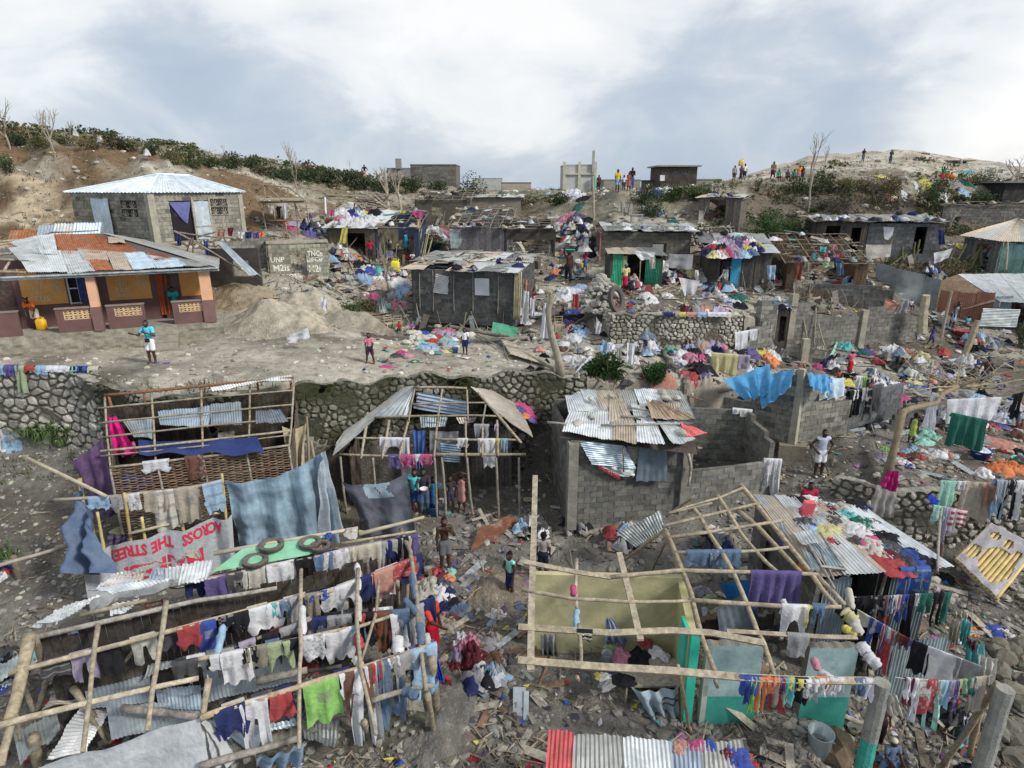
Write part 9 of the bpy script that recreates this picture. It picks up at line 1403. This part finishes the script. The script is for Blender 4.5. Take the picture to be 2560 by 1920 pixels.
for cr,x0,y0,x1,y1,r,Y,lb in(('c',680,850,670,330,.11,44,'tall crooked pale trunk post rising to the ridge'),('c',930,720,915,540,.2,43.5,'broken grey concrete pillar left of the creeper'),('c',955,725,985,560,.2,43.3,'thin concrete pillar with a sloping top beside the broken one'),('d',1350,1600,1380,1320,.28,31.3,'thick split trunk post with a lime green rag'),('d',1510,1640,1590,1290,.10,31,'slender curved tree trunk right of the split post'),('d',1660,1900,1810,1530,.2,29.5,'leaning dark stump in the yard of the tin house'),('d',2045,1080,2055,880,.08,38,'post under the corner of the hipped tin hut')):
 mb=MB();a=PY(*X(cr,x0,y0),Y);b=PY(*X(cr,x1,y1),Y);pole(mb,a-V((0,0,.2)),b,r,col=(.36,.31,.23)if 'concrete' not in lb else(.28,.27,.24),bend=.02);mb.build('post','bark',None,lb,'post')
q=thing('collapsed_roof',PY(900,520,44),'collapsed roof of dark boards and poles behind the clothes covered tin','collapsed roof')
for i in range(26):
 x=rn.uniform(680,1080);y=rn.uniform(490,600);P1(q,'board',PY(*X('b',x,y),rn.uniform(43.5,45)),PY(*X('b',x+rn.uniform(-170,170),y+rn.uniform(-70,50)),rn.uniform(44,46)),.06,col=jc((.17,.14,.11),.3))
for p0,p1 in(((575,490),(900,500)),((580,515),(780,530)),((930,490),(1090,600)),((960,470),(1060,560))):P1(q,'pole',PY(*X('b',*p0),43),PY(*X('b',*p1),43),.06,col=(.33,.27,.19))
q=thing('collapsed_roof',PY(1250,640,35),'heap of fallen poles and pale sheets on the back of the dark block house','collapsed roof')
for i in range(30):
 x=rn.uniform(700,1400);y=rn.uniform(180,330);P1(q,'pole',PY(*X('x',x,y),rn.uniform(32,35)),PY(*X('x',x+rn.uniform(-230,230),y+rn.uniform(-60,70)),rn.uniform(32,35)),.04,col=jc((.30,.26,.2),.3))
for qd,c in((((650,220),(760,200),(900,270),(760,310)),(.5,.49,.45)),(((1060,350),(1280,310),(1350,370),(1100,360)),(.17,.35,.22)),(((120,280),(420,290),(500,330),(200,310)),(.33,.36,.37))):
 mb=MB();sheet(mb,*[PY(*X('x',*a),33.0)for a in qd],c,amp=.004,warp=.2);mb.build('sheet_scrap','paintmetal',q)
stonewall('stone_heap','bulging heap of round white stones under the pole shelter',[PY(*X('x',1130,300),36.5),PY(*X('x',1500,340),35.5)],1.5,lambda t:1.3*math.sin(min(1,t*1.4+.2)*2.6)+.1,cell=.2,seed=71,cat='stone heap',fill=.1,col=(.52,.50,.42))
q=thing('board_pile',G(*X('x',1350,1380)),'splintered pale boards fanned out on the ground beside the heavy beam','boards')
for i in range(9):mb=MB();plank(mb,G(*X('x',1070+i*14,1190+i*22))+V((0,0,.25)),G(*X('x',1480+i*16,1370+i*12))+V((0,0,.12)),.16,.03,V((.1*(i%3),-.5,1)),(.40,.36,.29));mb.build('board','wood',q)
mb=MB();sheet(mb,*[PY(*X('x',*a),28.0-.2*i)for i,a in enumerate(((980,940),(1270,1010),(1240,1110),(960,1060)))],(.06,.24,.15),amp=.0,warp=.08);mb.build('table_board','paint',None,'overturned green painted table top below the dark house','table')
q=thing('stone_pile',G(1505,775),'tall pile of rounded grey stones beside the tractor tyre','stone pile');mb=MB()
for i in range(230):
 t=rn.random();h=1.7*(1-t**1.2);a=rn.uniform(0,6.28);c=G(1503,778)+V((math.cos(a)*t*1.25,math.sin(a)*t*.8+.4,h*rn.uniform(.85,1)));rock(mb,c,rn.uniform(.10,.2),(.34,.33,.29),.75,rn)
mb.build('stones','rock',q)
for i,(x,y)in enumerate(((10,1040),(20,1090),(60,1150),(30,1180),(95,1220),(60,1080),(130,1150),(110,1100),(340,1015),(550,1260),(600,1130),(720,1110),(250,1320),(70,1010),(170,1150),(570,1100),(-70,1050),(-120,1040),(-20,1200))):
 mb=MB();rock(mb,G(*X('x',x,y))+V((0,0,.08)),rnd.uniform(.15,.27),(.46,.45,.39),.65,hi=True);mb.build('boulder','rock',None,'round whitish boulder in the ring of stones around the terrace washing','stone','boulders ringing the terrace washing')
def mound(c,rx,ry,h,lb,seed,col=(.37,.335,.265)):
 P=[];n=36;mb=MB();mb.smooth=True;c=V(c)
 for j in range(n+1):
  row=[]
  for i in range(n+1):
   u,v=i/n*2-1,j/n*2-1;d=min(1,math.hypot(u,v));x,y=c.x+u*rx,c.y+v*ry;row.append(V((x,y,gz(x,y)+h*(1-d**1.5)*(1+.4*noise.noise(V((u*2+seed,v*2,0))))+.13*noise.noise(V((u*5,v*5,seed)))*h+.05*noise.noise(V((u*14,v*14,seed)))-.07)))
  P.append(row)
 mb.grid(P,n,n,lambda i,j:jc(col,.08));mb.build('gravel_mound','earth',None,lb,'mound')
mound(G(700,810),2.6,1.6,1.15,'big pale gravel mound below the chalk ruin',1);mound(G(790,765),2.0,1.3,.8,'smaller gravel mound right of the big one',2);mound(G(900,815),2.2,1.2,.75,'grey gravel mound behind the stone kerb',3,(.27,.25,.20));mound(G(610,745),1.8,1.2,.7,'earth mound by the broken block wall',4,(.28,.235,.165))
mound(G(1090,1790),1.1,1.6,.45,'grey rubble heap in the alley at the bottom',5,(.14,.135,.125));mound(G(1250,1480),1.0,1.2,.45,'earth and rubble hump under the girl in the alley',6,(.20,.17,.13))
heap('r','g','on the rocky slope at lower right','1900 290 70 f;1950 370 80 f;2010 330 60 w;2080 400 80 w;2040 480 90 l;2100 560 90 z;2160 480 60 P;2190 420 60 w;2120 640 80 t;2180 680 80 m;2190 580 60 l;2170 800 70 g;2060 560 70 n;2190 900 60 f;1700 300 60 O .6',HG_)
for i in range(46):
 mb=MB();rr_=rnd.uniform(.14,.34);rock(mb,G(*X('r',rnd.uniform(1900,2330),rnd.uniform(430,1650)))+V((0,0,rr_*.4)),rr_,(.15,.145,.115),.65,hi=True);mb.build('boulder','rock',None,'dark mossy boulder on the slope beyond the bare concrete post','stone','boulders on the lower right slope')
for i in range(16):
 x=1040+i*52;a=G(*X('d',x+rn.uniform(-20,20),1085));mb=MB();b=a+V((rn.uniform(-.2,.9),rn.uniform(-.3,.3),rn.uniform(.6,1.7)));pole(mb,a,b,.11,.05,.04,7,(.17,.165,.075));mb.build('banana_stalk','bark',None,'snapped yellow green banana stalk below the block hut','plant','snapped banana stalks')
for i in range(7):loose('b',1300+i*18,1050,1330+i*22,850-(i%3)*40,.06,'pale cactus stem standing right of the pole bay',(.42,.38,.22),lift2=1)
def debris(cr,x,y,rp,lb,n=34,h=.8,seed=0):
 rn=random.Random(seed);c=G(*X(cr,x,y));r=rp/CR[cr][2]*depth(c)/F;p=thing('debris_pile',c,lb,'debris pile','piles of storm debris');mb=MB();m3=MB();m3.smooth=True
 for i in range(n):
  a=rn.uniform(0,6.28);q=rn.random()**.7;x_,y_=c.x+math.cos(a)*r*q,c.y+math.sin(a)*r*.7*q;z_=gz(x_,y_)+h*(1-q)*rn.uniform(.3,1);a2=rn.uniform(0,6.28);l=rn.uniform(.3,1.0)*(1+r*.3);d=V((math.cos(a2)*l,math.sin(a2)*l*.6,rn.uniform(-.1,.5)*h));o=V((x_,y_,z_));k=rn.random()
  if k<.5:pole(mb,o-d/2,o+d/2,rn.uniform(.02,.05),bend=.06,n=5,seg=4,col=rn.choice((WG,(.14,.11,.085),(.33,.28,.2))),rn=rn)
  else:plank(mb,o-d*.4,o+d*.4,rn.uniform(.12,.5),.02,V((rn.uniform(-.5,.5),-.6,1)),rn.choice((WG,(.12,.1,.08),(.33,.35,.35),(.2,.13,.09),(.22,.26,.28),(.4,.38,.33),(.05,.16,.14))))
  if k<(.3 if cr in 'klprn' else.7):m=crumple(o+V((0,0,.05)),rn.uniform(.15,.42),rn.uniform(.12,.3),.25,CN[rn.choice('wwokgdngjlxwrhgkd')][1],rn.randint(0,999),n=8);m3.add(m.v,m.f,m.c)
 mb.build('boards','wood',p,kind='stuff');m3.build('rags','fabric',p,kind='stuff')
for i,a in enumerate((('c',560,900,110,'debris choking the alley left of the tall block house'),('c',500,780,100,'debris at the top of the crowded alley'),('c',1330,1230,130,'debris and rags below the green tin shack'),('c',1740,1310,100,'debris before the blue door shack'),('b',700,1020,120,'debris right of the chalk ruin'),('b',640,1120,90,'second debris pile right of the chalk ruin'),('b',1150,1190,110,'debris left of the dark block house'),('b',1440,900,90,'debris between the two plank huts'),('b',500,790,120,'debris below the timber shelter'),('d',80,1240,120,'debris with a dark drum below the sagging shack'),('d',820,1270,130,'debris of pink and grey tin before the fanned rafters'),('d',1150,1030,110,'debris among the banana stalks'),('d',1400,1180,130,'dry debris above the smoke'),('d',1950,1000,120,'debris below the hipped tin hut'),('d',2100,1100,90,'debris above the tin house roof'),('h',1120,580,150,'big debris mound under white and orange cloths'),('h',1290,660,110,'debris right of the big mound'),('h',900,750,120,'debris behind the black trousers wall'),('h',1700,640,120,'debris under the branches of the forked tree'),('h',1800,420,120,'debris and branches below the tin house'),('h',640,620,100,'debris behind the blue tarpaulin'),('y',700,660,110,'debris behind the dark green sheet'),('y',1350,640,110,'debris under the right yard line'),('g',1100,470,110,'debris behind the oleander shrub'),('x',1250,960,130,'debris around the green table'),('x',1900,430,120,'debris left of the rubble heap'),('k',1330,600,160,'boards tangled behind the tall plank'),('k',1800,520,200,'boards and rocks below the patched roof house'),('l',250,700,170,'wreckage leaning at the top of the right frame'),('l',1150,760,170,'wreckage inside the right frame'),('n',120,700,160,'wreckage at the left end of the big frame'),('r',1500,1250,200,'dark wreckage in the lower right yard'),('p',880,850,160,'wreckage of a chair and boards in the alley'),('c',1000,1300,70,'scrap by the woman with the blue scarf'))):debris(*a,n=int(22+a[3]*.14),h=.55 if a[0]in 'klnrp' else.8,seed=i)
# ---------------- loose stones, litter and sticks ----------------
rn=random.Random(5)
def scatter(name,label,mat,n,fn,cat=None,test=None):
 mb=MB();k=0;tries=0
 while k<n and tries<n*6:
  tries+=1;b=rn.uniform(-1.05,1.1);y=9+(70-9)*rn.random()**1.9
  if test and not test(b,y):continue
  x=b*y;fn(mb,x,y,gz(x,y));k+=1
 o=mb.build(name,mat,None,label);o['kind']='stuff'
pal_=[(.44,.42,.36),(.30,.28,.24),(.50,.48,.42),(.20,.19,.17),(.34,.31,.25)]
scatter('rubble','loose pale stones scattered over all the ground','rock',10000,lambda m,x,y,z:rock(m,(x,y,z+.01),rn.choice((.03,.04,.05,.06,.09,.13 if y<45 else.2))*(1 if y<30 else 1.5),(rn.choice(pal_)if z>-8.8 or y>20 else rn.choice(((.20,.195,.18),(.15,.145,.13),(.26,.25,.22)))),.6,rn))
def alley(b,y):x=b*y;return-3.2<x<.3 and 9<y<22
scatter('rubble','grey broken rubble filling the alley between the frames','rock',2200,lambda m,x,y,z:rock(m,(x,y,z+.02),rn.choice((.03,.04,.05,.07,.10,.13)),rn.choice(((.16,.155,.145),(.22,.21,.19),(.28,.26,.22),(.11,.105,.1))),.65,rn),test=lambda b,y:alley(b,y))
scatter('rubble','broken rocks over the lower right slope','rock',2600,lambda m,x,y,z:rock(m,(x,y,z+.02),rn.choice((.03,.04,.06,.08,.12))*(1.5 if y>15 and y<20 else 1),rn.choice(((.25,.24,.21),(.35,.33,.28),(.18,.17,.15))),.6,rn),test=lambda b,y:b>.36 and y<26)
scatter('rubble','grey pebbles over the slope at the lower left','rock',2200,lambda m,x,y,z:rock(m,(x,y,z+.01),rn.choice((.03,.05,.07,.10)),rn.choice(((.28,.28,.26),(.22,.21,.19),(.36,.35,.31))),.6,rn),test=lambda b,y:b<-.6 and 14<y<22.2)
LC=[(.42,.42,.42),(.3,.31,.33),(.15,.14,.13),(.2,.19,.17),(.35,.33,.28),(.1,.1,.1),(.06,.06,.08),(.45,.42,.35),(.04,.10,.35),(.45,.04,.05),(.08,.35,.30),(.55,.5,.1),(.3,.15,.3),(.25,.2,.15),(.6,.6,.62)]
def scrap(m,x,y,z):
 s=rn.uniform(.05,.16)*(1 if y<25 else 1.5);a=rn.uniform(0,6.28);c,d=math.cos(a)*s,math.sin(a)*s;q=rn.uniform(.4,1);m.quad((x-c,y-d,z+.03+rn.uniform(0,.05)),(x+d*q,y-c*q,z+.02),(x+c,y+d,z+.04+rn.uniform(0,.08)),(x-d*q,y+c*q,z+.03),rn.choice(LC))
scatter('litter','small scraps of cloth, plastic and paper blown over the slope','fabric',3800,scrap,test=lambda b,y:not(b<-.25 and y<30 and y>20.5)and(y<13 or y>23 or-.25<b<.05 or b>.4)and not(b<-.3 and y>31 and rn.random()<.7))
def twig(m,x,y,z):
 a=rn.uniform(0,6.28);l=rn.uniform(.2,.9);m.tube([(x,y,z+.03),(x+math.cos(a)*l/2,y+math.sin(a)*l/2,z+.05+rn.uniform(0,.15)),(x+math.cos(a)*l,y+math.sin(a)*l,z+.04+rn.uniform(0,.2))],rn.uniform(.008,.022),3,jc((.26,.21,.15),.4,rn),cap=False)
scatter('sticks','dry twigs and splintered sticks strewn over the slope','wood',4200,twig,test=lambda b,y:y<20 or y>29 or b>0)
def tuft(m,x,y,z):
 for i in range(5):a=rn.uniform(0,6.28);l=rn.uniform(.08,.28);d=V((math.cos(a)*.5,math.sin(a)*.5,1));s=V((-d.y,d.x,0))*.05;p=V((x+rn.uniform(-.2,.2),y+rn.uniform(-.2,.2),z));m.add([p-s,p+s,p+d*l],[(0,1,2)],jc((.11,.12,.05),.4,rn))
scatter('grass','dry weeds and grass tufts on the upper banks','leaf',5200,tuft,test=lambda b,y:(y>31 and(b<-.1 or rn.random()<.45))or(abs(y-20.8)<.7 and b<-.3))
def rag(m,x,y,z):q=crumple((x,y,z+.01),rn.uniform(.12,.36),rn.uniform(.1,.25),.14,CN[rn.choice('okgdngjwxrhdskdgoukBg')][1],rn.randint(0,999),n=6);m.add(q.v,q.f,q.c)
scatter('rags','small rags and clothes trodden into the slope','fabric',800,rag,test=lambda b,y:(y>23 and b>.02 and y<42)or(y>32 and-.32<b<.1 and y<46)or(y<20 and-.17<b<.02 and rn.random()<.12)or(y<18 and b>.35 and rn.random()<.12))
def board(m,x,y,z):a=rn.uniform(0,6.28);l=rn.uniform(.2,.7);d=V((math.cos(a)*l,math.sin(a)*l,rn.uniform(-.05,.2)));plank(m,V((x,y,z+.06))-d,V((x,y,z+.06))+d,rn.uniform(.06,.22),.02,V((rn.uniform(-.3,.3),-.3,1)),rn.choice((WG,(.13,.11,.09),(.36,.33,.27),(.30,.33,.34),(.2,.13,.09))))
scatter('splinters','broken boards and strips of tin littering the slope','wood',1100,board,test=lambda b,y:(y>23 and b>.0 and y<44)or(y>31 and-.4<b<.1 and y<46)or(y<21 and(-.2<b<.1 or b>.3)and rn.random()<.3))
def scrub(m,x,y,z):k=rn.choice((DKG,DKG,MG,OL,OL,BRN,BRN));r=rn.uniform(.3,.8);leaves(m,(x,y,z+r*.35),(r,r*.7,r*.45),34,.22,k,rn,clump=4)
scatter('scrub','continuous low scrub covering the crest and the banks','leaf',1500,scrub,test=lambda b,y:(b<-.12 and(1-.5*b)*43<y<(1-.5*b)*43+7 and False)or(b<-.14 and y>float(prof(b)[9,0])+1.5 and y<float(prof(b)[10,0])+2)or(b>.28 and float(prof(b)[9,0])-3<y<float(prof(b)[10,0])+1 and rn.random()<.8)or(b>.45 and 55<y<66 and rn.random()<.25)or(b>.4 and 38<y<42 and rn.random()<.4))
# ---------------- smoke ----------------
def smoke(c,r,den,lb):
 import bmesh
 me=bpy.data.meshes.new('smoke');bm=bmesh.new();bmesh.ops.create_icosphere(bm,subdivisions=3,radius=1)
 for v in bm.verts:v.co=V((v.co.x*r[0],v.co.y*r[1],v.co.z*r[2]))*(1+.2*noise.noise(v.co*1.7))
 bm.to_mesh(me);bm.free();o=bpy.data.objects.new('smoke',me);COL.objects.link(o);o.location=c;tag(o,lb,'smoke');o['kind']='stuff';m=bpy.data.materials.new('smoke');m.use_nodes=True;t=m.node_tree;t.nodes.clear();ou=t.nodes.new('ShaderNodeOutputMaterial');vo=t.nodes.new('ShaderNodeVolumePrincipled');vo.inputs['Color'].default_value=(.75,.80,.82,1);tc_=t.nodes.new('ShaderNodeTexCoord');nn=t.nodes.new('ShaderNodeTexNoise');nn.inputs['Scale'].default_value=.9;nn.inputs['Detail'].default_value=3;gr=t.nodes.new('ShaderNodeTexGradient');gr.gradient_type='SPHERICAL';mp_=t.nodes.new('ShaderNodeMapping');mp_.vector_type='POINT';mp_.inputs['Scale'].default_value=tuple(1/(q*.95)for q in r)
 t.links.new(tc_.outputs['Object'],mp_.inputs[0]);t.links.new(mp_.outputs[0],gr.inputs[0]);t.links.new(tc_.outputs['Object'],nn.inputs['Vector']);mr=t.nodes.new('ShaderNodeMapRange');mr.inputs['From Min'].default_value=.42;mr.inputs['From Max'].default_value=.62;t.links.new(nn.outputs['Fac'],mr.inputs[0]);m1=t.nodes.new('ShaderNodeMath');m1.operation='MULTIPLY';m2=t.nodes.new('ShaderNodeMath');m2.operation='MULTIPLY';m2.inputs[1].default_value=den;t.links.new(gr.outputs['Fac'],m1.inputs[0]);t.links.new(mr.outputs[0],m1.inputs[1]);t.links.new(m1.outputs[0],m2.inputs[0]);t.links.new(m2.outputs[0],vo.inputs['Density']);t.links.new(vo.outputs[0],ou.inputs['Volume']);me.materials.append(m)
smoke(PY(2272,722,33.5),(.9,.7,1.3),1.6,'wisp of grey smoke rising left of the tin house');smoke(PY(2520,430,60),(4,3,3),.25,'faint smoke drifting over the far right hilltop')
# ---------------- finish ----------------
from collections import Counter
def area(o):
 us=[proj(o.matrix_basis@V(c))for c in(o.bound_box)];return(max(u[0]for u in us)-min(u[0]for u in us))*(max(u[1]for u in us)-min(u[1]for u in us))
cl=sorted([o for o in ALL if o.get('category')=='cloth' and o.type=='MESH'],key=area,reverse=True)
mb=MB();mb.smooth=True
for o in cl[292:]:
 me=o.data;a=me.color_attributes['Col'].data;mb.add([o.location+v.co for v in me.vertices],[tuple(p.vertices)for p in me.polygons],[tuple(a[p.loop_start].color)[:3]for p in me.polygons]);ALL.remove(o);bpy.data.objects.remove(o)
q=mb.build('clothes','fabric',None,'small scattered clothes in the heaps all over the slope');q['kind']='stuff'
for o in bpy.data.objects:
 if '_o' in o:del o['_o']
def fit(l,m=16):
 for a,b in((', at its left end',''),('crumpled ',''),('faded denim blue','denim'),(' right of the ',' by '),(' by the ',' by '),('bright ',''),(' one','')):
  if len(l.split())<=m:break
  l=l.replace(a,b)
 return l if len(l.split())<=m else ' '.join(l.split(',')[0].split()[:m])
for o in ALL:o['label']=fit(o['label'],16)
cc_=Counter(o['label']for o in ALL)
bl={}
for o in ALL:
 if cc_[o['label']]>1:bl.setdefault(o['label'],[]).append(o)
OR_=['leftmost','second from left','third from left','fourth from left','fifth from left','sixth from left','seventh from left','eighth from left','ninth from left','tenth from left']
for l_,os_ in bl.items():
 os_.sort(key=lambda o:proj(o.location)[0]);l2=fit(l_,13)
 for i,o in enumerate(os_):o['label']=l2+', '+(OR_[i]if i<10 else str(i+1)+'th from left')
print('THINGS',len(ALL),'OBJECTS',len(bpy.data.objects),'LONG',[o['label']for o in ALL if len(o['label'].split())>16][:5],'DUP',len(bl),[l for l,c in Counter(o['label']for o in ALL).items()if c>1][:5])
